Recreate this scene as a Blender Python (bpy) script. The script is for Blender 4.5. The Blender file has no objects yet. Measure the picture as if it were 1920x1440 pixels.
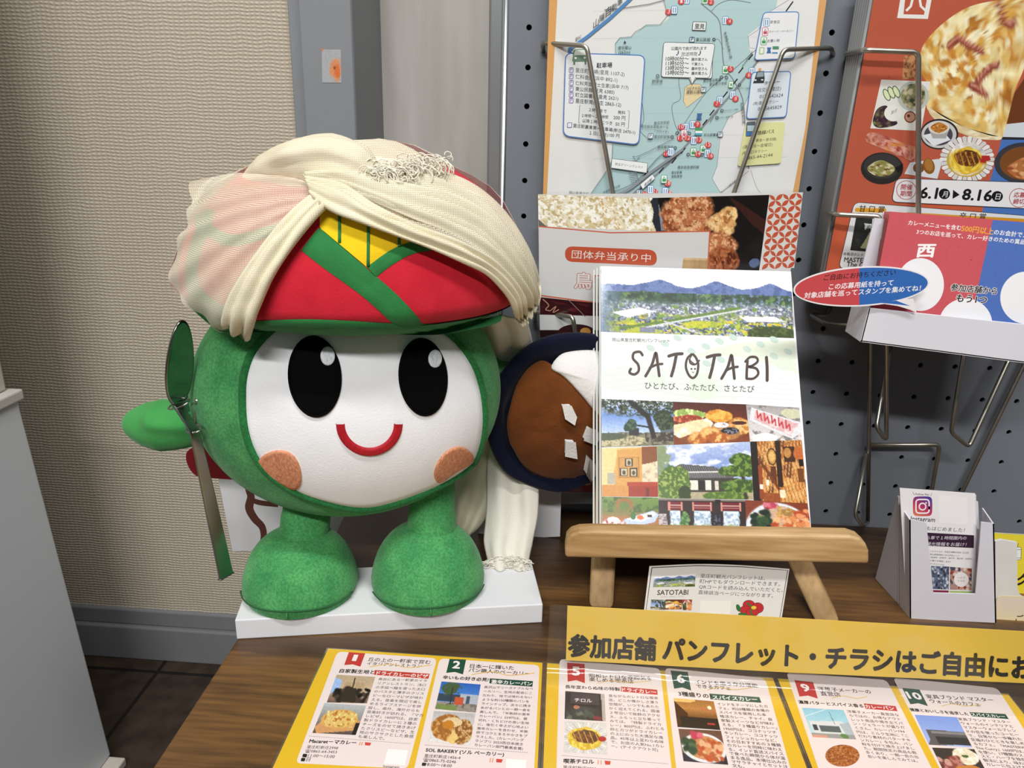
import bpy, bmesh, math, random
import numpy as np
from mathutils import Vector, Matrix

# ------------------------------------------------------------------ camera, world, lights, exposure
# metres; table top is z = 0, the pegboard's front face is y = 0, x runs to the right along the board
CAM = np.array([-0.20528, -0.66539, 0.35072])
FPX = 1402.47                                   # focal length in pixels of a 1920 px wide frame
YAW, PITCH, ROLL = -0.06183962, 0.32330316, 0.02543659
_f = np.array([math.sin(YAW)*math.cos(PITCH), math.cos(YAW)*math.cos(PITCH), -math.sin(PITCH)])
_r = np.array([math.cos(YAW), -math.sin(YAW), 0.0]); _u = np.cross(_r, _f)
RX = _r*math.cos(ROLL)+_u*math.sin(ROLL)
UX = -_r*math.sin(ROLL)+_u*math.cos(ROLL)
FX = _f
SC = bpy.context.scene
COL = SC.collection
cam = bpy.data.cameras.new('camera'); cam_o = bpy.data.objects.new('camera', cam); COL.objects.link(cam_o)
cam.sensor_fit = 'HORIZONTAL'; cam.sensor_width = 36.0; cam.lens = FPX/1920*36.0
cam.clip_start = 0.02; cam.clip_end = 50
m4 = Matrix.Identity(4)
for i in range(3):
    m4[i][0] = RX[i]; m4[i][1] = UX[i]; m4[i][2] = -FX[i]; m4[i][3] = CAM[i]
cam_o.matrix_world = m4
SC.camera = cam_o

wd = bpy.data.worlds.new('World'); SC.world = wd; wd.use_nodes = True
wd.node_tree.nodes['Background'].inputs[0].default_value = (0.92, 0.95, 1.0, 1)
wd.node_tree.nodes['Background'].inputs[1].default_value = 0.09
vs = SC.view_settings
vs.view_transform = 'Standard'; vs.look = 'None'; vs.exposure = 0.0; vs.gamma = 1.0; vs.use_curve_mapping = False

def area(name, loc, target, sx, sy, power, color=(1, 0.97, 0.93), spin=0):
    l = bpy.data.lights.new(name, 'AREA'); l.shape = 'RECTANGLE'; l.size = sx; l.size_y = sy
    l.energy = power; l.color = color
    o = bpy.data.objects.new(name, l); COL.objects.link(o); o.location = loc
    d = (Vector(target)-Vector(loc)).normalized()
    o.rotation_euler = d.to_track_quat('-Z', 'Y').to_euler()
    return o
# ceiling fluorescent tubes: the main one behind the viewer, one nearer the display to its right
area('ceiling_tube', (-0.35, -2.40, 1.95), (-0.2, -1.2, 0.3), 1.25, 0.12, 54, (1, 0.985, 0.965))
area('ceiling_tube', (0.02, -1.00, 1.95), (0.0, -0.7, 0.3), 1.25, 0.12, 28, (1, 0.985, 0.965))

# ------------------------------------------------------------------ geometry of the view (pixel -> point on a real plane)
def rays(P):
    P = np.atleast_2d(np.asarray(P, float))
    return FX[None] + ((P[:, 0]-960)/FPX)[:, None]*RX[None] - ((P[:, 1]-720)/FPX)[:, None]*UX[None]
def onplane(P, P0, n):
    d = rays(P); n = np.asarray(n, float)
    t = ((np.asarray(P0, float)-CAM)@n)/(d@n)
    return CAM[None]+t[:, None]*d
def atY(x, y, Y): return onplane([(x, y)], (0, Y, 0), (0, 1, 0))[0]
def atZ(x, y, Z): return onplane([(x, y)], (0, 0, Z), (0, 0, 1))[0]
def proj(X):
    X = np.atleast_2d(X)-CAM; z = X@FX
    return np.stack([960+FPX*(X@RX)/z, 720-FPX*(X@UX)/z], 1)

# ------------------------------------------------------------------ colours and materials
def s2l(c):
    c = np.asarray(c, float)
    return np.where(c <= 0.04045, c/12.92, ((c+0.055)/1.055)**2.4)
def hx(h):
    if not isinstance(h, str): return np.asarray(h, float)
    h = h.lstrip('#'); return np.array([int(h[i:i+2], 16)/255 for i in (0, 2, 4)])
def lin(h): return tuple(float(v) for v in s2l(hx(h)))+(1.0,)

def mat(name, c, rough=0.6, metal=0.0, var=0.0, vscale=40, bump=0.0, bscale=200, sheen=0.0, spec=0.5, coat=0.0, c2=None, stretch=None, trans=0.0):
    m = bpy.data.materials.new(name); m.use_nodes = True
    nt = m.node_tree; b = nt.nodes['Principled BSDF']
    b.inputs['Base Color'].default_value = lin(c); b.inputs['Roughness'].default_value = rough
    b.inputs['Metallic'].default_value = metal; b.inputs['Specular IOR Level'].default_value = spec
    if coat: b.inputs['Coat Weight'].default_value = coat; b.inputs['Coat Roughness'].default_value = 0.06
    if sheen: b.inputs['Sheen Weight'].default_value = sheen; b.inputs['Sheen Roughness'].default_value = 0.45; b.inputs['Sheen Tint'].default_value = tuple(0.5+0.5*v for v in lin(c)[:3])+(1,)
    tc = nt.nodes.new('ShaderNodeTexCoord'); mp = nt.nodes.new('ShaderNodeMapping')
    nt.links.new(tc.outputs['Object'], mp.inputs['Vector'])
    if stretch: mp.inputs['Scale'].default_value = stretch
    if var or c2:
        n = nt.nodes.new('ShaderNodeTexNoise'); n.inputs['Scale'].default_value = vscale; n.inputs['Detail'].default_value = 5
        nt.links.new(mp.outputs[0], n.inputs['Vector'])
        r = nt.nodes.new('ShaderNodeValToRGB'); r.color_ramp.elements[0].position = 0.3; r.color_ramp.elements[1].position = 0.7
        a = np.array(lin(c)[:3])
        if c2: r.color_ramp.elements[0].color = lin(c2); r.color_ramp.elements[1].color = lin(c)
        else:
            r.color_ramp.elements[0].color = tuple(a*(1-var))+(1,); r.color_ramp.elements[1].color = tuple(np.minimum(a*(1+var), 1))+(1,)
        nt.links.new(n.outputs['Fac'], r.inputs[0]); nt.links.new(r.outputs[0], b.inputs['Base Color'])
    if bump:
        n2 = nt.nodes.new('ShaderNodeTexNoise'); n2.inputs['Scale'].default_value = bscale; n2.inputs['Detail'].default_value = 3
        nt.links.new(mp.outputs[0], n2.inputs['Vector'])
        bp = nt.nodes.new('ShaderNodeBump'); bp.inputs['Strength'].default_value = bump; bp.inputs['Distance'].default_value = 0.001
        nt.links.new(n2.outputs['Fac'], bp.inputs['Height']); nt.links.new(bp.outputs[0], b.inputs['Normal'])
    return m

def printmat(name, rough, coat=0.0, spec=0.4):
    """printed paper: the ink colours are stored on the sheet's own mesh"""
    m = bpy.data.materials.new(name); m.use_nodes = True; nt = m.node_tree; b = nt.nodes['Principled BSDF']
    a = nt.nodes.new('ShaderNodeVertexColor'); a.layer_name = 'ink'
    tc = nt.nodes.new('ShaderNodeTexCoord'); n = nt.nodes.new('ShaderNodeTexNoise'); n.inputs['Scale'].default_value = 600
    nt.links.new(tc.outputs['Object'], n.inputs['Vector'])
    bp = nt.nodes.new('ShaderNodeBump'); bp.inputs['Strength'].default_value = 0.03; bp.inputs['Distance'].default_value = 0.0005
    nt.links.new(n.outputs['Fac'], bp.inputs['Height']); nt.links.new(bp.outputs[0], b.inputs['Normal'])
    nt.links.new(a.outputs['Color'], b.inputs['Base Color'])
    b.inputs['Roughness'].default_value = rough; b.inputs['Specular IOR Level'].default_value = spec
    b.inputs['Coat Weight'].default_value = coat; b.inputs['Coat Roughness'].default_value = 0.12
    return m

def clearmat(name, tint=(0.97, 0.98, 0.97), gloss=0.07, rough=0.12, ripple=0.0, veil=0.0):
    """thin clear plastic film: mostly transparent, a little glossy"""
    m = bpy.data.materials.new(name); m.use_nodes = True; nt = m.node_tree
    for n in list(nt.nodes):
        if n.type != 'OUTPUT_MATERIAL': nt.nodes.remove(n)
    out = [n for n in nt.nodes if n.type == 'OUTPUT_MATERIAL'][0]
    t = nt.nodes.new('ShaderNodeBsdfTransparent'); t.inputs[0].default_value = tint+(1,)
    g = nt.nodes.new('ShaderNodeBsdfGlossy'); g.inputs['Roughness'].default_value = rough
    mx = nt.nodes.new('ShaderNodeMixShader'); lw = nt.nodes.new('ShaderNodeLayerWeight'); lw.inputs[0].default_value = 0.25
    mm = nt.nodes.new('ShaderNodeMath'); mm.operation = 'MULTIPLY_ADD'; mm.inputs[1].default_value = 0.25; mm.inputs[2].default_value = gloss
    nt.links.new(lw.outputs['Fresnel'], mm.inputs[0]); nt.links.new(mm.outputs[0], mx.inputs[0])
    nt.links.new(t.outputs[0], mx.inputs[1]); nt.links.new(g.outputs[0], mx.inputs[2])
    last = mx
    if veil:
        d = nt.nodes.new('ShaderNodeBsdfDiffuse'); d.inputs[0].default_value = (0.8, 0.8, 0.8, 1)
        m2 = nt.nodes.new('ShaderNodeMixShader'); m2.inputs[0].default_value = veil
        nt.links.new(mx.outputs[0], m2.inputs[1]); nt.links.new(d.outputs[0], m2.inputs[2]); last = m2
    if ripple:
        tc = nt.nodes.new('ShaderNodeTexCoord'); n = nt.nodes.new('ShaderNodeTexNoise'); n.inputs['Scale'].default_value = 22
        bp = nt.nodes.new('ShaderNodeBump'); bp.inputs['Strength'].default_value = ripple; bp.inputs['Distance'].default_value = 0.01
        nt.links.new(tc.outputs['Object'], n.inputs['Vector']); nt.links.new(n.outputs['Fac'], bp.inputs['Height']); nt.links.new(bp.outputs[0], g.inputs['Normal'])
    nt.links.new(last.outputs[0], out.inputs['Surface'])
    return m

# ------------------------------------------------------------------ object helpers
def tag(o, label=None, cat=None, group=None, kind=None):
    if label: o['label'] = label
    if cat: o['category'] = cat
    if group: o['group'] = group
    if kind: o['kind'] = kind
    return o
def thing(name, loc, label, cat, group=None):
    o = bpy.data.objects.new(name, None); COL.objects.link(o); o.location = tuple(float(v) for v in loc)
    o.empty_display_size = 0.02
    return tag(o, label, cat, group)
def adopt(o, parent):
    o.parent = parent
    # part meshes hold room coordinates; only the Empty at a thing's base is moved
    o.matrix_parent_inverse = Matrix.Translation(-Vector(parent.location))
    return o
def obj(name, V, F, m, parent=None, smooth=False, midx=None, cols=None):
    me = bpy.data.meshes.new(name)
    me.from_pydata([tuple(map(float, v)) for v in V], [], [tuple(int(i) for i in f) for f in F])
    for mm in (m if isinstance(m, (list, tuple)) else [m]): me.materials.append(mm)
    if midx is not None: me.polygons.foreach_set('material_index', np.asarray(midx, np.int32))
    if smooth: me.polygons.foreach_set('use_smooth', np.ones(len(me.polygons), bool))
    if cols is not None:
        at = me.color_attributes.new('ink', 'FLOAT_COLOR', 'POINT')
        at.data.foreach_set('color', np.asarray(cols, np.float32).ravel())
    me.update()
    o = bpy.data.objects.new(name, me); COL.objects.link(o)
    if parent is not None: adopt(o, parent)
    return o
def mods(o, bevel=0, seg=2, sub=0, solid=0, offset=0.0):
    if solid:
        s = o.modifiers.new('s', 'SOLIDIFY'); s.thickness = solid; s.offset = offset
    if bevel:
        b = o.modifiers.new('b', 'BEVEL'); b.width = bevel; b.segments = seg; b.limit_method = 'ANGLE'
    if sub:
        s = o.modifiers.new('u', 'SUBSURF'); s.levels = sub; s.render_levels = sub
    return o
class MB:
    """collects shapes of one part into one mesh"""
    def __init__(s): s.V = []; s.F = []; s.M = []
    def add(s, V, F, m=0):
        k = len(s.V); s.V += [tuple(map(float, v)) for v in V]
        s.F += [tuple(int(i)+k for i in f) for f in F]; s.M += [m]*len(F); return s
    def build(s, name, m, parent=None, smooth=False): return obj(name, s.V, s.F, m, parent, smooth, s.M)
def box(x0, x1, y0, y1, z0, z1):
    V = [(x, y, z) for z in (z0, z1) for y in (y0, y1) for x in (x0, x1)]
    return V, [(0, 2, 3, 1), (4, 5, 7, 6), (0, 1, 5, 4), (2, 6, 7, 3), (0, 4, 6, 2), (1, 3, 7, 5)]
def prism(P, D):
    """polygon of 3D points extruded by vector D"""
    P = [np.asarray(p, float) for p in P]; n = len(P); D = np.asarray(D, float)
    V = P+[p+D for p in P]
    return V, [tuple(range(n))[::-1], tuple(range(n, 2*n))]+[(i, (i+1) % n, n+(i+1) % n, n+i) for i in range(n)]
def grid(A, closeu=False):
    """A[i][j] of points -> verts, quads"""
    A = np.asarray(A, float); a, b = A.shape[:2]; V = A.reshape(-1, 3); F = []
    for i in range(a-1):
        for j in range(b if closeu else b-1):
            F.append((i*b+j, i*b+(j+1) % b, (i+1)*b+(j+1) % b, (i+1)*b+j))
    return V, F
def smooth_path(P, n=8, closed=False):
    P = np.asarray(P, float); N = len(P); out = []
    for i in range(N if closed else N-1):
        if closed: a, b, c, d = P[i-1], P[i], P[(i+1) % N], P[(i+2) % N]
        else: a, b, c, d = P[max(i-1, 0)], P[i], P[i+1], P[min(i+2, N-1)]
        for k in range(n):
            t = k/n
            out.append(0.5*((2*b)+(c-a)*t+(2*a-5*b+4*c-d)*t*t+(-a+3*b-3*c+d)*t**3))
    if not closed: out.append(P[-1])
    return np.array(out)
def round_path(P, rad=0.006, n=5):
    """polyline with filleted corners (bent wire)"""
    P = [np.asarray(p, float) for p in P]; out = [P[0]]
    for i in range(1, len(P)-1):
        a, b, c = P[i-1], P[i], P[i+1]
        u = (a-b); w = (c-b); lu = np.linalg.norm(u); lw = np.linalg.norm(w); r = min(rad, lu*.45, lw*.45)
        p = b+u/lu*r; q = b+w/lw*r
        for k in range(n+1):
            t = k/n; out.append((1-t)**2*p+2*t*(1-t)*b+t*t*q)
    out.append(P[-1]); return np.array(out)
def tube(P, r, seg=8, cap=True, flat=1.0, up=None):
    P = np.asarray(P, float); n = len(P); R = np.broadcast_to(np.asarray(r, float), (n,))
    T = np.gradient(P, axis=0); T /= np.linalg.norm(T, axis=1)[:, None]+1e-12
    a = np.cross(T[0], up if up is not None else ((0, 0, 1) if abs(T[0][2]) < .9 else (1, 0, 0))); a /= np.linalg.norm(a)
    V = []
    for i in range(n):
        a = a-T[i]*(a@T[i]); a /= np.linalg.norm(a); b = np.cross(T[i], a)
        for k in range(seg):
            th = 2*math.pi*k/seg
            V.append(P[i]+R[i]*(math.cos(th)*a+flat*math.sin(th)*b))
    F = [(i*seg+k, i*seg+(k+1) % seg, (i+1)*seg+(k+1) % seg, (i+1)*seg+k) for i in range(n-1) for k in range(seg)]
    if cap: F += [tuple(range(seg))[::-1], tuple(range((n-1)*seg, n*seg))]
    return V, F
def lathe(prof, seg, c, ax, ex, ey):
    """profile (radius, height) revolved about axis ax through c"""
    V = []; c = np.asarray(c, float); ax, ex, ey = map(np.asarray, (ax, ex, ey))
    for r, h in prof:
        for k in range(seg):
            t = 2*math.pi*k/seg; V.append(c+ax*h+r*(math.cos(t)*ex+math.sin(t)*ey))
    n = len(prof)
    F = [(i*seg+k, i*seg+(k+1) % seg, (i+1)*seg+(k+1) % seg, (i+1)*seg+k) for i in range(n-1) for k in range(seg)]
    F += [tuple(range(seg))[::-1], tuple(range((n-1)*seg, n*seg))]
    return V, F
def clone(o, delta, parent=None):
    c = o.copy(); COL.objects.link(c)
    if parent is None: c.location = Vector(o.location)+Vector(tuple(map(float, delta)))
    else: c.parent = parent
    for ch in o.children: clone(ch, (0, 0, 0), c)
    return c

# ------------------------------------------------------------------ noise
def _hash(i, j, seed):
    h = (i*374761393+j*668265263+seed*974711) & 0xffffffff
    h = ((h ^ (h >> 13))*1274126177) & 0xffffffff
    return ((h ^ (h >> 16)) & 0xffff)/65535.0
def vnoise(x, y, seed=0):
    x = np.asarray(x, float); y = np.asarray(y, float)
    i = np.floor(x).astype(np.int64); j = np.floor(y).astype(np.int64); u = x-i; v = y-j
    u = u*u*(3-2*u); v = v*v*(3-2*v)
    return (_hash(i, j, seed)*(1-u)+_hash(i+1, j, seed)*u)*(1-v)+(_hash(i, j+1, seed)*(1-u)+_hash(i+1, j+1, seed)*u)*v
def fbm(x, y, seed=0, o=4):
    s = 0; a = 0.5; t = 0
    for k in range(o): s = s+a*vnoise(x*2**k, y*2**k, seed+k*7); t += a; a *= .55
    return s/t

# ------------------------------------------------------------------ printed pictures (drawn here, stored as ink colours on the sheet's mesh)
class Cv:
    def __init__(s, nx, ny, c='#808080', asp=1.0):
        nx, ny = int(nx*1.55), int(ny*1.55); s.nx, s.ny = nx, ny
        u, v = np.meshgrid((np.arange(nx)+.5)/nx, (np.arange(ny)+.5)/ny); s.u, s.v = u, v; s.a = asp
        s.I = np.zeros((ny, nx, 3))+hx(c)
        s.k = 0
    def blend(s, m, c):
        m = np.clip(m, 0, 1)[..., None]; s.I = s.I*(1-m)+(c if isinstance(c, np.ndarray) and c.ndim == 3 else hx(c))*m; return s
    def grad(s, *cs):
        cs = [hx(c) for c in cs]; t = s.v*(len(cs)-1); i = np.clip(t.astype(int), 0, len(cs)-2); f = (t-i)[..., None]
        A = np.array(cs); s.I = A[i]*(1-f)+A[i+1]*f; return s
    def ell(s, cx, cy, rx, ry, c, rot=0, n=0.0, nf=6, soft=.06, c2=None, tf=14, tt=.5):
        s.k += 1; t = math.radians(rot); x = (s.u-cx)*s.a; y = s.v-cy; rx = rx*s.a
        X = (x*math.cos(t)+y*math.sin(t))/rx; Y = (-x*math.sin(t)+y*math.cos(t))/ry
        d = np.sqrt(X*X+Y*Y)+(n*(fbm(s.u*nf*s.a, s.v*nf, s.k+3)-.5)*2 if n else 0)
        m = np.clip((1-d)/soft+.5, 0, 1)
        s.blend(m, c)
        if c2: s.tex(c2, tf, tt, mask=m)
        return s
    def poly(s, P, c, n=0.0, nf=8, c2=None, tf=14, tt=.5):
        s.k += 1; x = s.u+(n*(fbm(s.u*nf, s.v*nf, s.k)-.5)*2 if n else 0); y = s.v+(n*(fbm(s.u*nf, s.v*nf, s.k+50)-.5)*2 if n else 0)
        ins = np.zeros(x.shape, bool)
        for (x1, y1), (x2, y2) in zip(P, list(P[1:])+[P[0]]):
            if y1 == y2: continue
            ins ^= ((y1 > y) != (y2 > y)) & (x < (x2-x1)*(y-y1)/(y2-y1)+x1)
        m = ins.astype(float); s.blend(m, c)
        if c2: s.tex(c2, tf, tt, mask=m)
        return s
    def rect(s, x0, y0, x1, y1, c, **k): return s.poly([(x0, y0), (x1, y0), (x1, y1), (x0, y1)], c, **k)
    def tex(s, c, f=12, thr=.5, soft=.12, mask=None, amt=1.0, fy=None):
        """noise blotches of a second colour"""
        s.k += 1; m = np.clip((fbm(s.u*f*s.a, s.v*(fy or f), s.k*13+5, 4)-thr)/soft, 0, 1)*amt
        return s.blend(m if mask is None else m*mask, c)
    def box(s, x0, y0, x1, y1): return ((s.u > x0) & (s.u < x1) & (s.v > y0) & (s.v < y1)).astype(float)
    def line(s, P, w, c):
        for (x1, y1), (x2, y2) in zip(P, P[1:]):
            dx, dy = (x2-x1)*s.a, y2-y1; L = dx*dx+dy*dy+1e-9
            t = np.clip(((s.u-x1)*s.a*dx+(s.v-y1)*dy)/L, 0, 1)
            d = np.hypot((s.u-x1)*s.a-t*dx, s.v-y1-t*dy); s.blend(np.clip((w-d)/(w*.5)+.5, 0, 1), c)
        return s
    def grain(s, a=.1, f=40):
        s.k += 1; s.I = np.clip(s.I*(1+a*(fbm(s.u*f*s.a, s.v*f, s.k+77, 3)-.5)*2)[..., None], 0, 1); return s

def food(c, seed, pal, n=26, x0=0., y0=0., x1=1., y1=1., r=.09):
    """a heap of crisp or cheesy morsels"""
    rg = random.Random(seed)
    for i in range(n):
        c.ell(rg.uniform(x0, x1), rg.uniform(y0, y1), r*rg.uniform(.5, 1.2)/c.a, r*rg.uniform(.4, 1.0), rg.choice(pal), rot=rg.uniform(0, 180), n=.35, soft=.5)
    return c
def pic_town(nx=150, ny=52):
    c = Cv(nx, ny, asp=2.8).grad('#f4f6fb', '#dbe4f3', '#9fb2d8')
    y = .16-.10*np.exp(-((c.u-.30)/.07)**2)-.11*np.exp(-((c.u-.60)/.06)**2)-.07*np.exp(-((c.u-.88)/.07)**2)+.10*(fbm(c.u*9, c.u*0, 4)-.3)+.02
    c.blend((c.v > y).astype(float)*np.clip((c.u+.02)*9, 0, 1), '#6a7fb2'); c.tex('#50679c', 16, .5, mask=(c.v > y)*1.0*np.clip(c.u*8, 0, 1))
    y2 = .30+.07*(fbm(c.u*8, c.u*0, 9)-.5)
    m = (c.v > y2)*np.clip(c.u*7, 0, 1); c.blend(m, '#3f5f46'); c.tex('#25402f', 14, .5, mask=m); c.tex('#7c8fae', 20, .56, mask=m*(c.u > .5)); c.tex('#6f9150', 12, .6, mask=m)
    m = np.clip((c.v-.42-.08*(fbm(c.u*6, c.v*3, 2)-.5))*9, 0, 1)*np.clip(c.u*7, .0, 1); c.blend(m*.9, '#9aa2b4')
    c.tex('#e6e8f2', 34, .55, .06, mask=m); c.tex('#5d667e', 40, .57, .05, mask=m); c.tex('#7a9a4a', 13, .58, .06, mask=m*(c.v > .5))
    m2 = np.clip((c.v-.62)*7, 0, 1)*m; c.tex('#b7c24a', 9, .52, .05, mask=m2, fy=22); c.tex('#dcc93c', 8, .6, .05, mask=m2, fy=26); c.tex('#4d5a78', 30, .57, .05, mask=m2)
    c.poly([(.06, .66), (.20, .56), (.28, .62), (.14, .74)], '#e8eaf4'); c.poly([(.72, .66), (.9, .64), (.97, .72), (.76, .74)], '#eef0f2')
    c.line([(.1, .92), (.34, .78), (.72, .52)], .022, '#6c8a3a'); c.line([(.12, .98), (.36, .80), (.76, .53)], .013, '#d6d8dc'); c.line([(.33, .78), (.52, .97)], .012, '#c9ccd6')
    c.poly([(.42, .80), (.5, .74), (.66, .76), (.58, .86), (.46, .88)], '#c9c83c', n=.02, c2='#a3b840'); c.poly([(.12, .97), (.2, .88), (.28, .9), (.28, 1), (.12, 1)], '#bcc24a', n=.02); c.rect(.2, .89, .28, .98, '#8b90a0')
    c.ell(.88, .93, .13, .14, '#3e5024', n=.2, soft=.1, c2='#5f7030', tf=30)
    c.blend(np.clip((.09-c.u)/.07, 0, 1)*.0, '#ffffff'); return c.grain(.12, 50)
def pic_tree(nx=70, ny=46):
    c = Cv(nx, ny, asp=1.5).grad('#e8edf6', '#7f9ed8', '#b9cdea', '#f0efe8')
    c.rect(0, .70, 1, 1.1, '#8f8b74', n=.03, c2='#5b5a4a', tf=18); c.ell(.2, .88, .45, .12, '#c9c1a0', n=.2, c2='#8d8568', tf=30)
    c.ell(.05, .78, .3, .08, '#5c6650'); c.rect(.60, .70, 1, .92, '#4b463c', c2='#8b8676', tf=20); c.rect(.38, .60, .52, .76, '#3a3a3e'); c.poly([(.8, .62), (.88, .52), (1, .52), (1, .70), (.82, .7)], '#6f7680'); c.ell(.4, .55, .1, .12, '#35503a', n=.5, c2='#58755a', tf=20)
    c.line([(.46, .08), (.64, .35), (.72, .80)], .05, '#2c2a24'); c.line([(.5, .55), (.62, .58), (.70, .62)], .018, '#2c2a24')
    m = np.clip((.42-c.v-.22*np.abs(c.u-.55)+.15*(fbm(c.u*9, c.v*7, 3)-.5))*9, 0, 1); c.tex('#5d6a52', 26, .43, .08, mask=m); c.tex('#2f3a2c', 30, .5, .06, mask=m); c.ell(.88, .42, .16, .22, '#35422f', n=.5, c2='#56684a', tf=26)
    return c.line([(.4, .05), (.64, .36)], .045, '#2c2a24').grain(.1)
def pic_bread(nx=70, ny=40):
    c = Cv(nx, ny, asp=1.7).grad('#5a2a1c', '#7b3b22', '#8b4c2a')
    c.poly([(0, .8), (.2, 1), (.75, 1), (1, .75), (1, .68), (.2, .62)], '#8e5530')
    c.ell(.62, .33, .18, .16, '#d99433', n=.15, c2='#f0c060', tf=9); c.ell(.22, .28, .2, .13, '#9cb562', n=.5, c2='#e3ecb0', tf=16); c.ell(.2, .40, .22, .09, '#a0442c', n=.3, c2='#d98a60', tf=20)
    c.poly([(.0, .55), (.45, .38), (.52, .5), (.5, .66), (.08, .84), (0, .76)], '#f0dcb4', n=.02, c2='#fbf3e2', tf=8)
    c.ell(.88, .58, .16, .22, '#c98a44', n=.1, c2='#eec488', tf=9); c.ell(.88, .5, .1, .05, '#5c2f18'); c.ell(.64, .58, .12, .1, '#c49a72'); c.ell(.64, .55, .10, .07, '#efecea', c2='#aaa6a6', tf=24)
    c.ell(.75, .76, .13, .16, '#b98550'); c.ell(.75, .70, .12, .09, '#26242c', c2='#8a8a98', tf=26)
    for x, y in ((.32, .87), (.48, .75), (.6, .88)): c.ell(x, y, .13, .15, '#b8692c', n=.1, soft=.3, c2='#efc27c', tf=8)
    return c.grain(.12, 24)
def pic_ice(nx=52, ny=40):
    c = Cv(nx, ny, asp=1.4).grad('#a9a7a6', '#cfcccb', '#e3dcda'); c.tex('#8a8580', 8, .55); c.ell(.85, .2, .2, .15, '#cfd0b4', n=.2)
    c.poly([(.1, .08), (1, .45), (1, .75), (.82, .95), (.04, .42)], '#dfe0e4'); c.poly([(.16, .14), (.95, .5), (.8, .86), (.12, .40)], '#dcb6b6', n=.03, c2='#f0dcdc', tf=9)
    for i in range(5): c.line([(.2+.13*i, .16+.06*i), (.2+.13*i, .36+.07*i), (.26+.13*i, .24+.07*i), (.27+.13*i, .42+.07*i)], .018, '#c2434e')
    return c.ell(.3, .92, .25, .14, '#efecec', n=.2).grain(.08)
def pic_hall(nx=56, ny=48):
    c = Cv(nx, ny, asp=1.1).grad('#e8c98c', '#dcae68', '#d9a458'); c.poly([(0, 0), (.3, 0), (.22, .5), (.22, 1), (0, 1)], '#eed49c')
    c.poly([(.28, .05), (.72, .03), (.72, .78), (.25, .78)], '#d8a862'); c.poly([(.72, .0), (1, 0), (1, .3), (.72, .4)], '#8f5a30'); c.poly([(.72, .36), (1, .3), (1, .72), (.72, .72)], '#e6d8bc', c2='#c8b69a', tf=12)
    c.rect(.30, .20, .67, .62, '#b98a4c'); c.rect(.32, .22, .65, .60, '#d2a465')
    for x, y in ((.49, .31), (.40, .50), (.57, .51)): c.rect(x-.07, y-.085, x+.07, y+.085, '#3a2a1c'); c.rect(x-.05, y-.065, x+.05, y+.065, '#cfc2a8'); c.ell(x, y+.01, .03, .045, '#5d5348')
    c.rect(.1, .52, .24, .75, '#b8b4a4'); c.poly([(0, .75), (1, .8), (1, 1), (0, 1)], '#d29a54'); c.rect(.45, .70, 1, .78, '#b5482a'); c.rect(.48, .78, 1, 1, '#a53a22'); c.rect(.78, .82, .84, 1, '#7d2a1a'); return c.grain(.06)
def pic_house(nx=84, ny=52):
    c = Cv(nx, ny, asp=1.7).grad('#b9c6e4', '#7f97d2', '#cdd9ee'); c.tex('#f4f6fb', 4, .42, .2, fy=9)
    c.rect(.28, .62, .85, .92, '#4a443e'); c.rect(.34, .66, .42, .84, '#e6e2d6'); c.rect(.5, .66, .56, .84, '#e9e5da'); c.rect(.43, .68, .5, .84, '#2b2724'); c.rect(.6, .68, .64, .84, '#d8d4c8'); c.rect(.72, .7, .82, .86, '#d9d5c9')
    c.poly([(.14, .46), (.24, .36), (.6, .42), (.7, .52), (.82, .58), (.8, .62), (.26, .62)], '#6d6a6c'); c.poly([(.2, .42), (.24, .36), (.6, .42), (.66, .50), (.26, .50)], '#565458')
    for i in range(18): c.line([(.24+.024*i, .38+.003*i), (.27+.026*i, .61)], .006, '#8d8b8e')
    c.rect(.24, .50, .72, .525, '#d9d6d2'); c.rect(0, .88, 1, 1.1, '#b8ad90'); c.ell(.7, .95, .24, .09, '#5d7a34', n=.2, c2='#88a04a', tf=20)
    c.ell(.15, .75, .2, .36, '#5d7a3a', n=.35, c2='#a8b868', tf=26); c.ell(.28, .9, .06, .14, '#3c4f2a', n=.4); c.ell(.03, .25, .08, .25, '#8fa07a', n=.8, nf=14, soft=.3)
    c.line([(.92, 1), (.9, .6), (.95, .4)], .03, '#4b3f30')
    for x, y, rx, ry in ((.88, .3, .13, .11), (.82, .5, .18, .10), (.88, .76, .22, .11), (.97, .45, .1, .16)): c.ell(x, y, rx, ry, '#45602c', n=.3, c2='#7d9a46', tf=20)
    return c.grain(.1)
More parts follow.
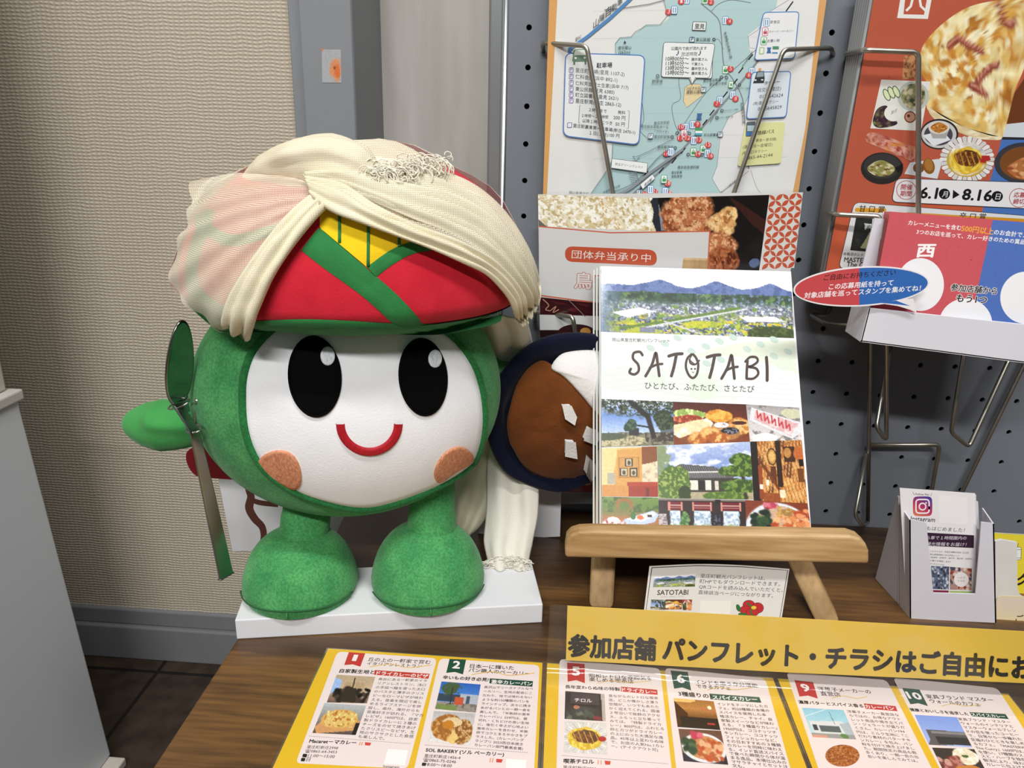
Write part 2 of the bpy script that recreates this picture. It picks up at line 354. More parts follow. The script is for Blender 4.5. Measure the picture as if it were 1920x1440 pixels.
def pic_clocks(nx=52, ny=58):
    c = Cv(nx, ny, asp=.8).grad('#b9783c', '#c98a4a', '#d89a54'); c.tex('#e0b070', 9, .5); c.tex('#7d4a20', 7, .55)
    for i in range(24):
        c.line([(.2+i*.06, 0), (.0+i*.06, 1)], .004, '#e8c48a'); c.line([(-.4+i*.07, 0), (-.1+i*.07, 1)], .004, '#8d5a2c')
    c.rect(0, 0, .14, 1, '#2a1c14'); c.rect(.48, 0, .58, .75, '#3a2416'); c.ell(.40, .26, .09, .14, '#2e1c10'); c.ell(.40, .26, .075, .12, '#c99a50'); c.ell(.40, .26, .05, .085, '#e2bd78')
    c.rect(.36, .42, .46, .7, '#6b3a1c'); c.rect(.62, .10, .84, .35, '#53301a'); c.ell(.7, .2, .07, .08, '#c69050'); c.ell(.95, .22, .14, .11, '#c4743c'); c.rect(.9, .3, .99, .42, '#241810'); c.rect(.86, .45, .97, .66, '#7d4c24')
    c.line([(.15, .3), (.5, .8)], .02, '#7a4420'); c.rect(.13, .4, .2, .95, '#9b4f24'); c.rect(.14, .72, .2, .8, '#f0e6d4'); c.rect(.26, .64, .31, .73, '#f4ecdc'); c.rect(.5, .80, .6, .92, '#f2e2c4'); c.rect(.2, .85, .5, 1, '#a0582a'); return c.grain(.12)
def pic_boat(nx=58, ny=32):
    c = Cv(nx, ny, asp=2.0).grad('#7d9a52', '#6d8a3c', '#a07a44', '#8a5a2c'); c.tex('#4d6a28', 6, .5, mask=(c.v < .5)*1.); c.ell(.4, .25, .16, .22, '#a8743c', soft=.4); c.ell(.4, .3, .1, .16, '#71853e', soft=.4)
    c.rect(0, .62, 1, 1.1, '#b07a42'); c.poly([(.38, .72), (.9, .42), (1, .55), (.92, .78), (.6, .92), (.45, .9)], '#c2d0ea'); c.poly([(.42, .70), (.9, .46), (.95, .56), (.7, .78)], '#eef2fa')
    c.ell(.55, .6, .05, .12, '#3f7a34'); c.ell(.68, .64, .06, .07, '#df7a3c', n=.3); c.ell(.78, .6, .06, .06, '#e8e4dc', n=.3); c.rect(.80, .55, .88, .63, '#2e2a30')
    c.ell(.2, .9, .22, .2, '#e8dcd8', n=.2, c2='#a8403c', tf=16); c.ell(.2, .72, .1, .08, '#f2f0ee'); c.ell(.75, .96, .2, .1, '#f4f0ea'); return c.grain(.1)
def pic_shop(nx=70, ny=30):
    c = Cv(nx, ny, '#3a2622', asp=2.7); c.rect(0, 0, 1, .06, '#8d8278')
    for x0, x1 in ((.13, .26), (.40, .60), (.73, .93)):
        c.rect(x0, .1, x1, .36, '#7d1f2c'); c.rect(x0, .2, x1, .23, '#c9a09a'); c.rect(x0, .28, x1, .30, '#b98a86'); c.rect(x0+.01, .40, x1-.01, 1, '#dfe8f2'); c.tex('#9fb4c8', 12, .5, mask=c.box(x0, .42, x1, .9)); c.tex('#a9bd8a', 14, .5, mask=c.box(x0, .8, x1, 1)); c.rect(x0-.015, .1, x0+.005, .4, '#d99a8a'); c.rect(x1-.005, .1, x1+.015, .4, '#d99a8a')
    c.rect(.61, .45, .72, .96, '#22222a'); c.tex('#6d7088', 22, .55, mask=c.box(.63, .5, .7, .9)); c.ell(.30, .72, .05, .3, '#4f7a44', n=.5, c2='#86a86c', tf=20); c.rect(.0, .5, .1, .9, '#cfc4c4', c2='#8c7f84', tf=20, n=.02); c.ell(.68, .06, .03, .1, '#241612'); return c.grain(.08)
def pic_curry(nx=58, ny=34):
    c = Cv(nx, ny, '#8a4326', asp=1.9); c.ell(.5, 1.0, .52, .95, '#dfe6f0'); c.ell(.53, 1.0, .46, .85, '#cdb09a')
    food(c, 5, ['#d9905a', '#c4683a', '#eab888', '#b8542e', '#e8a070'], 60, .4, .3, 1.02, 1.0, .13)
    food(c, 8, ['#c25068', '#a83c58', '#d8808e'], 12, .3, .1, .55, .22, .1); food(c, 9, ['#3e5a34', '#28422a', '#6d8a54', '#1f3222'], 34, .12, .4, .38, .95, .13); food(c, 3, ['#a8844a', '#c8a868'], 14, .52, .2, .7, .5, .1); return c.grain(.16)
def pic_rice(nx=110, ny=34):
    c = Cv(nx, ny, asp=3.2).grad('#e9e2cc', '#f0ead8', '#e3d5b0'); c.tex('#d8c69c', 7, .5, .1); c.tex('#fffdf4', 10, .5, .06); c.tex('#d09a54', 22, .58, mask=(np.abs(c.u-.6) < .08)*1.); c.tex('#c4ae80', 13, .6, .06)
    c.poly([(1.0, 0), (.97, .1), (.985, .4), (.96, .7), (.98, 1), (1.1, 1), (1.1, 0)], '#2a2c34'); return c.poly([(0, .75), (.04, .9), (.08, 1), (0, 1)], '#6d6a6a').grain(.08)
def pic_karaage(nx=120, ny=80):
    c = Cv(nx, ny, '#15100f', asp=1.6); c.poly([(.65, 0), (1, .35), (1, .55), (.75, .2)], '#3a1d18', n=.02); c.poly([(.0, 0), (.04, 0), (.09, .45), (.05, .45)], '#8a90a0'); c.rect(0, 0, .05, .5, '#2b2e3a')
    for x, y, rx, ry, k in ((.27, .22, .20, .26, 0), (.40, .14, .12, .2, 0), (.18, .36, .12, .14, 0), (.36, .40, .16, .12, 0), (.60, .36, .12, .15, 1), (.66, .26, .08, .12, 1), (.66, .46, .06, .08, 1), (.60, .66, .15, .17, 0), (.54, .58, .1, .1, 0), (.62, .86, .16, .17, 2), (.52, .92, .1, .12, 2)):
        a_, b_, d_ = (('#b87048', '#e4b48a', '#8a4628'), ('#d8a468', '#f0cc94', '#a86a38'), ('#8f4c2c', '#b87048', '#5c2816'))[k]
        c.ell(x, y, rx, ry, a_, n=.22, nf=9, soft=.2, c2=b_, tf=16, tt=.5); m = np.clip((1-np.hypot((c.u-x)/rx, (c.v-y)/ry))*6, 0, 1); c.tex(d_, 18, .56, .06, mask=m); c.tex(b_, 34, .6, .05, mask=m)
    c.ell(.94, .9, .05, .05, '#5a6a90', n=.5); return c.grain(.16)
def pic_pizza_big(nx=150, ny=140):
    c = Cv(nx, ny, '#e6cf92', asp=1.05); c.tex('#f3e6b8', 7, .48, .1); c.tex('#c98f3c', 8, .54, .1); c.tex('#a8682a', 13, .6, .07); c.tex('#f8efcf', 12, .58, .06)
    food(c, 11, ['#e9d49a', '#dcb566', '#c48436', '#f1e4b6', '#d9a850', '#f4e8c4'], 230, 0, 0, 1, 1, .05)
    for P in ([(.28, .34), (.36, .29), (.45, .34), (.56, .38)], [(.52, .60), (.6, .52), (.70, .47)], [(.72, .05), (.75, .16), (.8, .2), (.84, .17)], [(.47, .62), (.60, .68)]): c.line(P, .028, '#8f4434'); c.line([(x, y-.012) for x, y in P], .009, '#c98876')
    rg = random.Random(3)
    for i in range(40):
        x, y = rg.uniform(.8, 1), rg.uniform(.3, .5); c.line([(x, y), (x+rg.uniform(-.15, .1), y+rg.uniform(-.06, .06))], .004, '#d9b878')
    c.ell(.5, .18, .05, .05, '#b0742e', n=.4); return c.grain(.12, 30)
def pic_pizza(nx=44, ny=32):
    c = Cv(nx, ny, asp=1.35).grad('#b9bcc0', '#8d8a88', '#5a4a44'); c.poly([(.0, .8), (.1, .6), (1, .5), (.9, .85), (.1, 1)], '#d29a64'); c.rect(.9, .6, 1, 1, '#2b2422'); c.ell(.5, .5, .42, .32, '#d9a85c', n=.06); c.ell(.5, .49, .37, .27, '#e0bd6c', n=.08, c2='#b5702e', tf=14); return c.tex('#f0dc9a', 16, .55, mask=c.box(.15, .25, .85, .75)).grain(.1)
def pic_dining(nx=44, ny=32):
    c = Cv(nx, ny, asp=1.4).grad('#b8a284', '#c9b090', '#6a5248'); c.poly([(0, .1), (.2, .2), (.2, .5), (0, .7)], '#9fbbe8'); c.rect(.3, .25, .8, .5, '#b89c7c'); food(c, 2, ['#2e2622', '#4a3a34', '#1e1816', '#8a6a58'], 40, .1, .5, .95, .95, .12); c.poly([(.35, .45), (.62, .45), (.7, .95), (.3, .95)], '#3a2e28'); return c.line([(.5, .1), (.52, .45)], .02, '#2a221e').grain(.12)
def pic_bakery(nx=44, ny=32):
    c = Cv(nx, ny, asp=1.4).grad('#2f5fb4', '#4f86d4', '#8fb4e0'); c.rect(0, .42, .55, .7, '#3a4654'); c.rect(.55, .38, 1, .72, '#aeb6c0'); c.rect(0, .72, 1, 1, '#9a8f84', c2='#6d655e'); c.rect(.42, .52, .64, .78, '#c4573a'); c.rect(.7, .45, .8, .72, '#4a5664'); c.ell(.3, .22, .22, .22, '#4a5c3c', n=.7, nf=10); c.line([(.32, .2), (.34, .8)], .02, '#3c3428'); return c.ell(.25, .92, .25, .12, '#7a8a50', n=.4).grain(.1)
def pic_bun(nx=44, ny=34):
    c = Cv(nx, ny, '#c9c6c4', asp=1.25).grad('#b9b6b6', '#d4d0cc', '#e4e0da'); c.ell(.4, .5, .38, .42, '#a0662e', n=.1, c2='#d09a58', tf=10); c.ell(.75, .6, .26, .38, '#8f5a2c', n=.1, c2='#d8b078', tf=20); c.ell(.5, .32, .24, .14, '#e2c89a', n=.2); c.ell(.42, .42, .14, .14, '#c47f2c', n=.3); c.poly([(.44, .95), (.56, .52), (.7, .8), (.62, 1)], '#e8c478', n=.03); return c.grain(.12)
def pic_cafe(nx=44, ny=32):
    c = Cv(nx, ny, '#332a2a', asp=1.4); c.rect(.15, .05, .85, .42, '#4a3e40'); c.rect(.2, .45, .78, .98, '#221d1e'); c.poly([(.9, 0), (1, 0), (1, 1), (.92, 1)], '#b8ada2'); c.ell(.28, .55, .06, .06, '#c98a54'); food(c, 1, ['#3a4434', '#54604a', '#1f2420'], 26, .02, .7, .7, .98, .1); c.ell(.8, .9, .1, .07, '#7d2f34', n=.3); return c.grain(.12)
def pic_katsu(nx=44, ny=34):
    c = Cv(nx, ny, '#d9d4ce', asp=1.25)
    for i in range(26):
        t = i*2*math.pi/26; c.line([(.5, .52), (.5+.52*math.cos(t), .52+.5*math.sin(t))], .012, '#b9b4b2' if i % 2 else '#f4f2f0')
    c.ell(.48, .54, .39, .36, '#d8b030', n=.12, c2='#f0d860', tf=12); c.ell(.5, .46, .31, .22, '#5a3014', n=.25, c2='#8f5a2a', tf=16)
    for i in range(5): c.line([(.2+.13*i, .32), (.3+.13*i, .66)], .012, '#d4a040')
    return c.ell(.88, .52, .09, .08, '#b02a26', n=.3).grain(.12)
def pic_bar(nx=44, ny=32):
    c = Cv(nx, ny, asp=1.4).grad('#a06a34', '#b98244', '#6d4424', '#2a1c18'); c.poly([(0, .1), (.3, .5), (.3, .8), (0, .9)], '#4a2a18'); c.rect(.1, .62, 1, 1, '#241a1a'); c.ell(.25, .05, .3, .08, '#e8c070', n=.4); c.ell(.85, .25, .05, .06, '#f8e8c0'); c.line([(.6, .28), (.95, .38)], .02, '#c4685a'); c.rect(.72, .78, .9, .84, '#b03a3a'); return c.grain(.15)
def pic_plate(nx=44, ny=34):
    c = Cv(nx, ny, '#6a4a3c', asp=1.25); c.rect(0, .75, 1, 1, '#2f2c34'); c.ell(.52, .55, .5, .44, '#e8e8ea'); c.ell(.53, .54, .42, .36, '#c88a5a'); food(c, 5, ['#d8905c', '#b85f34', '#e8b488', '#c0542e'], 46, .3, .3, .92, .86, .1); food(c, 8, ['#c03c58', '#d8687c'], 8, .32, .12, .5, .24, .1); return food(c, 9, ['#2f4a30', '#4d6a44', '#223422'], 22, .1, .32, .3, .7, .11).grain(.14)
def pic_maker(nx=44, ny=34):
    c = Cv(nx, ny, asp=1.4).grad('#8fc4d8', '#a8d4e0', '#c4dfe2'); c.line([(0, .3), (.6, .0)], .01, '#d8eef2'); c.poly([(.05, .45), (.8, .4), (1, .55), (1, .85), (.1, .85)], '#d9dcdc'); c.rect(.25, .58, .72, .78, '#5a6468'); c.rect(.1, .55, .2, .75, '#3a4450'); c.poly([(.75, .5), (1, .42), (1, .9), (.8, .85)], '#b0bcc2'); c.rect(0, .85, 1, 1, '#9a9a98'); c.rect(.0, .9, .35, 1, '#d89a84'); c.line([(.62, .1), (.64, .5)], .012, '#6a7a84'); return c.ell(.75, .9, .1, .08, '#5c8a4c', n=.4).grain(.06)
def pic_store(nx=44, ny=34):
    c = Cv(nx, ny, asp=1.4).grad('#7f9ae0', '#93abe8', '#a8bbec'); c.poly([(.1, .48), (1, .5), (1, .9), (.2, 1), (0, 1), (.1, .8)], '#5d5a5c'); c.rect(.2, .52, 1, .6, '#8a8688'); c.rect(.25, .7, 1, .95, '#34363c'); return c.grain(.05)
def pic_plate2(nx=44, ny=34):
    c = Cv(nx, ny, '#3a3434', asp=1.3); c.ell(.7, .3, .3, .32, '#e8dcc0', n=.1, c2='#f8f2e2', tf=8); food(c, 3, ['#8f4a44', '#b87a70', '#6d2f2c', '#cf9a8e'], 46, .0, .35, .5, .95, .12); c.ell(.6, .8, .3, .16, '#c8833c', n=.3); return c.ell(.68, .3, .08, .06, '#4f6a34', n=.5).grain(.14)
def pic_ball(nx=44, ny=44): return Cv(nx, ny, '#a05a2c').tex('#c88450', 22, .5).tex('#7d4220', 26, .58).grain(.15)

# ------------------------------------------------------------------ lettering
_TX = {}
def textmesh(t, bold=0.0, res=2):
    k = (t, bold, res)
    if k not in _TX:
        cu = bpy.data.curves.new('t', 'FONT'); cu.body = t; cu.size = 1.0; cu.resolution_u = res; cu.offset = bold
        cu.fill_mode = 'FRONT'
        o = bpy.data.objects.new('t', cu); COL.objects.link(o)
        dg = bpy.context.evaluated_depsgraph_get(); e = o.evaluated_get(dg); me = e.to_mesh()
        n = len(me.vertices); V = np.zeros(n*3, np.float32); me.vertices.foreach_get('co', V)
        F = [tuple(p.vertices) for p in me.polygons]
        e.to_mesh_clear(); bpy.data.objects.remove(o); bpy.data.curves.remove(cu)
        V = V.reshape(-1, 3)[:, :2].astype(float)
        _TX[k] = (V, F)
    return _TX[k]

class Sheet:
    """a flat printed sheet: artwork is given in photo pixels and laid onto the sheet's own plane in the room"""
    def __init__(s, P0, n, up=(0, 0, 1), tr=(1, 0, 0)):
        s.P0 = np.asarray(P0, float); n = np.asarray(n, float); s.n = n/np.linalg.norm(n)
        if s.n@(CAM-s.P0) < 0: s.n = -s.n
        s.up3 = np.asarray(up, float); s.tr = tr
        s.V = []; s.F = []; s.C = []; s.nv = 0; s.h = 0.0; s.bend = None; s.gam = 1.0
    def px(s, P):
        P = np.atleast_2d(np.asarray(P, float)); return P/s.tr[0]+np.array([s.tr[1], s.tr[2]])
    def w(s, P, h): 
        W = onplane(s.px(P), s.P0, s.n)+s.n*h
        return W if s.bend is None else s.bend(W)
    def raw(s, W, F, cols):
        s.V.append(np.asarray(W)); s.F += [tuple(i+s.nv for i in f) for f in F]; s.nv += len(W)
        c = np.asarray(cols, float); s.C.append(np.broadcast_to(c, (len(W), 4)) if c.ndim == 1 else c)
    def lift(s, d=5e-6): s.h += d; return s.h
    def paper(s, P, c, th=0.0003, sub=1):
        """the sheet itself with front, back and edges"""
        n = len(P); A = s.w(P, 0); B = A-s.n*th
        s.raw(np.vstack([A, B]), [tuple(range(n)), tuple(range(n, 2*n))[::-1]]+[(i, (i+1) % n, n+(i+1) % n, n+i) for i in range(n)], np.array(lin(c)))
        return s
    def poly(s, P, c): 
        P = np.asarray(P, float); s.raw(s.w(P, s.lift()), [tuple(range(len(P)))], np.array(lin(c))); return s
    def rect(s, x0, y0, x1, y1, c): return s.poly([(x0, y0), (x1, y0), (x1, y1), (x0, y1)], c)
    def ell(s, cx, cy, rx, ry, c, n=36, rot=0):
        t = np.arange(n)*2*math.pi/n; r = math.radians(rot); x = rx*np.cos(t); y = ry*np.sin(t)
        return s.poly(np.stack([cx+x*math.cos(r)-y*math.sin(r), cy+x*math.sin(r)+y*math.cos(r)], 1), c)
    def ring(s, cx, cy, rx, ry, w, c): 
        t = np.linspace(0, 2*math.pi, 37); return s.line(np.stack([cx+rx*np.cos(t), cy+ry*np.sin(t)], 1), w, c)
    def line(s, P, w, c):
        P = np.asarray(P, float); T = np.gradient(P, axis=0); T /= np.linalg.norm(T, axis=1)[:, None]+1e-9
        N = np.stack([-T[:, 1], T[:, 0]], 1)*np.broadcast_to(np.asarray(w, float), (len(P),))[:, None]/2; n = len(P)
        s.raw(s.w(np.vstack([P+N, P-N]), s.lift()), [(i, i+1, n+i+1, n+i) for i in range(n-1)], np.array(lin(c))); return s
    def rr(s, P, c, r=8, edge=None, ew=2):
        """quadrilateral with rounded corners"""
        P = [np.asarray(p, float) for p in P]; out = []
        for i in range(len(P)):
            a, b, d = P[i-1], P[i], P[(i+1) % len(P)]; u = a-b; v = d-b
            p = b+u/np.linalg.norm(u)*min(r, np.linalg.norm(u)*.5); q = b+v/np.linalg.norm(v)*min(r, np.linalg.norm(v)*.5)
            for k in range(6): t = k/5; out.append((1-t)**2*p+2*t*(1-t)*b+t*t*q)
        if c: s.poly(out, c)
        if edge: s.line(np.vstack([out, out[:1]]), ew, edge)
        return s
    def basis(s, p):
        W = s.w([p], 0)[0]; q = np.asarray(s.px([p])[0])
        rt = np.cross(s.up3, s.n); rt /= np.linalg.norm(rt)
        return (proj(W+s.up3*1e-3)[0]-q)*1e3*s.tr[0], (proj(W+rt*1e-3)[0]-q)*1e3*s.tr[0]
    def text(s, t, p0, p1, c='#1a1a1a', h=None, bold=0.0, st=1.0, em=None, res=2, out=None, ow=.05, lean=None):
        """one line: from the left end of the baseline to its right end; em = width of the full line in characters"""
        V, F = textmesh(t, 0.0, res)
        if len(V) == 0: return s
        p0 = np.asarray(p0, float); p1 = np.asarray(p1, float); d = p1-p0
        x0 = 0.0 if em else V[:, 0].min(); Wd = em if em else V[:, 0].max()-x0
        up, rt = s.basis(p0+d*.5)
        if h is None:
            h = np.linalg.norm(d)/Wd/np.linalg.norm(rt)*np.linalg.norm(up)*st
        u = up/np.linalg.norm(up)*h
        if lean is not None: u = np.array([lean*h, -h])
        def put(b, col):
            n = 1 if b < .011 else (4 if b < .02 else 8)       # heavier strokes: the line struck several times, slightly apart
            h0 = s.lift()
            for k in range(n):
                a = 2*math.pi*(k+.5)/n; dx, dy = (b*math.cos(a), b*math.sin(a)) if n > 1 else (0, 0)
                s.raw(s.w(p0+((V[:, 0]-x0+dx)/Wd)[:, None]*d+(V[:, 1:2]+dy)*u, h0+k*4e-7), F, np.array(lin(col)))
            s.h = h0+n*4e-7
        if out: put(bold+ow, out)
        put(bold, c); return s
    def para(s, L, a0, a1, b0, b1, c='#2c2a2a', em=None, h=None, bold=.006, st=.92):
        """lines of text between the baseline a0-a1 of the first and b0-b1 of the last"""
        n = len(L); em = em or max(len(x) for x in L); a0, a1, b0, b1 = [np.asarray(q, float) for q in (a0, a1, b0, b1)]
        hh = s.h
        for i, t in enumerate(L):
            k = i/max(n-1, 1); s.h = hh; s.text(t, a0+(b0-a0)*k, a1+(b1-a1)*k, c, em=em, bold=bold, h=h, st=st)
        return s
    def photo(s, Q, cv):
        """picture printed inside the quadrilateral tl, tr, br, bl"""
        q = [np.asarray(p, float) for p in Q]; nx, ny = cv.nx, cv.ny
        u, v = np.meshgrid(np.linspace(0, 1, nx), np.linspace(0, 1, ny)); u = u.ravel()[:, None]; v = v.ravel()[:, None]
        P = (q[0]*(1-u)+q[1]*u)*(1-v)+(q[3]*(1-u)+q[2]*u)*v
        F = [(j*nx+i, j*nx+i+1, (j+1)*nx+i+1, (j+1)*nx+i) for j in range(ny-1) for i in range(nx-1)]
        c = np.ones((nx*ny, 4)); c[:, :3] = s2l(np.clip(cv.I, 0, 1)).reshape(-1, 3)**s.gam
        s.raw(s.w(P, s.lift()), F, c); return s
    def cut(s, P, cv, box):
        """picture printed inside a free outline; box = tl, tr, br, bl of the picture's frame"""
        P = smooth_path(P, 5, True); cc = P.mean(0); K = 26
        rings = [cc+(P-cc)*k/K for k in range(1, K+1)]; A = np.vstack([[cc]]+rings); n = len(P)
        x0, y0, x1, y1 = box
        i = np.clip(((A[:, 0]-x0)/(x1-x0)*cv.nx).astype(int), 0, cv.nx-1); j = np.clip(((A[:, 1]-y0)/(y1-y0)*cv.ny).astype(int), 0, cv.ny-1)
        c = np.ones((len(A), 4)); c[:, :3] = s2l(np.clip(cv.I, 0, 1))[j, i]
        F = [(0, 1+k, 1+(k+1) % n) for k in range(n)]
        F += [(1+r*n+k, 1+r*n+(k+1) % n, 1+(r+1)*n+(k+1) % n, 1+(r+1)*n+k) for r in range(K-1) for k in range(n)]
        s.raw(s.w(A, s.lift()), F, c); return s
    def build(s, name, m, parent=None):
        return obj(name, np.vstack(s.V), s.F, m, parent, cols=np.vstack(s.C))

# ------------------------------------------------------------------ the room
H = 0.42; ZF = -H                                # floor below the table top
YW = float(atZ(300, 1229.5, ZF)[1])              # back wall found from the foot of the baseboard
def nodes(m): return m.node_tree.nodes, m.node_tree.links, m.node_tree.nodes['Principled BSDF']
def wallpaper():
    m = mat('woven_wallpaper', '#c9bfae', 0.85); N, Lk, b = nodes(m)
    tc = N.new('ShaderNodeTexCoord'); nz = N.new('ShaderNodeTexNoise'); nz.inputs['Scale'].default_value = 45; nz.inputs['Detail'].default_value = 2
    Lk.new(tc.outputs['Object'], nz.inputs['Vector'])
    ad = N.new('ShaderNodeMixRGB'); ad.blend_type = 'ADD'; ad.inputs[0].default_value = 0.0045
    Lk.new(tc.outputs['Object'], ad.inputs[1]); Lk.new(nz.outputs['Color'], ad.inputs[2])
    ws = []
    for ax, sc in (('Z', 76), ('X', 52)):
        w = N.new('ShaderNodeTexWave'); w.wave_type = 'BANDS'; w.bands_direction = ax; w.inputs['Scale'].default_value = sc
        w.inputs['Distortion'].default_value = .7; w.inputs['Detail'].default_value = 1; w.inputs['Detail Scale'].default_value = 3
        Lk.new(ad.outputs[0], w.inputs['Vector']); ws.append(w)
    m1 = N.new('ShaderNodeMath'); m1.operation = 'MULTIPLY'; Lk.new(ws[0].outputs['Fac'], m1.inputs[0]); Lk.new(ws[1].outputs['Fac'], m1.inputs[1])
    m2 = N.new('ShaderNodeMath'); m2.operation = 'MULTIPLY_ADD'; m2.inputs[1].default_value = 0.40; Lk.new(ws[0].outputs['Fac'], m2.inputs[0]); Lk.new(m1.outputs[0], m2.inputs[2])
    mx = N.new('ShaderNodeMath'); mx.operation = 'MULTIPLY'; mx.inputs[1].default_value = 0.75; Lk.new(m2.outputs[0], mx.inputs[0])
    bp = N.new('ShaderNodeBump'); bp.inputs['Strength'].default_value = 0.55; bp.inputs['Distance'].default_value = 0.0016
    Lk.new(mx.outputs[0], bp.inputs['Height']); Lk.new(bp.outputs[0], b.inputs['Normal'])
    r = N.new('ShaderNodeValToRGB'); r.color_ramp.elements[0].color = lin('#b6ab99'); r.color_ramp.elements[1].color = lin('#cfc6b5'); r.color_ramp.elements[0].position = .1; r.color_ramp.elements[1].position = 1.2 if False else 1.0
    Lk.new(mx.outputs[0], r.inputs[0]); Lk.new(r.outputs[0], b.inputs['Base Color']); return m
def floormat():
    m = mat('stone_tile', '#4a3a2c', 0.55); N, Lk, b = nodes(m)
    c = atZ(295, 1260, ZF); tc = N.new('ShaderNodeTexCoord'); mp = N.new('ShaderNodeMapping'); mp.inputs['Location'].default_value = (-c[0]+3.0, -c[1]+3.0, 0)
    Lk.new(tc.outputs['Object'], mp.inputs['Vector'])
    br = N.new('ShaderNodeTexBrick'); br.offset = 0; br.inputs['Scale'].default_value = 1; br.inputs['Brick Width'].default_value = .3; br.inputs['Row Height'].default_value = .3; br.inputs['Mortar Size'].default_value = .003
    br.inputs['Color1'].default_value = lin('#45382c'); br.inputs['Color2'].default_value = lin('#3f3329'); br.inputs['Mortar'].default_value = lin('#171310')
    Lk.new(mp.outputs[0], br.inputs['Vector'])
    nz = N.new('ShaderNodeTexNoise'); nz.inputs['Scale'].default_value = 38; nz.inputs['Detail'].default_value = 4; Lk.new(tc.outputs['Object'], nz.inputs['Vector'])
    r = N.new('ShaderNodeValToRGB'); r.color_ramp.elements[0].position = .35; r.color_ramp.elements[1].position = .6; r.color_ramp.elements[0].color = (.45, .4, .36, 1)
    Lk.new(nz.outputs['Fac'], r.inputs[0]); mu = N.new('ShaderNodeMixRGB'); mu.blend_type = 'MULTIPLY'; mu.inputs[0].default_value = .8
    Lk.new(br.outputs['Color'], mu.inputs[1]); Lk.new(r.outputs[0], mu.inputs[2]); Lk.new(mu.outputs[0], b.inputs['Base Color']); return m
def woodmat(name, c1, c2, c3, axis='X', sc=7.0, rough=.45, bump=.12, ring=26):
    m = mat(name, c1, rough); N, Lk, b = nodes(m); tc = N.new('ShaderNodeTexCoord'); mp = N.new('ShaderNodeMapping')
    s = {'X': (.09, 1, 1), 'Z': (1, 1, .09)}[axis]; mp.inputs['Scale'].default_value = s; Lk.new(tc.outputs['Object'], mp.inputs['Vector'])
    n1 = N.new('ShaderNodeTexNoise'); n1.inputs['Scale'].default_value = sc; n1.inputs['Detail'].default_value = 3; n1.inputs['Distortion'].default_value = .8; Lk.new(mp.outputs[0], n1.inputs['Vector'])
    mu = N.new('ShaderNodeMath'); mu.operation = 'MULTIPLY'; mu.inputs[1].default_value = ring; Lk.new(n1.outputs['Fac'], mu.inputs[0])
    sn = N.new('ShaderNodeMath'); sn.operation = 'SINE'; Lk.new(mu.outputs[0], sn.inputs[0])
    n2 = N.new('ShaderNodeTexNoise'); n2.inputs['Scale'].default_value = 260; n2.inputs['Detail'].default_value = 4; Lk.new(mp.outputs[0], n2.inputs['Vector'])
    a = N.new('ShaderNodeMath'); a.operation = 'MULTIPLY_ADD'; a.inputs[1].default_value = .22; a.inputs[2].default_value = .18; Lk.new(sn.outputs[0], a.inputs[0])
    ad = N.new('ShaderNodeMath'); ad.operation = 'MULTIPLY_ADD'; ad.inputs[1].default_value = .64; Lk.new(n2.outputs['Fac'], ad.inputs[0]); Lk.new(a.outputs[0], ad.inputs[2])
    r = N.new('ShaderNodeValToRGB'); e = r.color_ramp.elements; e[0].position = .2; e[0].color = lin(c2); e[1].position = .85; e[1].color = lin(c3); k = e.new(.52); k.color = lin(c1)
    Lk.new(ad.outputs[0], r.inputs[0]); Lk.new(r.outputs[0], b.inputs['Base Color'])
    bp = N.new('ShaderNodeBump'); bp.inputs['Strength'].default_value = bump; bp.inputs['Distance'].default_value = .0006; Lk.new(ad.outputs[0], bp.inputs['Height']); Lk.new(bp.outputs[0], b.inputs['Normal']); return m
M_grey = mat('grey_paint', '#84878c', .5, var=.04, vscale=6)
M_base = mat('baseboard_paint', '#7e7f82', .5, var=.05, vscale=9)
M_conc = mat('concrete_paper', '#b9b5af', .8, c2='#a5a19a', vscale=14, stretch=(2.2, 1, .35), bump=.05, bscale=120)
M_white = mat('white_paint', '#cfd3d8', .45, var=.03, vscale=5)
M_black = mat('dark_behind_holes', '#0c0c0d', .9)
xl = atY(545, 120, YW)[0]; xr = atY(690, 120, YW)[0]
V, F = box(-3.2, xl+.03, YW, YW+.12, ZF, 1.6); tag(obj('wall_left', V, F, wallpaper()), kind='structure')
V, F = box(xl, 2.2, YW+.10, YW+.2, ZF, 1.6); tag(obj('wall_back', V, F, M_conc), kind='structure')
V, F = box(-3.2, 2.2, -3.2, YW+.2, ZF-.05, ZF); tag(obj('floor', V, F, floormat()), kind='structure')
# grey door frame between the wallpaper and the recess: stepped profile
e1, e2, e3, e4 = [atY(x, 120, YW-.02)[0] for x in (541, 571, 665, 668)]
prof = [(e1, YW+.01), (e1, YW-.012), (e2, YW-.012), (e2, YW-.03), (e3, YW-.03), (e4, YW-.027), (atY(690, 120, YW+.03)[0], YW+.03), (atY(690, 120, YW+.03)[0], YW+.13), (e1, YW+.13)]
V, F = prism([(x, y, ZF) for x, y in prof], (0, 0, 1.6-ZF)); tag(mods(obj('trim_1', V, F, M_grey), bevel=.0015), kind='structure')
zb0, zb1 = atY(300, 1142, YW)[2], atY(300, 1170, YW)[2]
mb = MB(); mb.add(*box(-3.2, e1, YW-.012, YW+.02, ZF, zb1)); mb.add(*box(-3.2, e1, YW-.006, YW+.02, zb1, zb0))
tag(mods(mb.build('baseboard_left', M_base), bevel=.0025), kind='structure')
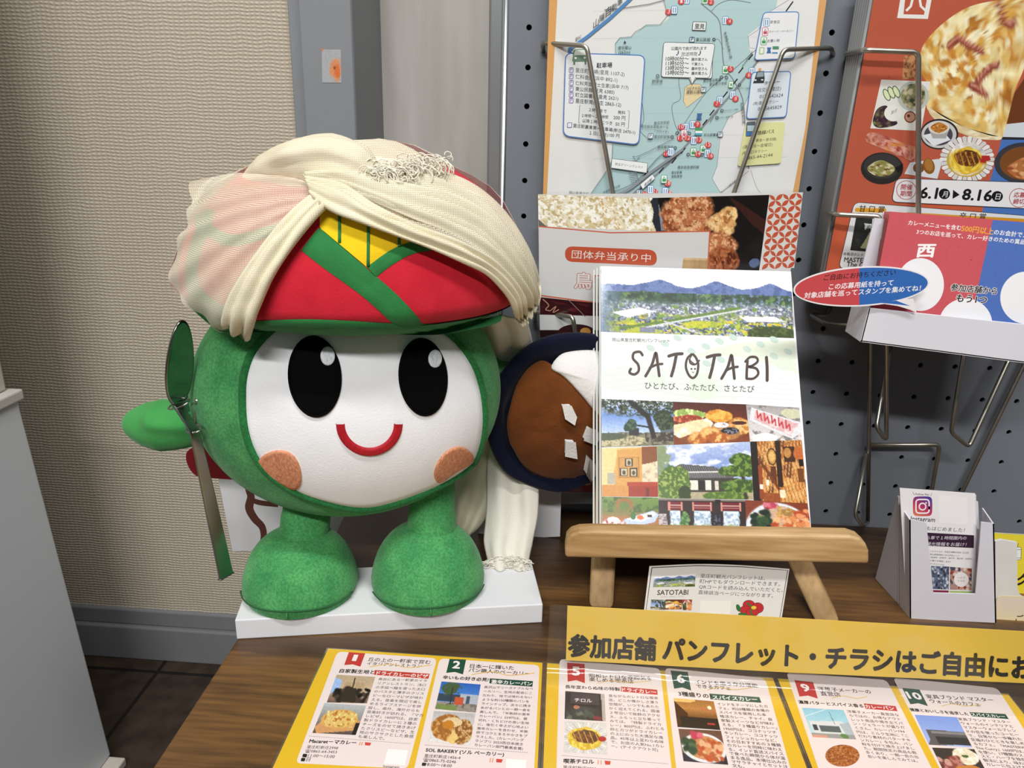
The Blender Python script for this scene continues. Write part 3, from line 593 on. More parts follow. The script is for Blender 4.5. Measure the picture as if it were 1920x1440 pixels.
# patch of old tape on the frame
tp = Sheet((0, YW-.0305, 0), (0, 1, 0), tr=(3, 400, 0))
tp.paper([(610, 279), (717, 279), (720, 466), (613, 464)], '#b3b5b8', .0004)
cvt = Cv(30, 44, '#a9abae', .6); cvt.ell(.72, .62, .3, .34, '#d98a58', n=.4, soft=.5); cvt.ell(.78, .62, .16, .2, '#d4703a', n=.5, soft=.4); cvt.ell(.66, .55, .06, .05, '#8a4a2c', soft=.5); cvt.grain(.08)
tp.photo([(611, 280), (716, 280), (719, 465), (614, 463)], cvt); tp.poly([(600, 268), (610, 272), (622, 290), (610, 286)], '#dd7a48')
tag(tp.build('tape_patch', printmat('tape', .6)), 'old square of clear tape with an orange stain on the grey door frame', 'tape')

# white cabinet at the left edge, seen by its right-hand side
cY = .048
b0 = atY(212, 1432, cY); t0 = atY(24, 735, cY); tt = atY(0, 655, cY)
cab = thing('cabinet', (b0[0]-.25, -.3, ZF), 'white painted cabinet with a moulded ledge at the left edge of the photo', 'cabinet')
def slab(xa, za, xb, zb, y0, y1, depth=.45):
    V = [(xa, y0, za), (xb, y0, zb), (xb-depth, y0, zb), (xa-depth, y0, za)]; return prism(V, (0, y1-y0, 0))
zl = t0[2]
mods(obj('body', *slab(b0[0], ZF+.012, t0[0]+.004, zl, -.75, cY), M_white, cab), bevel=.003)
mods(obj('ledge', *box(t0[0]-.44, t0[0]+.009, -.76, cY+.004, zl-.009, zl+.003), mat('ledge_paint', '#c9c5bf', .45), cab), bevel=.002)
xu = atY(13, 728, cY-.004)[0]
mods(obj('upper_section', *slab(xu, zl+.003, xu, zl+1.25, -.75, cY-.004), mat('upper_paint', '#c4beb2', .5), cab), bevel=.003)
mods(obj('plinth', *box(b0[0]-.44, b0[0]+.020, -.76, cY-.002, ZF, ZF+.012), mat('plinth_paint', '#c8c1b6', .5), cab), bevel=.002)

# table
M_table = woodmat('dark_stained_wood', '#513a25', '#3a2818', '#7f5a32', 'X', 6.5, .38, .10, 22)
tab = thing('table', (0.2, -.28, ZF), 'dark stained low wooden table carrying the whole display', 'table')
tx0 = atZ(446, 1197, 0)[0]-.0005
mods(obj('tabletop', *box(tx0, .95, -.52, -.002, -.032, 0), M_table, tab), bevel=.002)
for x in (tx0+.05, .90):
    for y in (-.48, -.05): mods(obj('leg', *box(x-.025, x+.025, y-.025, y+.025, ZF, -.032), M_table, tab), bevel=.002)

# ------------------------------------------------------------------ pegboard
PIT = .03; HZ = 0.4324; HR = .0023
M_peg = mat('pegboard_paint', '#6e737b', .55, var=.03, vscale=8); M_alu = mat('brushed_aluminium', '#c3c6c8', .28, 1.0, var=.04, vscale=30, stretch=(4, 4, .1))
pegx0 = atY(951, 200, 0)[0]
peg = thing('pegboard', (.2, 0, ZF), 'tall dark grey pegboard with round holes and a silver edge post behind the table', 'pegboard')
def pegpanel():
    V = []; F = []; n = 16
    def quad(x0, x1, z0, z1): 
        k = len(V); V.extend([(x0, 0, z0), (x1, 0, z0), (x1, 0, z1), (x0, 0, z1)]); F.append((k, k+1, k+2, k+3))
    cs = range(-8, 17); rs = range(-4, 16); h = PIT/2
    for c in cs:
        for r in rs:
            x, z = c*PIT, HZ-r*PIT; k = len(V)
            for i in range(n):
                t = 2*math.pi*(i+.5)/n; q = max(abs(math.cos(t)), abs(math.sin(t)))
                V.append((x+HR*math.cos(t), 0, z+HR*math.sin(t)))
                V.append((x+h*math.cos(t)/q, 0, z+h*math.sin(t)/q)); V.append((x+HR*math.cos(t), .0022, z+HR*math.sin(t)))
            # true corners
            kc = len(V); V.extend([(x+h, 0, z+h), (x-h, 0, z+h), (x-h, 0, z-h), (x+h, 0, z-h)])
            for i in range(n):
                a, b = k+3*i, k+3*((i+1) % n); F.append((a, b, b+2, a+2))
                if i % 4 == 1: F.append((a, a+1, kc+i//4, b+1, b))
                else: F.append((a, a+1, b+1, b))
    x0, x1, z1, z0 = cs[0]*PIT-h, cs[-1]*PIT+h, HZ-rs[0]*PIT+h, HZ-rs[-1]*PIT-h
    quad(pegx0, x0, z0, z1); quad(x0, x1, ZF, z0); quad(pegx0, x0, ZF, z0)
    return V, F, x1, z0, z1
V, F, px1, pz0, pz1 = pegpanel()
obj('panel', V, F, M_peg, peg)
obj('back_panel', *box(pegx0, px1, .012, .016, ZF, pz1), M_black, peg)  # black sheet added to stand for the darkness behind the open holes
xp0, xp1 = atY(914, 200, -.004)[0], atY(949, 200, -.004)[0]
mods(obj('edge_post', *box(xp0, xp1-.0035, -.0015, .022, ZF, pz1+.05), mat('grey_post', '#8e9194', .35, .6), peg), bevel=.002)
obj('edge_trim', *tube([((xp1-.0022), .0015, ZF), ((xp1-.0022), .0015, pz1+.05)], .0032, 16), M_alu, peg, True)

# ------------------------------------------------------------------ wire racks
M_wire = mat('zinc_wire', '#b4b0a6', .36, 1.0, var=.12, vscale=60)
def wire(pts, r=.0019, rad=.0045):
    return tube(round_path([atY(x, y, Y) for x, y, Y in pts], rad), r, 10)
def rack(name, label, wires, parts):
    P0 = atY(*wires[0][0]); t = thing(name, P0, label, 'wire rack', 'wire leaflet racks on the pegboard')
    for w, pn in zip(wires, parts): obj(pn, *wire(w), M_wire, t, True)
    return t
rack('wire_rack', 'silver wire rack with splayed arms holding the town map', [
    [(1019, 96, 0), (1017, 80, -.012), (1100, 86, -.0315), (1150, 365, -.0315), (1163, 470, -.0315)],
    [(1562, 102, 0), (1558, 90, -.012), (1469, 93, -.0315), (1375, 365, -.0315), (1345, 470, -.0315)],
    [(1163, 470, -.0315), (1254, 474, -.0315), (1345, 470, -.0315)]], ['arm', 'arm', 'crossbar'])
rack('wire_rack', 'silver wire rack around the lower part of the chicken bento flyer', [
    [(1003, 600, 0), (1003, 585, -.03), (1074, 594, -.062), (1090, 700, -.062), (1094, 850, -.062)],
    [(1478, 640, 0), (1470, 625, -.03), (1405, 625, -.062), (1385, 850, -.062)], [(1094, 850, -.062), (1385, 850, -.062)]], ['arm', 'arm', 'crossbar'])
rack('wire_rack', 'silver wire rack in front of the red festival leaflets', [
    [(1588, 112, 0), (1586, 101, -.012), (1622, 94, -.067), (1722, 98, -.067), (1722, 400, -.067), (1718, 540, -.067)],
    [(1718, 540, -.067), (2010, 560, -.067), (2060, 110, -.067), (2030, 95, -.01), (2015, 110, 0)]], ['arm', 'arm'])
rack('wire_rack', 'silver wire rack carrying the white tray of red entry cards', [
    [(1545, 410, 0), (1541, 394, -.006), (1568, 402, -.07), (1652, 406, -.075), (1660, 600, -.080)],
    [(1558, 574, 0), (1551, 592, -.005), (1520, 590, -.012), (1548, 606, -.05), (1640, 616, -.09), (1900, 640, -.09)]], ['arm', 'shelf_wire'])
rack('wire_rack', 'bare silver wire rack with hanging loops under the white card tray', [
    [(1635, 560, -.012), (1632, 646, -.012), (1627, 978, -.012)],
    [(1680, 600, -.012), (1656, 728, -.03), (1643, 801, -.045), (1662, 826, -.045), (1662, 650, -.05), (1661, 600, -.05)],
    [(1815, 620, -.05), (1783, 810, -.045), (1817, 838, -.045), (1893, 672, -.03), (1910, 620, -.012)],
    [(1950, 620, -.012), (1919, 686, -.012), (1800, 930, -.012), (1785, 960, 0)],
    [(1632, 834, -.012), (1762, 834, -.012), (1745, 930, -.012), (1738, 965, 0)],
    [(1625, 850, -.012), (1603, 966, -.03), (1618, 986, -.03), (1627, 978, -.012)]],
    ['upright', 'loop', 'loop', 'stay', 'bracket', 'foot_loop'])

# ------------------------------------------------------------------ printed matter on the pegboard
PM_gloss = printmat('gloss_print', .32, .06, .3); PM_matte = printmat('matt_print', .6); PM_lam = printmat('laminated_print', .34, .30)
M_film = clearmat('clear_sleeve', gloss=.02, rough=.16, ripple=.35)
def sleeve(parent, P, Yp, name='clear_sleeve'):
    A = [atY(x, y, Yp) for x, y in P]
    return obj(name, np.vstack([A]), [tuple(range(len(A)))], M_film, parent)
INK = '#26262a'
# town map
g = thing('town_map', atY(1260, 430, -.018), 'town map sheet with blue land and red numbered spots in a clear sleeve', 'map')
S = Sheet((0, -.018, 0), (0, 1, 0))
S.paper([(1036, -200), (1579, -200), (1487, 430), (1016, 430)], '#e4e3e2')
S.poly([(1036, -200), (1053, -200), (1045, 0), (1022, 430), (1016, 430)], '#d9a05c'); S.poly([(1560, -200), (1579, -200), (1487, 430), (1473, 430), (1510, 240), (1536, 0)], '#dba468')
S.tr = (3.79, 980, 0); BL = '#b3cfd2'
S.poly([(1030, -250), (1000, -40), (1015, 60), (1040, 130), (975, 178), (875, 178), (770, 262), (690, 268), (658, 310), (660, 560), (740, 1000), (635, 1010), (630, 1140), (590, 1220), (480, 1380), (440, 1620), (1500, 1620), (1420, 1380), (1350, 1270), (1380, 1180), (1400, 960), (1470, 830), (1560, 790), (1680, 700), (1640, 350), (1600, 250), (1690, 180), (1800, 60), (1850, -250)], BL)
S.tr = (3.79, 1260, 0)
S.poly([(545, 260), (610, 215), (700, 80), (860, -20), (900, 30), (840, 520), (820, 830), (560, 1380), (350, 1380), (285, 1270), (320, 1180), (345, 950), (405, 830), (500, 780), (545, 680), (590, 420), (545, 340)], '#e4e3e6')
S.line([(350, 1380), (285, 1270), (320, 1180), (345, 950), (405, 830), (500, 780), (545, 680)], 3, '#70757c'); S.line([(590, 345), (550, 340), (540, 260), (610, 215), (700, 80), (860, -20)], 3, '#70757c')
for y in (70, 265, 440, 620, 800, 960, 1120): S.line([(-560, y+10), (820, y-5)], 1.2, '#a9bcc0')
S.poly([(135, 595), (205, 600), (215, 680), (105, 765), (80, 720), (90, 620)], '#e6d3a8'); S.line([(135, 595), (205, 600), (215, 680), (105, 765), (80, 720), (90, 620), (135, 595)], 3, '#6a7076')
for P, wd_, c in (([(205, 25), (290, 95), (335, 150), (350, 250), (370, 470), (430, 560), (500, 700), (520, 900), (545, 1200)], 8, '#80878d'), ([(650, 380), (480, 600), (220, 900), (-40, 1180), (-330, 1420)], 16, '#8a8f94'),
                 ([(600, 350), (430, 500), (250, 650), (100, 860), (40, 960)], 4, '#70777e'), ([(120, 480), (50, 560), (60, 700), (0, 750), (20, 880), (60, 960)], 4, '#70777e'), ([(280, 80), (330, 30), (420, 0), (560, 20)], 4, '#70777e'), ([(-270, 560), (-230, 640), (-200, 840), (-230, 920), (-180, 980)], 4, '#70777e'), ([(300, 290), (330, 280), (365, 350)], 3, '#70777e'), ([(560, 1210), (600, 1330), (640, 1380)], 4, '#b9b98c'), ([(545, 1215), (350, 1370)], 4, '#b0b090')):
    S.line(smooth_path(P, 5), wd_, c)
for i in range(9):
    a = np.array([860, 0])+(np.array([-400, 1500])-np.array([860, 0]))*0; t = np.array([[575, 385], [505, 480], [465, 560], [395, 650], [300, 780], [250, 850], [95, 1050], [30, 1120], [-60, 1190]])[i]
    S.line([t, t+np.array([-32, 40])], 9, '#1e1e20')
S.line([(860, 10), (810, 80)], 9, '#1e1e20'); S.line([(-170, 1215), (-200, 1250)], 9, '#1e1e20'); S.line([(-240, 1360), (-210, 1330)], 9, '#1e1e20')
def spot(n, x, y): S.ell(x, y, 24, 22, '#cf4a4c', 24); S.text(n, (x-8*len(n), y+10), (x+8*len(n), y+10), '#f3d9d6')
def icon(x, y, c, k=0):
    S.rr([(x-20, y-28), (x+20, y-28), (x+18, y+28), (x-22, y+28)], '#eef2f4', 8, c, 4)
    if k == 0: S.line([(x-8, y-18), (x-9, y+20)], 6, c); S.line([(x+7, y-18), (x+6, y+20)], 6, c)
    else: S.rr([(x-13, y-2), (x+13, y-2), (x+12, y+18), (x-14, y+18)], c, 3); S.line(smooth_path([(x-7, y-2), (x, y-16), (x+7, y-2)]), 4, c)
BLU = '#4a86c0'; GRN = '#3f9a54'
for x, y, c, k in ((380, 145, BLU, 0), (105, 0, BLU, 0), (235, 0, GRN, 1), (18, 72, BLU, 0), (380, 495, GRN, 1), (568, 508, BLU, 0), (340, 712, BLU, 0), (432, 675, BLU, 0), (148, 885, BLU, 0), (100, 905, BLU, 0), (85, 950, '#cf6a8a', 1), (155, 998, BLU, 0), (152, 1080, GRN, 1), (222, 1060, GRN, 1), (252, 1090, BLU, 0), (0, 1085, BLU, 0)): icon(x, y, c, k)
for n, x, y in (('1', 65, 12), ('2', 275, 15), ('4', 408, 153), ('5', 415, 490), ('6', 545, 535), ('7', 318, 738), ('8', 450, 703), ('9', 180, 885), ('10', 65, 903), ('11', 58, 982), ('12', 110, 982), ('13', 190, 995), ('14', 185, 1095), ('15', 255, 1030), ('16', 272, 1108)): spot(n, x, y)
S.rr([(148, 155), (244, 158), (238, 218), (143, 214)], '#e6eaea', 4, '#2a2a2c', 4); S.text('里見', (160, 202), (228, 204), INK, bold=.02)
S.rr([(125, 265), (160, 265), (157, 300), (122, 300)], '#dfe8ea', 8, '#3a4a70', 5); S.text('P', (133, 294), (149, 294), '#3a4a70', bold=.02); S.text('東公民館', (168, 292), (270, 293), INK, bold=.01); S.ring(297, 281, 9, 9, 5, '#3a3a3e')
S.tr = (3.79, 980, 0)
S.line([(580, 70), (700, 60), (900, 30), (1010, 0)], 5, '#70777e'); S.line([(1000, 0), (1030, 110), (975, 175), (875, 178), (840, 205), (800, 225), (770, 262), (690, 268), (658, 310), (660, 385)], 3, '#70777e')
S.line([(780, -20), (620, 130), (460, 262), (330, 352)], 24, '#4f86bf'); S.line([(330, 340), (340, 380)], 20, '#4f86bf')
for t, x, y in (('山', 520, 185), ('陽', 563, 145), ('自', 607, 105), ('動', 648, 70), ('車', 690, 30)): S.text(t, (x-19, y+16), (x+19, y-10), INK, bold=.01)
S.text('里IC', (372, 298), (415, 268), INK)
spot('3', 1036, 86); icon(1078, 72, BLU)
S.poly([(725, 288), (716, 308), (736, 308)], INK); S.text('虚空蔵山', (676, 350), (770, 347), INK, bold=.01); S.text('(262m)', (680, 384), (762, 382), INK)
S.rr([(1000, 312), (1350, 318), (1345, 560), (985, 548)], '#eceff0', 22, '#4a4c58', 4)
S.poly([(1180, 553), (1235, 553), (1202, 600)], '#eceff0'); S.line([(1180, 553), (1202, 600), (1235, 553)], 4, '#4a4c58')
S.tr = (3.79, 1260, 0)
S.rr([(-60, 300), (305, 312), (265, 556), (-78, 548)], '#eceff0', 22, '#4a4c58', 4); S.poly([(128, 545), (165, 547), (142, 600)], '#eceff0'); S.line([(128, 548), (142, 600), (165, 550)], 4, '#4a4c58')
S.text('公園内で曲が流れます', (-8, 356), (245, 354), '#2c2c60' if 0 else INK, bold=.015); S.text('放送時間', (64, 396), (176, 396), INK, bold=.01); S.text('♪', (28, 396), (48, 396), '#40406a'); S.text('♪', (185, 396), (205, 396), '#40406a')
for i, (a, b) in enumerate((('10時00分～', '藤井風さん'), ('11時50分～', '千葉さん'), ('13時30分～', '藤井空さん'), ('15時00分～', '藤井風さん'))): S.text(a, (-46, 432+33*i), (118, 432+33*i), INK, bold=.012); S.text(b, (136, 432+33*i), (250 if len(b) > 4 else 222, 432+33*i), INK, bold=.012)
S.text('つばきの丘', (96, 636), (200, 632), INK); S.text('運動公園', (100, 664), (196, 662), INK)
for x, y in ((222, 638), (342, 955)): S.rr([(x-17, y-18), (x+17, y-18), (x+16, y+18), (x-18, y+18)], '#dfe8ea', 6, '#3a4a70', 4); S.text('P', (x-8, y+11), (x+8, y+11), '#3a4a70')
S.text('里庄東幼稚園', (220, 582), (345, 574), INK); S.text('里庄東小学校', (264, 606), (388, 598), INK); S.text('町立図書館', (226, 966), (328, 964), INK); S.text('歴史民俗資料館', (38, 1196), (190, 1194), INK); S.text('里庄駅裏', (-6, 1232), (70, 1230), INK); S.text('東駐車場', (-6, 1260), (70, 1258), INK); S.text('アサヒグループ食品', (365, 792), (468, 780), INK); S.text('エスケー油化工業', (328, 842), (432, 832), INK); S.text('アサヒグループ食品', (450, 632), (548, 632), INK)
for x, y in ((350, 548), (386, 552), (478, 603), (353, 786), (318, 836), (122, 948), (35, 945), (0, 972), (22, 1050), (113, 1097), (212, 1100)): S.ring(x, y, 9, 9, 5, '#4a4c50')
for i, t in enumerate('県道里庄地頭上線'): S.text(t, (366+5.5*i, 246+24*i), (386+5.5*i, 246+24*i), INK)
for i, t in enumerate('県道園井里庄線'): S.text(t, (484+2*i, 745+22*i), (502+2*i, 745+22*i), INK)
S.text('JR山陽本線', (492, 488), (568, 380), INK); S.text('国道2号線', (268, 872), (325, 795), INK); S.text('浅口バス鴨方線', (338, 1380), (450, 1290), INK)
S.poly([(176, 806), (214, 806), (204, 828), (210, 850), (170, 850), (180, 828)], '#3f6aa4'); S.rect(164, 908, 214, 930, '#4f9a68'); S.rect(164, 930, 214, 946, '#f2f4f4'); S.rect(164, 946, 212, 962, '#58a8c8')
S.rr([(404, 578), (434, 580), (430, 624), (400, 622)], '#eef4ea', 5, '#5aa060', 4); S.rect(412, 594, 424, 612, '#5aa060')
# legend, taxi and bus panels
S.rr([(648, 90), (900, 85), (868, 415), (582, 428)], '#e9e9ee', 28, '#4f7fc2', 7)
icon(670, 160, BLU); S.text('飲食店', (694, 168), (762, 166), INK); icon(660, 226, '#c84a60', 2); S.text('スイーツ・ベーカリー', (686, 234), (858, 228), INK); icon(650, 292, GRN, 1); S.text('お買い物', (674, 302), (760, 298), INK)
S.rr([(622, 340), (652, 340), (648, 384), (618, 384)], '#e8f0d8', 5, '#5aa060', 4); S.poly([(672, 338), (704, 338), (696, 358), (702, 380), (668, 380), (676, 358)], '#3f6aa4'); S.rect(712, 330, 756, 352, '#4f8f68'); S.rect(708, 372, 748, 382, '#4a86c0')
S.rr([(565, 515), (842, 508), (808, 832), (525, 845)], '#dbe4ee', 28, '#4f7fc2', 7)
S.poly([(585, 560), (600, 510), (650, 505), (656, 560), (650, 592), (572, 594)], '#2c2e36'); S.poly([(605, 515), (646, 511), (648, 545), (596, 550)], '#93a4ac'); S.rect(612, 486, 632, 500, '#e09a4c'); S.ell(590, 570, 9, 5, '#e8e8ea'); S.ell(638, 568, 9, 5, '#e8e8ea')
S.text('タクシー', (652, 604), (762, 592), INK, bold=.015); S.text('旭交通(里庄)', (602, 654), (770, 640), INK); S.text('0120642624', (618, 700), (784, 688), INK); S.text('(有)里庄タクシー', (574, 746), (752, 730), INK); S.text('0865645829', (606, 788), (774, 772), INK)
S.rr([(520, 870), (800, 868), (772, 1160), (462, 1182)], '#e2e0a4', 22)
S.text('路線バス', (604, 958), (722, 944), INK, bold=.015); S.text('寄島～里庄線)', (592, 1008), (738, 996), INK); S.text('(運行)月～金曜日)', (500, 1056), (710, 1036), INK); S.text('(有)浅口タクシー', (494, 1098), (672, 1078), INK); S.text('0865-44-2144', (520, 1136), (710, 1112), INK)
S.rr([(526, 868), (590, 862), (588, 968), (520, 972)], '#5a6472', 10); S.rect(532, 892, 584, 932, '#b8d0da'); S.rect(522, 940, 582, 962, '#3f78c0')
S.tr = (3.79, 980, 0)
S.rr([(305, 378), (868, 395), (825, 1030), (288, 965)], '#e6e9ec', 50, '#4f78c0', 8)
S.rr([(362, 352), (458, 348), (466, 440), (350, 442)], '#6a8a74', 16); S.poly([(372, 358), (448, 354), (452, 392), (364, 394)], '#dde6e0'); S.ell(376, 414, 8, 7, '#eef2ee'); S.ell(440, 412, 8, 7, '#eef2ee'); S.rect(360, 440, 372, 462, '#5a7864'); S.rect(440, 438, 452, 460, '#5a7864')
S.text('駐車場', (524, 482), (634, 478), INK, bold=.02)
PK = [('里庄町役場(里見 1107-2)', 722, 498, 542), ('仁科会館(浜中 892-1)', 672, 543, 584), ('仁科芳雄博士生家(浜中 717)', 750, 588, 636), ('東公民館(里見 6385)', 650, 630, 668), ('町立図書館(里見 2621)', 678, 672, 712), ('里庄駅南(新庄 2863-12)', 698, 714, 758)]
for t, xe, y0, y1 in PK:
    S.rr([(332, y0-16), (360, y0-16), (358, y0+18), (330, y0+18)], '#dfe0ea', 5, '#5a4a8a', 4); S.text('P', (338, y0+11), (353, y0+11), '#5a4a8a'); S.text(t, (374, y0+14), (xe, y1), '#3c3c42', bold=.01)
S.text('２時間まで', (470, 790), (596, 802), '#4a4a50'); S.text('無料', (676, 808), (728, 812), '#4a4a50'); S.text('２時間～２４時間', (420, 830), (606, 842), '#4a4a50'); S.text('200 円', (644, 846), (728, 852), '#4a4a50'); S.text('以降１時間につき', (424, 868), (634, 886), '#4a4a50'); S.text('50 円', (658, 892), (724, 896), '#4a4a50')
S.line([(412, 750), (405, 750), (398, 872), (408, 874)], 3, '#5a5a60'); S.line([(744, 786), (757, 788), (750, 912), (738, 910)], 3, '#5a5a60')
S.rr([(320, 872), (350, 872), (347, 906), (317, 906)], '#dfe0ea', 5, '#5a4a8a', 4); S.text('里庄駅裏東第一駐車場(新庄 2470-1)', (358, 902), (798, 952), '#3c3c42', bold=.01); S.text('１日(１台)100 円', (474, 954), (686, 978), '#3c3c42')
S.ring(958, 541, 10, 10, 5, '#4a4c50'); S.text('野球場', (916, 590), (992, 588), INK)
S.text('里庄中学校', (930, 884), (1040, 878), INK); S.text('里庄総合文化ホール', (838, 904), (1034, 914), INK); S.text('「フロイデ」', (936, 940), (1034, 946), INK); S.text('里庄町役場', (932, 980), (1042, 982), INK); S.text('里庄郵便局', (956, 1052), (1068, 1054), INK)
S.rr([(892, 948), (926, 948), (923, 984), (889, 984)], '#dfe8ea', 6, '#3a4a70', 4); S.text('P', (899, 978), (915, 978), '#3a4a70')
for n, x, y in (('17', 1018, 1090), ('18', 1030, 1302), ('19', 1038, 1374), ('21', 936, 1362), ('22', 866, 1380)): spot(n, x, y)
icon(1052, 1078, BLU); icon(1012, 1360, BLU); icon(908, 1345, BLU); icon(1004, 1272, GRN, 1)
S.line(smooth_path([(480, 1380), (590, 1220), (632, 1140), (640, 1010)]), 3, '#70777e'); S.line(smooth_path([(650, 1360), (800, 1290), (960, 1120), (1040, 1060)]), 5, '#70777e'); S.line(smooth_path([(780, 1110), (840, 1100), (1080, 980)]), 4, '#70777e'); S.line(smooth_path([(640, 1390), (760, 1340), (900, 1230), (1137, 1060)]), 18, '#8a8f94')
for i in range(6): S.line([(752+3*i, 1226+12*i), (806+4*i, 1222+11*i)], 4, '#70777e')
S.line([(806, 1222), (826, 1290)], 4, '#70777e'); S.line([(784, 1112), (838, 1200)], 4, '#70777e'); S.line([(832, 1110), (790, 1160)], 4, '#70777e')
S.rr([(634, 1126), (886, 1158), (880, 1228), (628, 1192)], '#e8ebea', 3, '#4a4c50', 3); S.text('新庄グリーンクレスト', (656, 1172), (852, 1196), INK, bold=.01)
S.rr([(832, 1310), (920, 1236), (940, 1266), (852, 1344)], '#e8ebea', 3, '#4a4c50', 3); S.text('里庄駅', (862, 1328), (916, 1280), INK, bold=.02); S.text('寄島笠岡里庄線', (570, 1376), (690, 1324), INK)
S.rr([(808, 1348), (836, 1348), (834, 1382), (806, 1382)], '#dfe8ea', 6, '#3a4a70', 4); S.text('P', (814, 1376), (828, 1376), '#3a4a70'); S.text('岡山県里庄町', (330, 1376), (470, 1386), INK)
S.build('map_print', PM_matte, g)
sleeve(g, [(1020, -200), (1590, -200), (1566, -20), (1540, 180), (1496, 430), (1005, 430), (1012, 120)], -.0195)

# chicken bento flyer
g = thing('bento_flyer', atY(1220, 945, -.05), 'group bento flyer with fried chicken photos in a clear sleeve below the map', 'flyer')
S = Sheet((0, -.05, 0), (0, 1, 0), tr=(3.6226, 990, 340))
S.paper([(68, 88), (1868, 75), (1785, 600), (1550, 2190), (105, 2190), (78, 880)], '#d9d8d8')
S.photo([(68, 90), (848, 113), (885, 340), (72, 305)], pic_rice()); S.photo([(845, 113), (1640, 92), (1570, 606), (900, 606)], pic_karaage())
S.poly([(72, 302), (560, 345), (1240, 335), (1228, 540), (1216, 640), (1190, 900), (470, 830), (78, 780)], '#c9694e'); S.poly([(74, 311), (560, 354), (1230, 344), (1219, 540), (1205, 640), (1180, 890), (470, 820), (78, 770)], '#d6d5d6')
a = np.array([(1640, 92), (1868, 77), (1808, 588), (1587, 600)], float); S.poly(a, '#d8d6d4')
TI = '#c0553a'
def lens(p, q, w, c):
    p = np.asarray(p, float); q = np.asarray(q, float); d = q-p; n_ = np.array([-d[1], d[0]]); t = np.linspace(0, 1, 7)[:, None]; bul = np.sin(np.pi*t)*w
    S.poly(np.vstack([p+d*t+n_*bul, (p+d*t-n_*bul)[::-1][1:-1]]), c)
def sq(u, v): return (a[0]*(1-u)+a[1]*u)*(1-v)+(a[3]*(1-u)+a[2]*u)*v
hh = S.h
for i in range(6):
    for j in range(13):
        if (i+j) % 2 == 0:
            for di, dj in ((1, 1), (-1, 1)):
                p, q = (i/5, j/12), ((i+di)/5, (j+dj)/12)
                if q[1] <= 1.0 and -.01 <= q[0] <= 1.01 and p[0] <= 1.0: S.h = hh; lens(sq(*p), sq(*q), .21, TI)
S.h = hh+1e-5
S.rr([(252, 440), (872, 466), (878, 574), (250, 545)], TI, 54); S.text('団体弁当承り中', (296, 518), (832, 545), '#e8dfdc', bold=.01, h=62)
S.text('鳥', (316, 716), (432, 722), '#dcdadb', bold=.022, out='#c0553a', ow=.032, h=116); S.line([(452, 640), (450, 690), (440, 722)], 8, '#c0553a'); S.line([(452, 640), (500, 642)], 8, '#c0553a')
S.photo([(78, 785), (470, 832), (1200, 890), (1160, 1300), (95, 1300)][:4] if 0 else [(80, 786), (1190, 905), (1150, 930), (80, 905)], Cv(30, 8, '#3a1014').tex('#2a0a0c', 9, .5).tex('#5a2024', 14, .6))
S.line([(270, 800), (390, 920)], 5, '#8a6a6c'); S.line(smooth_path([(100, 800), (140, 840), (120, 870), (150, 880)]), 7, '#b98a78'); S.line(smooth_path([(150, 880), (190, 850), (170, 890), (210, 870)]), 6, '#b98a78')
S.poly([(80, 1010), (1150, 1010), (1140, 1180), (84, 1100)], '#2a1418'); S.ell(330, 1030, 130, 60, '#3a1c1c'); S.ell(390, 1020, 36, 26, '#c08a4a'); S.ell(350, 1050, 30, 24, '#8a4a2c')
S.poly([(86, 1120), (1140, 1180), (1060, 1960), (98, 1900)], '#2c1618'); S.poly([(98, 1900), (1580, 2010), (1570, 2060), (104, 2050)], '#5d1a1e')
S.poly([(92, 1780), (1620, 1850), (1585, 2130), (104, 2110)], '#7d1c20'); S.text('0865-', (170, 2050), (480, 2068), '#b9a09c', h=110); S.poly([(104, 2112), (1585, 2132), (1550, 2190), (105, 2190)], '#6a6a6e')
S.build('flyer_print', PM_gloss, g); sleeve(g, [(50, 70), (1140, 85), (1895, 55), (1810, 590), (1560, 2210), (85, 2210), (62, 880)] if 0 else [(1004, 358), (1250, 362), (1513, 355), (1490, 505), (1422, 950), (1012, 950), (1007, 580)], -.0515)

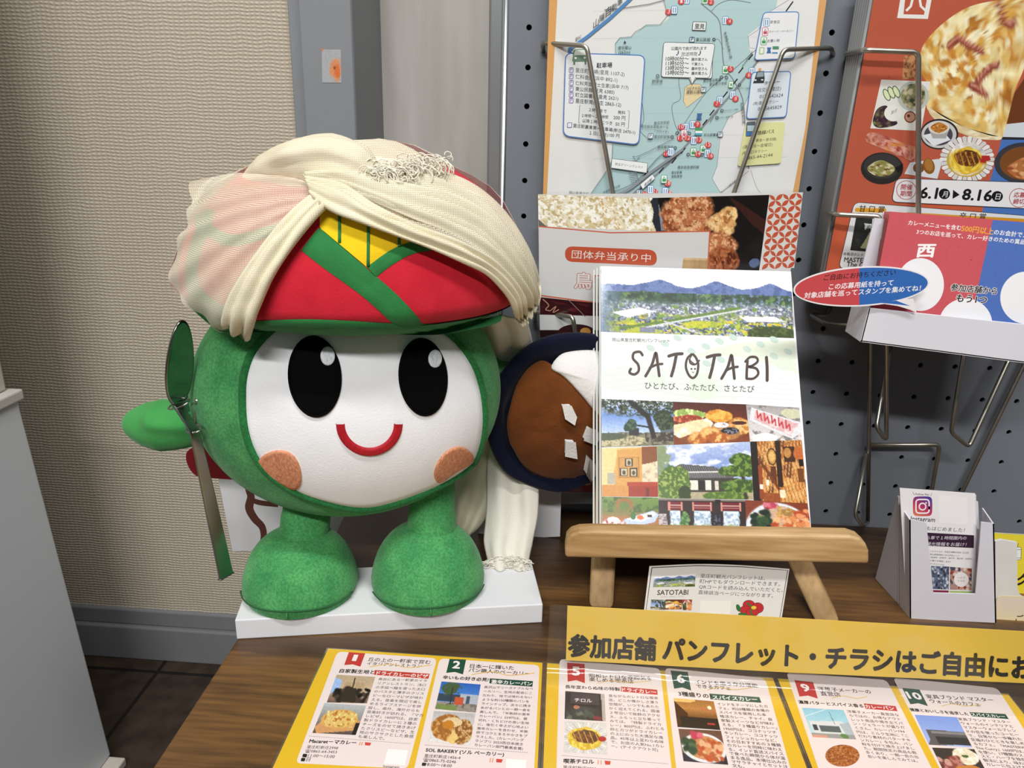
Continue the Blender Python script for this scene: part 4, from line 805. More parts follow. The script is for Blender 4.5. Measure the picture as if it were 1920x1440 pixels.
# festival leaflets: a stack in clear pockets
def festival(front=True):
    S = Sheet((0, -.0555, 0), (0, 1, 0)); S.paper([(1655, -60), (2140, -40), (2030, 630), (1538, 563)], '#c05a3c' if front else '#8d8f92', .0004)
    if not front: return S
    S.tr = (3.4289, 1540, 0); OR = '#b85a43'
    S.poly([(360, -150), (1560, -150), (1400, 420), (1080, 1210), (100, 1380), (0, 1930)], OR)
    S.poly([(1160, 890), (1700, 900), (1600, 1900), (900, 1900), (1030, 1380), (1080, 1180)], '#4a72b8')
    rg = random.Random(2); hh = S.h
    for i in range(150):
        x, y = rg.uniform(130, 700), rg.uniform(0, 1300)
        if x > 340-.19*y: S.h = hh; S.ell(x, y, 8, 2.6, '#b4523a', 8, rg.choice((35, -35, 80)))
    S.poly([(510, -20), (712, -20), (685, 122), (487, 116)], '#e9e6e4'); S.poly([(540, -20), (682, -20), (660, 95), (528, 92)], OR); S.line([(590, -20), (575, 40), (545, 70)], 16, '#e9e6e4'); S.line([(630, -20), (640, 40), (668, 66)], 16, '#e9e6e4')
    S.cut([(640, 330), (700, 230), (820, 120), (960, 40), (1150, 0), (1350, -10), (1350, 300), (1240, 600), (1170, 880), (1060, 880), (960, 860), (800, 780), (680, 700), (690, 560), (640, 460)], pic_pizza_big(), (620, -20, 1350, 900))
    S.cut([(690, 690), (800, 760), (940, 820), (1080, 870), (1150, 880), (1140, 900), (1000, 890), (860, 840), (720, 760)], Cv(30, 30, '#d9c49a').tex('#efe4c4', 8, .5), (690, 690, 1150, 900))
    S.poly([(1240, 600), (1360, 420), (1360, 790), (1190, 800)], '#6a3a1c'); S.poly([(1190, 798), (1360, 780), (1360, 890), (1165, 885)], '#cfd6de'); S.poly([(1165, 880), (1360, 885), (1360, 900), (1160, 897)], '#2a2c34')
    S.photo([(530, 360), (610, 350), (612, 505), (520, 510)], Cv(20, 24, '#c08a60').tex('#8a5030', 8, .5))
    S.poly([(385, 512), (700, 525), (640, 842), (315, 825)], '#e2e0dc'); S.ell(590, 620, 102, 96, '#b9beb8'); S.cut([(510, 610), (560, 545), (640, 550), (670, 620), (630, 690), (550, 690)], food(Cv(30, 30, '#7a7a5c'), 3, ['#3e4a30', '#b9a684', '#8a8a60', '#d0c4a8'], 60, 0, 0, 1, 1, .1), (495, 535, 685, 705))
    for x, y, r in ((420, 610, 55), (450, 595, -70), (482, 590, 70)): S.ell(x, y, 20, 42, '#3f5634', rot=r if 0 else -25); S.ell(x, y, 15, 36, '#d9e0b8', rot=-25)
    S.cut([(330, 780), (360, 700), (420, 680), (440, 740), (490, 790), (440, 815), (360, 820)], Cv(30, 30, '#3a2634').tex('#6a5a44', 8, .5).tex('#7a8a44', 9, .62), (320, 670, 500, 830)); S.ell(462, 728, 58, 52, '#e9e7e2'); S.text('里庄', (446, 736), (486, 716), '#4a4a4c'); S.ell(570, 752, 38, 38, '#7a4434'); S.ell(570, 752, 30, 30, '#c0907a'); S.ell(560, 745, 10, 10, '#5a3024')
    S.cut([(285, 905), (330, 850), (560, 930), (620, 960), (610, 1040), (520, 1010), (350, 940)], Cv(40, 30, '#c07a6a', 2).tex('#e0a898', 9, .5).tex('#9a3a34', 12, .55).tex('#d88a44', 7, .6), (280, 840, 620, 1045))
    S.ell(758, 862, 122, 98, '#2c2630'); S.ell(756, 864, 112, 88, '#c9c6c6'); S.ell(752, 866, 92, 70, '#4a4650'); S.poly([(650, 870), (780, 840), (830, 900), (720, 940)], '#dfe2e8'); S.poly([(690, 830), (822, 830), (800, 890), (716, 890)], '#a9a6a4'); S.ell(756, 820, 68, 42, '#d8d2cc'); S.cut([(700, 820), (756, 786), (812, 820), (756, 856)], Cv(24, 20, '#c07a34').tex('#8a4a1e', 8, .5).tex('#e8b460', 9, .58), (695, 780, 815, 860))
    S.ell(390, 1082, 136, 102, '#2c2a2a'); S.ell(392, 1068, 118, 80, '#3a3838'); S.cut([(295, 1080), (380, 1030), (470, 1075), (440, 1125), (350, 1130)], Cv(30, 20, '#8d8a4a').tex('#d8cfa8', 8, .5).tex('#6a2f24', 9, .6), (280, 1020, 480, 1140)); S.poly([(470, 1080), (525, 1050), (520, 1090), (490, 1110)], '#1c1a1a')
    S.poly([(570, 1045), (782, 1018), (745, 1150), (533, 1118)], '#d8dade'); S.ell(690, 1068, 38, 52, '#8a5a26', rot=-15); S.ell(690, 1060, 26, 40, '#a87434', rot=-15); S.ell(625, 1080, 36, 34, '#7a4a22')
    hh = S.h; cx, cy = 936, 1024
    for k in range(30): t = k*2*math.pi/30; S.h = hh; S.poly([(cx+170*math.cos(t-.09), cy+144*math.sin(t-.09)), (cx+178*math.cos(t), cy+150*math.sin(t)), (cx+170*math.cos(t+.09), cy+144*math.sin(t+.09)), (cx, cy)], '#e8e6e4' if k % 2 else '#d2d0d0')
    S.h = hh+1e-5; S.ell(935, 1030, 130, 108, '#c9a82c'); S.cut([(820, 1010), (870, 930), (980, 920), (1055, 990), (1040, 1080), (940, 1130), (850, 1100)], pic_katsu(70, 60), (800, 900, 1075, 1150)); S.poly([(1030, 1000), (1080, 1000), (1088, 1030), (1040, 1040)], '#b02c2a')
    S.ell(1300, 1048, 188, 132, '#3a3a40'); S.ell(1306, 1050, 160, 108, '#7a4a24'); S.cut([(1190, 1090), (1240, 1040), (1320, 1010), (1420, 1040), (1420, 1140), (1280, 1150)], food(Cv(40, 30, '#b0703c'), 4, ['#b5683c', '#d0905c', '#8f4424', '#e0ac78'], 80, 0, 0, 1, 1, .08), (1180, 1000, 1420, 1160))
    S.rr([(480, 1146), (1560, 1180), (1540, 1352), (450, 1298)], '#e6e4e8', 40, '#2c2226', 4)
    for x, y, l1, l2 in ((545, 1222, '開催', '期間'), (1270, 1272, '応募', '締切')): S.ring(x, y, 62, 60, 4, '#b03a44'); S.text(l1, (x-36, y-6), (x+36, y-4), '#b03a44', bold=.02); S.text(l2, (x-40, y+36), (x+32, y+38), '#b03a44', bold=.02)
    S.text('6.1', (630, 1272), (738, 1276), '#181818', bold=.03, h=100); S.ell(790, 1246, 36, 34, '#181818'); S.text('月', (774, 1264), (808, 1265), '#f0f0f2'); S.poly([(846, 1220), (888, 1252), (842, 1278)], '#181818'); S.text('8.16', (902, 1282), (1088, 1292), '#181818', bold=.03, h=100); S.ell(1130, 1262, 36, 34, '#181818'); S.text('日', (1116, 1280), (1146, 1281), '#f0f0f2')
    S.tr = (4.236, 1480, 360)
    S.rr([(515, 80), (1900, 190), (1800, 700), (390, 605)], '#dcdce0', 50, '#2c2a2e', 4); S.rr([(520, 125), (770, 130), (765, 165), (520, 158)], '#d99a28', 16); S.text('甘 口 賞', (550, 152), (752, 162), '#2a221c', bold=.015)
    S.poly([(930, 160), (1900, 215), (1900, 252), (925, 200)], '#cf9420'); S.text('辛 口 賞', (1345, 212), (1555, 222), '#2a221c', bold=.015)
    S.photo([(528, 205), (660, 205), (630, 475), (482, 462)], Cv(40, 50, '#1e2120', .6).tex('#2c302c', 9, .5).poly([(.5, .9), (.95, .4), (1, .5), (1, .9)], '#8a8a68', n=.03).line([(.6, .2), (.95, .2)], .02, '#c9c9c9').line([(.7, .2), (.65, .34)], .02, '#c9c9c9')); S.text('The', (585, 288), (650, 290), '#b9bab8', h=60)
    S.text('本格派のレトルト', (425, 500), (640, 512), '#2c2a2e', bold=.012); S.text('MASTER', (432, 552), (612, 560), '#2c2a2e', bold=.02); S.text('The Cu', (452, 590), (610, 598), '#2c2a2e', bold=.02)
    return S
fst = festival().build('leaflet_print', PM_gloss, None)
gf = thing('festival_leaflet', atY(1760, 600, -.0555), 'front red curry festival leaflet with a big pizza slice, in a clear pocket', 'leaflet', 'red festival leaflets'); adopt(fst, gf)
sleeve(gf, [(1638, -60), (2150, -40), (2035, 636), (1530, 568)], -.0565)
for i in range(7):
    Yb = -.051+.0058*i; S = Sheet((0, Yb, 0), (0, 1, 0)); dx = 4.4*(i+1)
    S.paper([(1652-dx, -60), (2120-dx, -45), (2020-dx, 630), (1533-dx*.6, 562)], '#7b7d80', .0012); S.poly([(1658-dx, -55), (2110-dx, -45), (2015-dx, 626), (1541-dx*.6, 558)], '#a8523a')
    o = S.build('leaflet_print', PM_matte); gg = thing('festival_leaflet', atY(1760, 600, Yb), 'red festival leaflet in a grey-edged pocket stacked behind the front one', 'leaflet', 'red festival leaflets'); adopt(o, gg)
    mods(obj('pocket_edge', *tube([atY(1650-dx, -60, Yb-.001), atY(1532-dx*.6, 562, Yb-.001)], .0016, 8), mat('pocket_edge', '#8a8c8e', .4), gg, True))

# white tray with entry cards
TY = -.125
p_tl, p_bl, p_tr, p_br = atY(1629, 577, TY), atY(1613, 641, TY), atY(1960, 612, TY), atY(1960, 686, TY)
M_card = mat('white_card', '#d9d9e2', .6, var=.02, vscale=20)
tr_ = thing('card_tray', ((p_bl[0]+p_br[0])/2, TY+.02, p_bl[2]), 'white folded card tray of red entry cards hung on the pegboard', 'tray')
dy = np.array([0, .030, 0])
mods(obj('front_panel', *prism([p_tl, p_tr, p_br, p_bl], (0, .0012, 0)), M_card, tr_), bevel=.0004)
obj('side_panel', *prism([p_tl, p_bl, p_bl+dy, p_tl+dy+np.array([.002, 0, .02])], (.0012, 0, 0)), M_card, tr_)
obj('base_panel', *prism([p_bl, p_br, p_br+dy, p_bl+dy], (0, 0, .0012)), M_card, tr_)
obj('back_panel', *prism([p_tl+dy+np.array([.005, 0, .060]), p_tr+dy+np.array([0, 0, .060]), p_br+dy, p_bl+dy], (0, .0012, 0)), M_card, tr_)
nrm = np.array([0, -1, .13])
S = Sheet(atY(1640, 600, TY+.006), nrm, tr=(4.236, 1480, 360)); RD = '#c4525a'; BU = '#4a6cb4'
S.paper([(800, 155), (2100, 255), (1980, 1130), (640, 980)], RD, .0004); S.poly([(1615, 222), (2100, 258), (1980, 1130), (1430, 1070)], BU)
rg = random.Random(5); hh = S.h
for i in range(230):
    x, y = rg.uniform(700, 1900), rg.uniform(170, 1000)
    if y > 175+(x-800)*.078 and x > 830-.17*y: S.h = hh; S.ell(x, y, 9, 2.5, '#b4464e' if x < 1610-.2*(y-222) else '#4060a4', 8, rg.choice((40, -40, 90)))
S.ell(1040, 735, 188, 210, '#e9e9ec', 48); S.ell(1400, 1050, 212, 205, '#e9e9ec', 48); S.ell(1880, 840, 205, 208, '#e9e9ec', 48)
S.text('カレーメニューを含む', (942, 258), (1362, 302), '#f2efee', bold=.016); S.text('500円以上', (1364, 308), (1618, 336), '#e8a43c', bold=.024); S.text('のお会計でス', (1622, 334), (1890, 362), '#f2efee', bold=.016)
S.text('3つのお店を巡って、カレー好きのための賞品', (1008, 330), (1866, 414), '#f2efee', bold=.016); S.text('西', (1008, 508), (1145, 508), '#f2efee', bold=.035, h=120)
S.text('参加店舗から', (1278, 778), (1645, 812), '#1c1a1c', bold=.025, out='#f4f2f2', ow=.05); S.text('もう1つ', (1322, 866), (1562, 884), '#1c1a1c', bold=.03, out='#f4f2f2', ow=.05)
o = S.build('entry_card', PM_matte); tag(o, 'front red and blue entry card with white circles in the white tray', 'card', 'entry cards in the white tray')
for i in range(5):
    S = Sheet(atY(1640, 600, TY+.006)+np.array([0, .0042*(i+1), 0]), nrm, tr=(4.236, 1480, 360)); d = 11*(i+1)
    S.paper([(800-d, 155), (2080-d, 253), (1970-d, 1120), (660-d*.5, 975)], '#b86a6c' if i < 4 else '#e2e2e8', .0008)
    if i < 4: S.poly([(803-d, 158), (2078-d, 255), (1968-d, 1118), (663-d*.5, 973)], '#b85058')
    o = S.build('entry_card', PM_matte); tag(o, 'red entry card packed behind the front one in the white tray' if i < 4 else 'plain white card at the back of the entry cards in the tray', 'card', 'entry cards in the white tray')
# speech bubble sign
S = Sheet((0, TY-.0035, 0), (0, 1, 0), tr=(4.236, 1480, 360))
t = np.linspace(0, 2*math.pi, 72, endpoint=False); c_, s_ = math.cos(math.radians(-3.4)), math.sin(math.radians(-3.4))
def bub(rx, ry): return np.stack([572+rx*np.cos(t)*c_-ry*np.sin(t)*s_, 750+rx*np.cos(t)*s_+ry*np.sin(t)*c_], 1)
S.paper(bub(540, 158), '#e9e6ea', .0006); S.poly([(690, 870), (985, 845), (1000, 900), (1010, 958), (960, 935), (860, 905), (725, 885)], '#e9e6ea')
B = bub(528, 146); ys_ = [B[np.argmin(np.abs(B[:, 0]-556)+(0 if k else 1e4)*(B[:, 1] < 750)+(1e4 if k else 0)*(B[:, 1] > 750))][1] for k in (1, 0)]; X_ = np.array([[556, ys_[0]], [556, ys_[1]]]); L = np.vstack([B[B[:, 0] < 556], X_]); R_ = np.vstack([B[B[:, 0] >= 556], X_])
order = np.argsort(np.arctan2(L[:, 1]-750, L[:, 0]-300)); S.poly(L[order], '#c4474c'); order = np.argsort(np.arctan2(R_[:, 1]-745, R_[:, 0]-800)); S.poly(R_[order], '#2e66b4')
S.poly([(720, 880), (848, 862), (960, 905), (860, 893)], '#2e66b4')
S.text('ご自由にお持ちください', (272, 700), (842, 656), '#16161a', bold=.012); S.text('この応募用紙を持って', (312, 772), (822, 738), '#f2f0f2', bold=.018); S.text('対象店舗を巡ってスタンプを集めてね！', (116, 842), (1040, 782), '#f2f0f2', bold=.018)
tag(S.build('speech_bubble_sign', PM_matte), 'red and blue speech bubble sign stuck on the white card tray', 'sign')

# ------------------------------------------------------------------ laminated restaurant sheets on the table
VPY = (1063, 253)
UPY = (0, 1, 0)
M_lamfilm = clearmat('laminate_edge', gloss=.03, rough=.1, veil=.03)
YE = '#e2b62c'; CW = '#eadbd8'
def table_sheet(label, x0, x1, zz, build):
    y1 = -.2297; y0 = y1-.212
    S = Sheet((0, 0, zz), (0, 0, 1), up=UPY); lam = .0014
    W = np.array([(x0+lam, y1-lam, zz), (x1-lam, y1-lam, zz), (x1-lam, y0+lam, zz), (x0+lam, y0+lam, zz)])
    n = 4; B = W-np.array([0, 0, .0004])
    S.raw(np.vstack([W, B]), [(0, 1, 2, 3), (7, 6, 5, 4), (0, 1, 5, 4), (1, 2, 6, 5), (2, 3, 7, 6), (3, 0, 4, 7)], np.array(lin(YE)))
    build(S)
    t = thing('menu_sheet', ((x0+x1)/2, (y0+y1)/2, zz-.0006), label, 'leaflet', 'laminated restaurant sheets on the table')
    S.build('sheet_print', PM_lam, t)
    obj('laminate_border', *box(x0, x1, y0, y1, zz-.0006, zz-.0004), M_lamfilm, t)
    return t
def flag(S, Q, c, n, sz):
    """numbered ribbon: tl, tr, br, bl of the ribbon"""
    q = [np.asarray(p, float) for p in Q]; m = (q[2]+q[3])/2+(q[0]-q[3])*.12
    S.poly([q[0], q[1], q[2], m, q[3]], c)
    b = q[3]*.62+q[0]*.38; d = q[2]*.62+q[1]*.38; w = .40 if n == '1' else .3 if len(n) == 1 else .12
    S.text(n, b*(1-w)+d*w, b*w+d*(1-w), '#f1e6e2', bold=.035, h=sz) if n != '1' else S.text(n, b*.63+d*.37, b*.40+d*.60, '#f1e6e2', bold=.012, h=sz)
RED = '#c03a34'; GRE = '#234a3a'; HD = '#2e2522'; YL = '#e0b23c'
def sheet_a(S):
    S.tr = (3.4286, 500, 1190)
    for Q in ([(455, 108), (1096, 152), (905, 862), (186, 826)], [(1112, 152), (1755, 196), (1712, 1010), (925, 960)]): S.rr(Q, CW, 34)
    flag(S, [(528, 112), (634, 120), (602, 206), (498, 196)], RED, '1', 62); flag(S, [(1176, 156), (1282, 160), (1262, 256), (1154, 246)], GRE, '2', 66)
    S.text('丘の上の一軒家で営む', (650, 168), (1050, 188), HD, bold=.012); S.text('イタリアンレストラン', (642, 194), (994, 212), HD, bold=.012); S.line(smooth_path([(660, 208), (800, 190), (900, 212), (1062, 196)]), 4, YL)
    S.text('自家製生地と', (466, 242), (690, 252), '#1e1a1a', bold=.025); S.poly([(696, 228), (1048, 252), (1040, 284), (690, 258)], RED); S.text('ドライカレーのピザ', (704, 256), (1034, 278), '#f4e8e4', bold=.025)
    S.photo([(450, 258), (698, 272), (644, 442), (386, 436)], pic_dining()); S.photo([(372, 440), (640, 456), (572, 646), (294, 632)], pic_pizza())
    S.para(['高台にある一軒家のイタ', 'リアンレストラン。浅口', 'の手延べ麺を使った太口', 'のパスタと薄手のクリス', 'ピーなローマピザが味わ', 'える。音楽を間近で楽し', 'めるライブステージを併', '設し、県外、海外からも', '音楽好きが訪れる。『マカ', 'レピザ』1600円は、自家', '製ドライカレーに３種の', 'チーズをのせて焼きあげ', 'たクリスピーなピザ。生', '地のサクサクとした食感', 'も楽しんで。'], (716, 292), (1032, 304), (584, 662), (936, 692), em=11)
    for k in range(60):
        t = k/60; p = np.array([272, 652])*(1-t)+np.array([930, 702])*t; S.h -= 5e-6; S.line([p, p+np.array([6, .5])], 2.5, '#6a625e')
    S.text('Macaret－マカレー', (272, 694), (572, 706), '#1e1a1a', bold=.03); S.text('里庄町新庄2998', (256, 730), (456, 738), HD); S.text('☎0865-64-3453', (244, 756), (448, 764), HD); S.text('11:00～15:00', (264, 786), (434, 794), HD); S.text('日', (252, 812), (276, 813), HD)
    S.rr([(234, 766), (262, 768), (256, 790), (228, 788)], '#2a2626', 6); S.rr([(224, 792), (250, 794), (244, 816), (218, 814)], '#2a2626', 6)
    S.line([(602, 690), (596, 712)], 5, '#e08a44'); S.line([(616, 690), (610, 712)], 5, '#e08a44'); S.poly([(632, 692), (672, 696), (664, 714), (632, 712)], '#d0483e')
    S.poly([(780, 736), (910, 744), (890, 842), (752, 832)], '#f4f0ee'); S.text('Instagram', (748, 854), (850, 860), HD)
    S.text('日本一に輝いた', (1306, 212), (1588, 226), HD, bold=.012); S.text('パン職人のベーカリー', (1298, 238), (1692, 262), HD, bold=.012); S.line(smooth_path([(1316, 258), (1450, 240), (1560, 262), (1722, 248)]), 4, YL)
    S.text('辛いもの好き必見!', (1132, 284), (1424, 300), '#1e1a1a', bold=.025); S.poly([(1434, 282), (1712, 300), (1708, 336), (1432, 314)], GRE); S.text('激辛カレーパン', (1444, 312), (1704, 328), '#f0ebe4', bold=.025)
    S.photo([(1124, 302), (1376, 322), (1344, 502), (1082, 478)], pic_bakery()); S.photo([(1076, 492), (1342, 508), (1306, 716), (1034, 688)], pic_bun())
    S.para(['具沢山でリーズナブルなベ', 'ーカリー。生地の配合にこ', 'だわり、他では味わえない', 'ような約150種類のパンを', 'ラインナップ。次々に焼き', 'あがるパンとの一期一会を', '楽しんで。『半熟卵の激辛', 'カレーパン』259円は、歯', '切れ・くちどけの良い生地', 'に、後引く辛さが心地よい', '激辛カレーを合わせ、半熟', '卵でコクとまろやかさをプ', 'ラスした。(カレーパング', 'ランプリ 2023西日本焼き', 'カレーパン部門最高金賞)'], (1396, 344), (1718, 356), (1332, 716), (1672, 744), em=12.2)
    for k in range(60):
        t = k/60; p = np.array([1018, 710])*(1-t)+np.array([1684, 760])*t; S.h -= 5e-6; S.line([p, p+np.array([6, .5])], 2.5, '#6a625e')
    S.text('SOL BAKERY (ソル ベーカリー)', (1022, 752), (1524, 782), '#1e1a1a', bold=.025); S.text('里庄町新庄1456-4', (1012, 788), (1244, 802), HD); S.text('☎0865-75-0246', (1004, 814), (1216, 828), HD); S.text('8:00～18:00', (1030, 844), (1188, 854), HD); S.rr([(1000, 824), (1028, 826), (1022, 846), (996, 844)], '#2a2626', 6)
    S.line([(1440, 796), (1434, 822)], 5, '#e08a44'); S.line([(1456, 796), (1450, 822)], 5, '#e08a44'); S.poly([(1476, 800), (1518, 804), (1510, 824), (1476, 822)], '#d0483e'); S.poly([(1540, 800), (1670, 808), (1664, 880), (1536, 876)], '#f4f0ee')
def sheet_b(S):
    S.tr = (4.0851, 1010, 1120)
    for Q in ([(160, 470), (930, 545), (1075, 1800), (125, 1700)], [(965, 540), (1735, 620), (2080, 1850), (1110, 1800)]): S.rr(Q, CW, 40)
    flag(S, [(218, 500), (352, 510), (354, 658), (222, 646)], RED, '5', 92); flag(S, [(1010, 560), (1142, 572), (1168, 714), (1038, 700)], GRE, '6', 92)
    S.text('昭和レトロな雰囲気を', (388, 610), (868, 634), HD, bold=.012); S.text('楽しめる喫茶店', (388, 640), (728, 658), HD, bold=.012); S.line(smooth_path([(452, 656), (560, 640), (700, 652), (860, 640)]), 4, YL)
    S.text('長年変わらぬ味の特製', (204, 696), (622, 716), '#1e1a1a', bold=.025); S.poly([(630, 684), (908, 708), (912, 748), (630, 722)], RED); S.text('ドライカレー', (640, 718), (900, 740), '#f4e8e4', bold=.025)
    S.photo([(204, 718), (504, 742), (514, 950), (198, 932)], pic_cafe()); S.text('チロル', (276, 798), (408, 806), '#e2d8d4', bold=.02); S.ell(290, 842, 24, 12, '#b06a4a')
    S.photo([(200, 946), (520, 962), (526, 1204), (192, 1188)], pic_katsu())
    S.para(['昔ながらのレトロな喫茶', '店。どこか懐かしさ漂う', '空間が、いつでもあたた', 'かく迎えてくれる。国道', '２号沿いで抜群のアクセ', 'ス、ふらっと立ち寄って', 'みては。『特製ドライカ', 'レー』800円は、ふわとろ', '卵とカツがドライカレー', 'の上にのった大満足な逸', '品。45年以上変わらぬ味', 'で、お店の人気No.1カレ', 'ー。(テイクアウト可)'], (534, 762), (920, 782), (552, 1148), (972, 1186), em=11.1)
    for k in range(60):
        t = k/60; p = np.array([176, 1212])*(1-t)+np.array([996, 1276])*t; S.h -= 5e-6; S.line([p, p+np.array([8, .6])], 3, '#6a625e')
    S.text('喫茶チロル', (192, 1268), (424, 1274), '#1e1a1a', bold=.03); S.text('里庄町新庄2923', (188, 1312), (440, 1326), HD); S.line([(456, 1246), (456, 1280)], 6, '#e08a44'); S.line([(478, 1248), (478, 1282)], 6, '#e08a44'); S.poly([(504, 1252), (552, 1256), (546, 1284), (510, 1282)], '#d0483e')
    S.text('インドを思う存分堪能', (1200, 660), (1680, 690), HD, bold=.012); S.text('できるカフェ', (1210, 692), (1470, 710), HD, bold=.012); S.line(smooth_path([(1290, 712), (1380, 692), (1500, 708), (1640, 692)]), 4, YL)
    S.text('3種盛りの', (1074, 752), (1304, 772), '#1e1a1a', bold=.025); S.poly([(1306, 738), (1690, 766), (1706, 808), (1316, 782)], GRE); S.text('スパイスカレー', (1336, 780), (1676, 798), '#f0ebe4', bold=.025)
    S.photo([(1034, 772), (1340, 798), (1392, 1018), (1064, 994)], pic_bar()); S.photo([(1070, 1008), (1396, 1024), (1452, 1284), (1110, 1256)], pic_plate())
    S.para(['インドをテーマにしたカ', 'フェ。約20種類の本場の', 'スパイスを使用した本', '格派カレー、チャイ、自', '家製スイーツなどが味わ', 'える。『３種盛りカレー』', '1950円は、ココナッツチ', 'キンカレー、ココナッツ', 'フィッシュカレーなど、', 'その日おすすめの３種類', 'のカレーを同時に味わえ', 'る。インド直送スパイス', 'で食べた瞬間から体が温', 'まる逸品。本場仕込みの', 'マサラチャイとセット注', '文も。'], (1366, 826), (1760, 846), (1484, 1300), (1925, 1345), em=11)
def sheet_c(S):
    S.tr = (4, 1440, 1120)
    for Q in ([(135, 560), (890, 620), (1340, 1500), (450, 1500)], [(935, 600), (1720, 680), (2250, 1500), (1400, 1500)]): S.rr(Q, CW, 40)
    flag(S, [(198, 620), (338, 636), (374, 760), (236, 744)], RED, '9', 84); flag(S, [(1006, 680), (1136, 692), (1200, 816), (1068, 802)], GRE, '10', 84)
    S.text('洋菓子メーカーの', (380, 698), (776, 722), HD, bold=.012); S.text('直営店', (400, 734), (548, 744), HD, bold=.012); S.line(smooth_path([(478, 758), (560, 740), (660, 758), (740, 746)]), 4, YL)
    S.text('濃厚バターとスパイス香る', (232, 796), (718, 826), '#1e1a1a', bold=.025); S.poly([(718, 796), (956, 816), (972, 854), (732, 836)], RED); S.text('カレーパン', (736, 830), (950, 846), '#f4e8e4', bold=.025)
    S.photo([(254, 828), (566, 846), (662, 1066), (336, 1048)], pic_maker())
    t = np.linspace(0, 2*math.pi, 20, endpoint=False); S.cut(np.stack([558+128*np.cos(t), 1188+82*np.sin(t)], 1), pic_ball(), (425, 1100, 692, 1275))
    S.para(['洋菓子メーカー直営店な', 'らではの、お得なアウト', 'レット商品や焼き立てパ', 'ン・ジェラートが盛りだ', 'くさん。カレーパン194', '円は、ミルク生地に『こ', 'だわり素材のバターチキ', 'ンカレー』を包み、パン', '粉を付けて焼き上げまし', 'た。期間限定の商品も数', '多くあり、一期一会の出', '会いを楽しんでみては。'], (596, 864), (988, 892), (750, 1202), (1150, 1240), em=11)
    S.text('家具ブランド マスター', (1196, 756), (1696, 784), HD, bold=.012); S.text('ウォールのカフェ', (1222, 790), (1596, 818), HD, bold=.012); S.line(smooth_path([(1300, 818), (1380, 800), (1480, 816), (1600, 806)]), 4, YL)
    S.text('健康とおいしさを追求した', (1070, 852), (1508, 886), '#1e1a1a', bold=.025); S.poly([(1510, 862), (1780, 876), (1806, 914), (1530, 892)], GRE); S.text('スパイスカレー', (1532, 888), (1784, 906), '#f0ebe4', bold=.025)
    S.photo([(1100, 882), (1416, 900), (1532, 1126), (1206, 1106)], pic_store()); S.photo([(1230, 1128), (1546, 1140), (1650, 1330), (1330, 1330)], pic_plate2())
    S.para(['家具ブランド・マスター', 'ウォールのインテリアと', 'マスターウォールブレン', 'ドの豆を使ったコーヒー', 'で、日常から一歩離れた', '至福のひとときを楽しめ', 'るカフェ。『MASTERWAL', 'The Curry』1600円は、', 'を使い、17種類のスパイ', 'スと・ハーブを独自の', '製法により、味わい深い', 'カレーに仕上げました。'], (1430, 922), (1826, 946), (1640, 1262), (2060, 1300), em=11)
xa0, xa1 = -.3595, -.2045; xb1 = atZ(1459, 1290, 0)[0]
table_sheet('yellow laminated sheet with restaurant cards 1 and 2, at the left beside the bare wood', xa0, xa1, .0008, sheet_a)
table_sheet('yellow laminated sheet with restaurant cards 5 and 6, between the other two sheets', xa1+.0005, xb1, .0008, sheet_b)
table_sheet('yellow laminated sheet with restaurant cards 9 and 10, at the right end', xb1+.0005, xb1+.1555, .0008, sheet_c)

# ------------------------------------------------------------------ yellow banner strip standing in a clear sleeve
BY = -.2385
gb = thing('banner_strip', (.05, BY, 0), 'long yellow banner strip with black lettering in a clear sleeve across the table front', 'sign')
S = Sheet((0, BY, 0), (0, 1, 0))
S.paper([(1064, 1136), (1500, 1160), (1920, 1184), (2200, 1200), (2190, 1298), (1920, 1281), (1480, 1261), (1061, 1238)], '#e3be48', .0004)
S.tr = (4.0851, 1010, 1120)
S.text('参加店舗', (228, 436), (892, 470), '#17160f', bold=.045, lean=.03, st=1.28); S.text('パンフレット・チラシはご自由にお', (952, 466), (3775, 614), '#17160f', bold=.045, lean=.05, st=1.28)
S.build('yellow_strip', PM_lam, gb)
M_clr = clearmat('clear_banner_sleeve', gloss=.02, rough=.10, ripple=.5, veil=.02)
A = [atY(1031, 1133, BY-.0008), atY(2210, 1200, BY-.0008), None, None]
zt = A[0][2]; x0b, x1b = A[0][0], A[1][0]
prof = [(BY-.0008, zt), (BY-.0008, .016), (BY-.0022, .008), (BY-.007, .0035), (BY-.0145, .0018)]
G = [[(x0b, y, z), (x1b, y, z+(A[1][2]-zt)*(1 if k < 1 else 0))] for k, (y, z) in enumerate(prof)]
obj('clear_sleeve', *grid(G), M_clr, gb, True)

# ------------------------------------------------------------------ easel with town brochures
tlw, trw, blw = atY(1126, 499, -.065), atY(1482, 508, -.065), atY(1127, 992, -.18)
nb = np.cross(trw-tlw, blw-tlw); nb /= np.linalg.norm(nb)
if nb[1] > 0: nb = -nb
upb = (tlw-blw)/np.linalg.norm(tlw-blw)
M_oak = woodmat('pale_oak', '#c8a676', '#a07c4e', '#e2cca6', 'X', 20, .55, .25, 11)
M_oakz = woodmat('pale_oak_leg', '#c9a878', '#ac8a5e', '#dac39c', 'Z', 22, .55, .2, 9)
ez = thing('easel', (-.075, -.17, 0), 'small pale wooden tabletop easel holding the town brochures', 'easel')
LY = -.197
led = [(1060, 1046), (1059, 1030), (1062, 1012), (1070, 1003), (1086, 998), (1110, 997), (1596, 1006), (1614, 1012), (1625, 1022), (1630, 1034), (1630, 1058)]
mods(obj('ledge', *prism([atY(x, y, LY) for x, y in led], (0, .0135, 0)), M_oak, ez), bevel=.0022, seg=3)
lz = float(blw[2])-.006
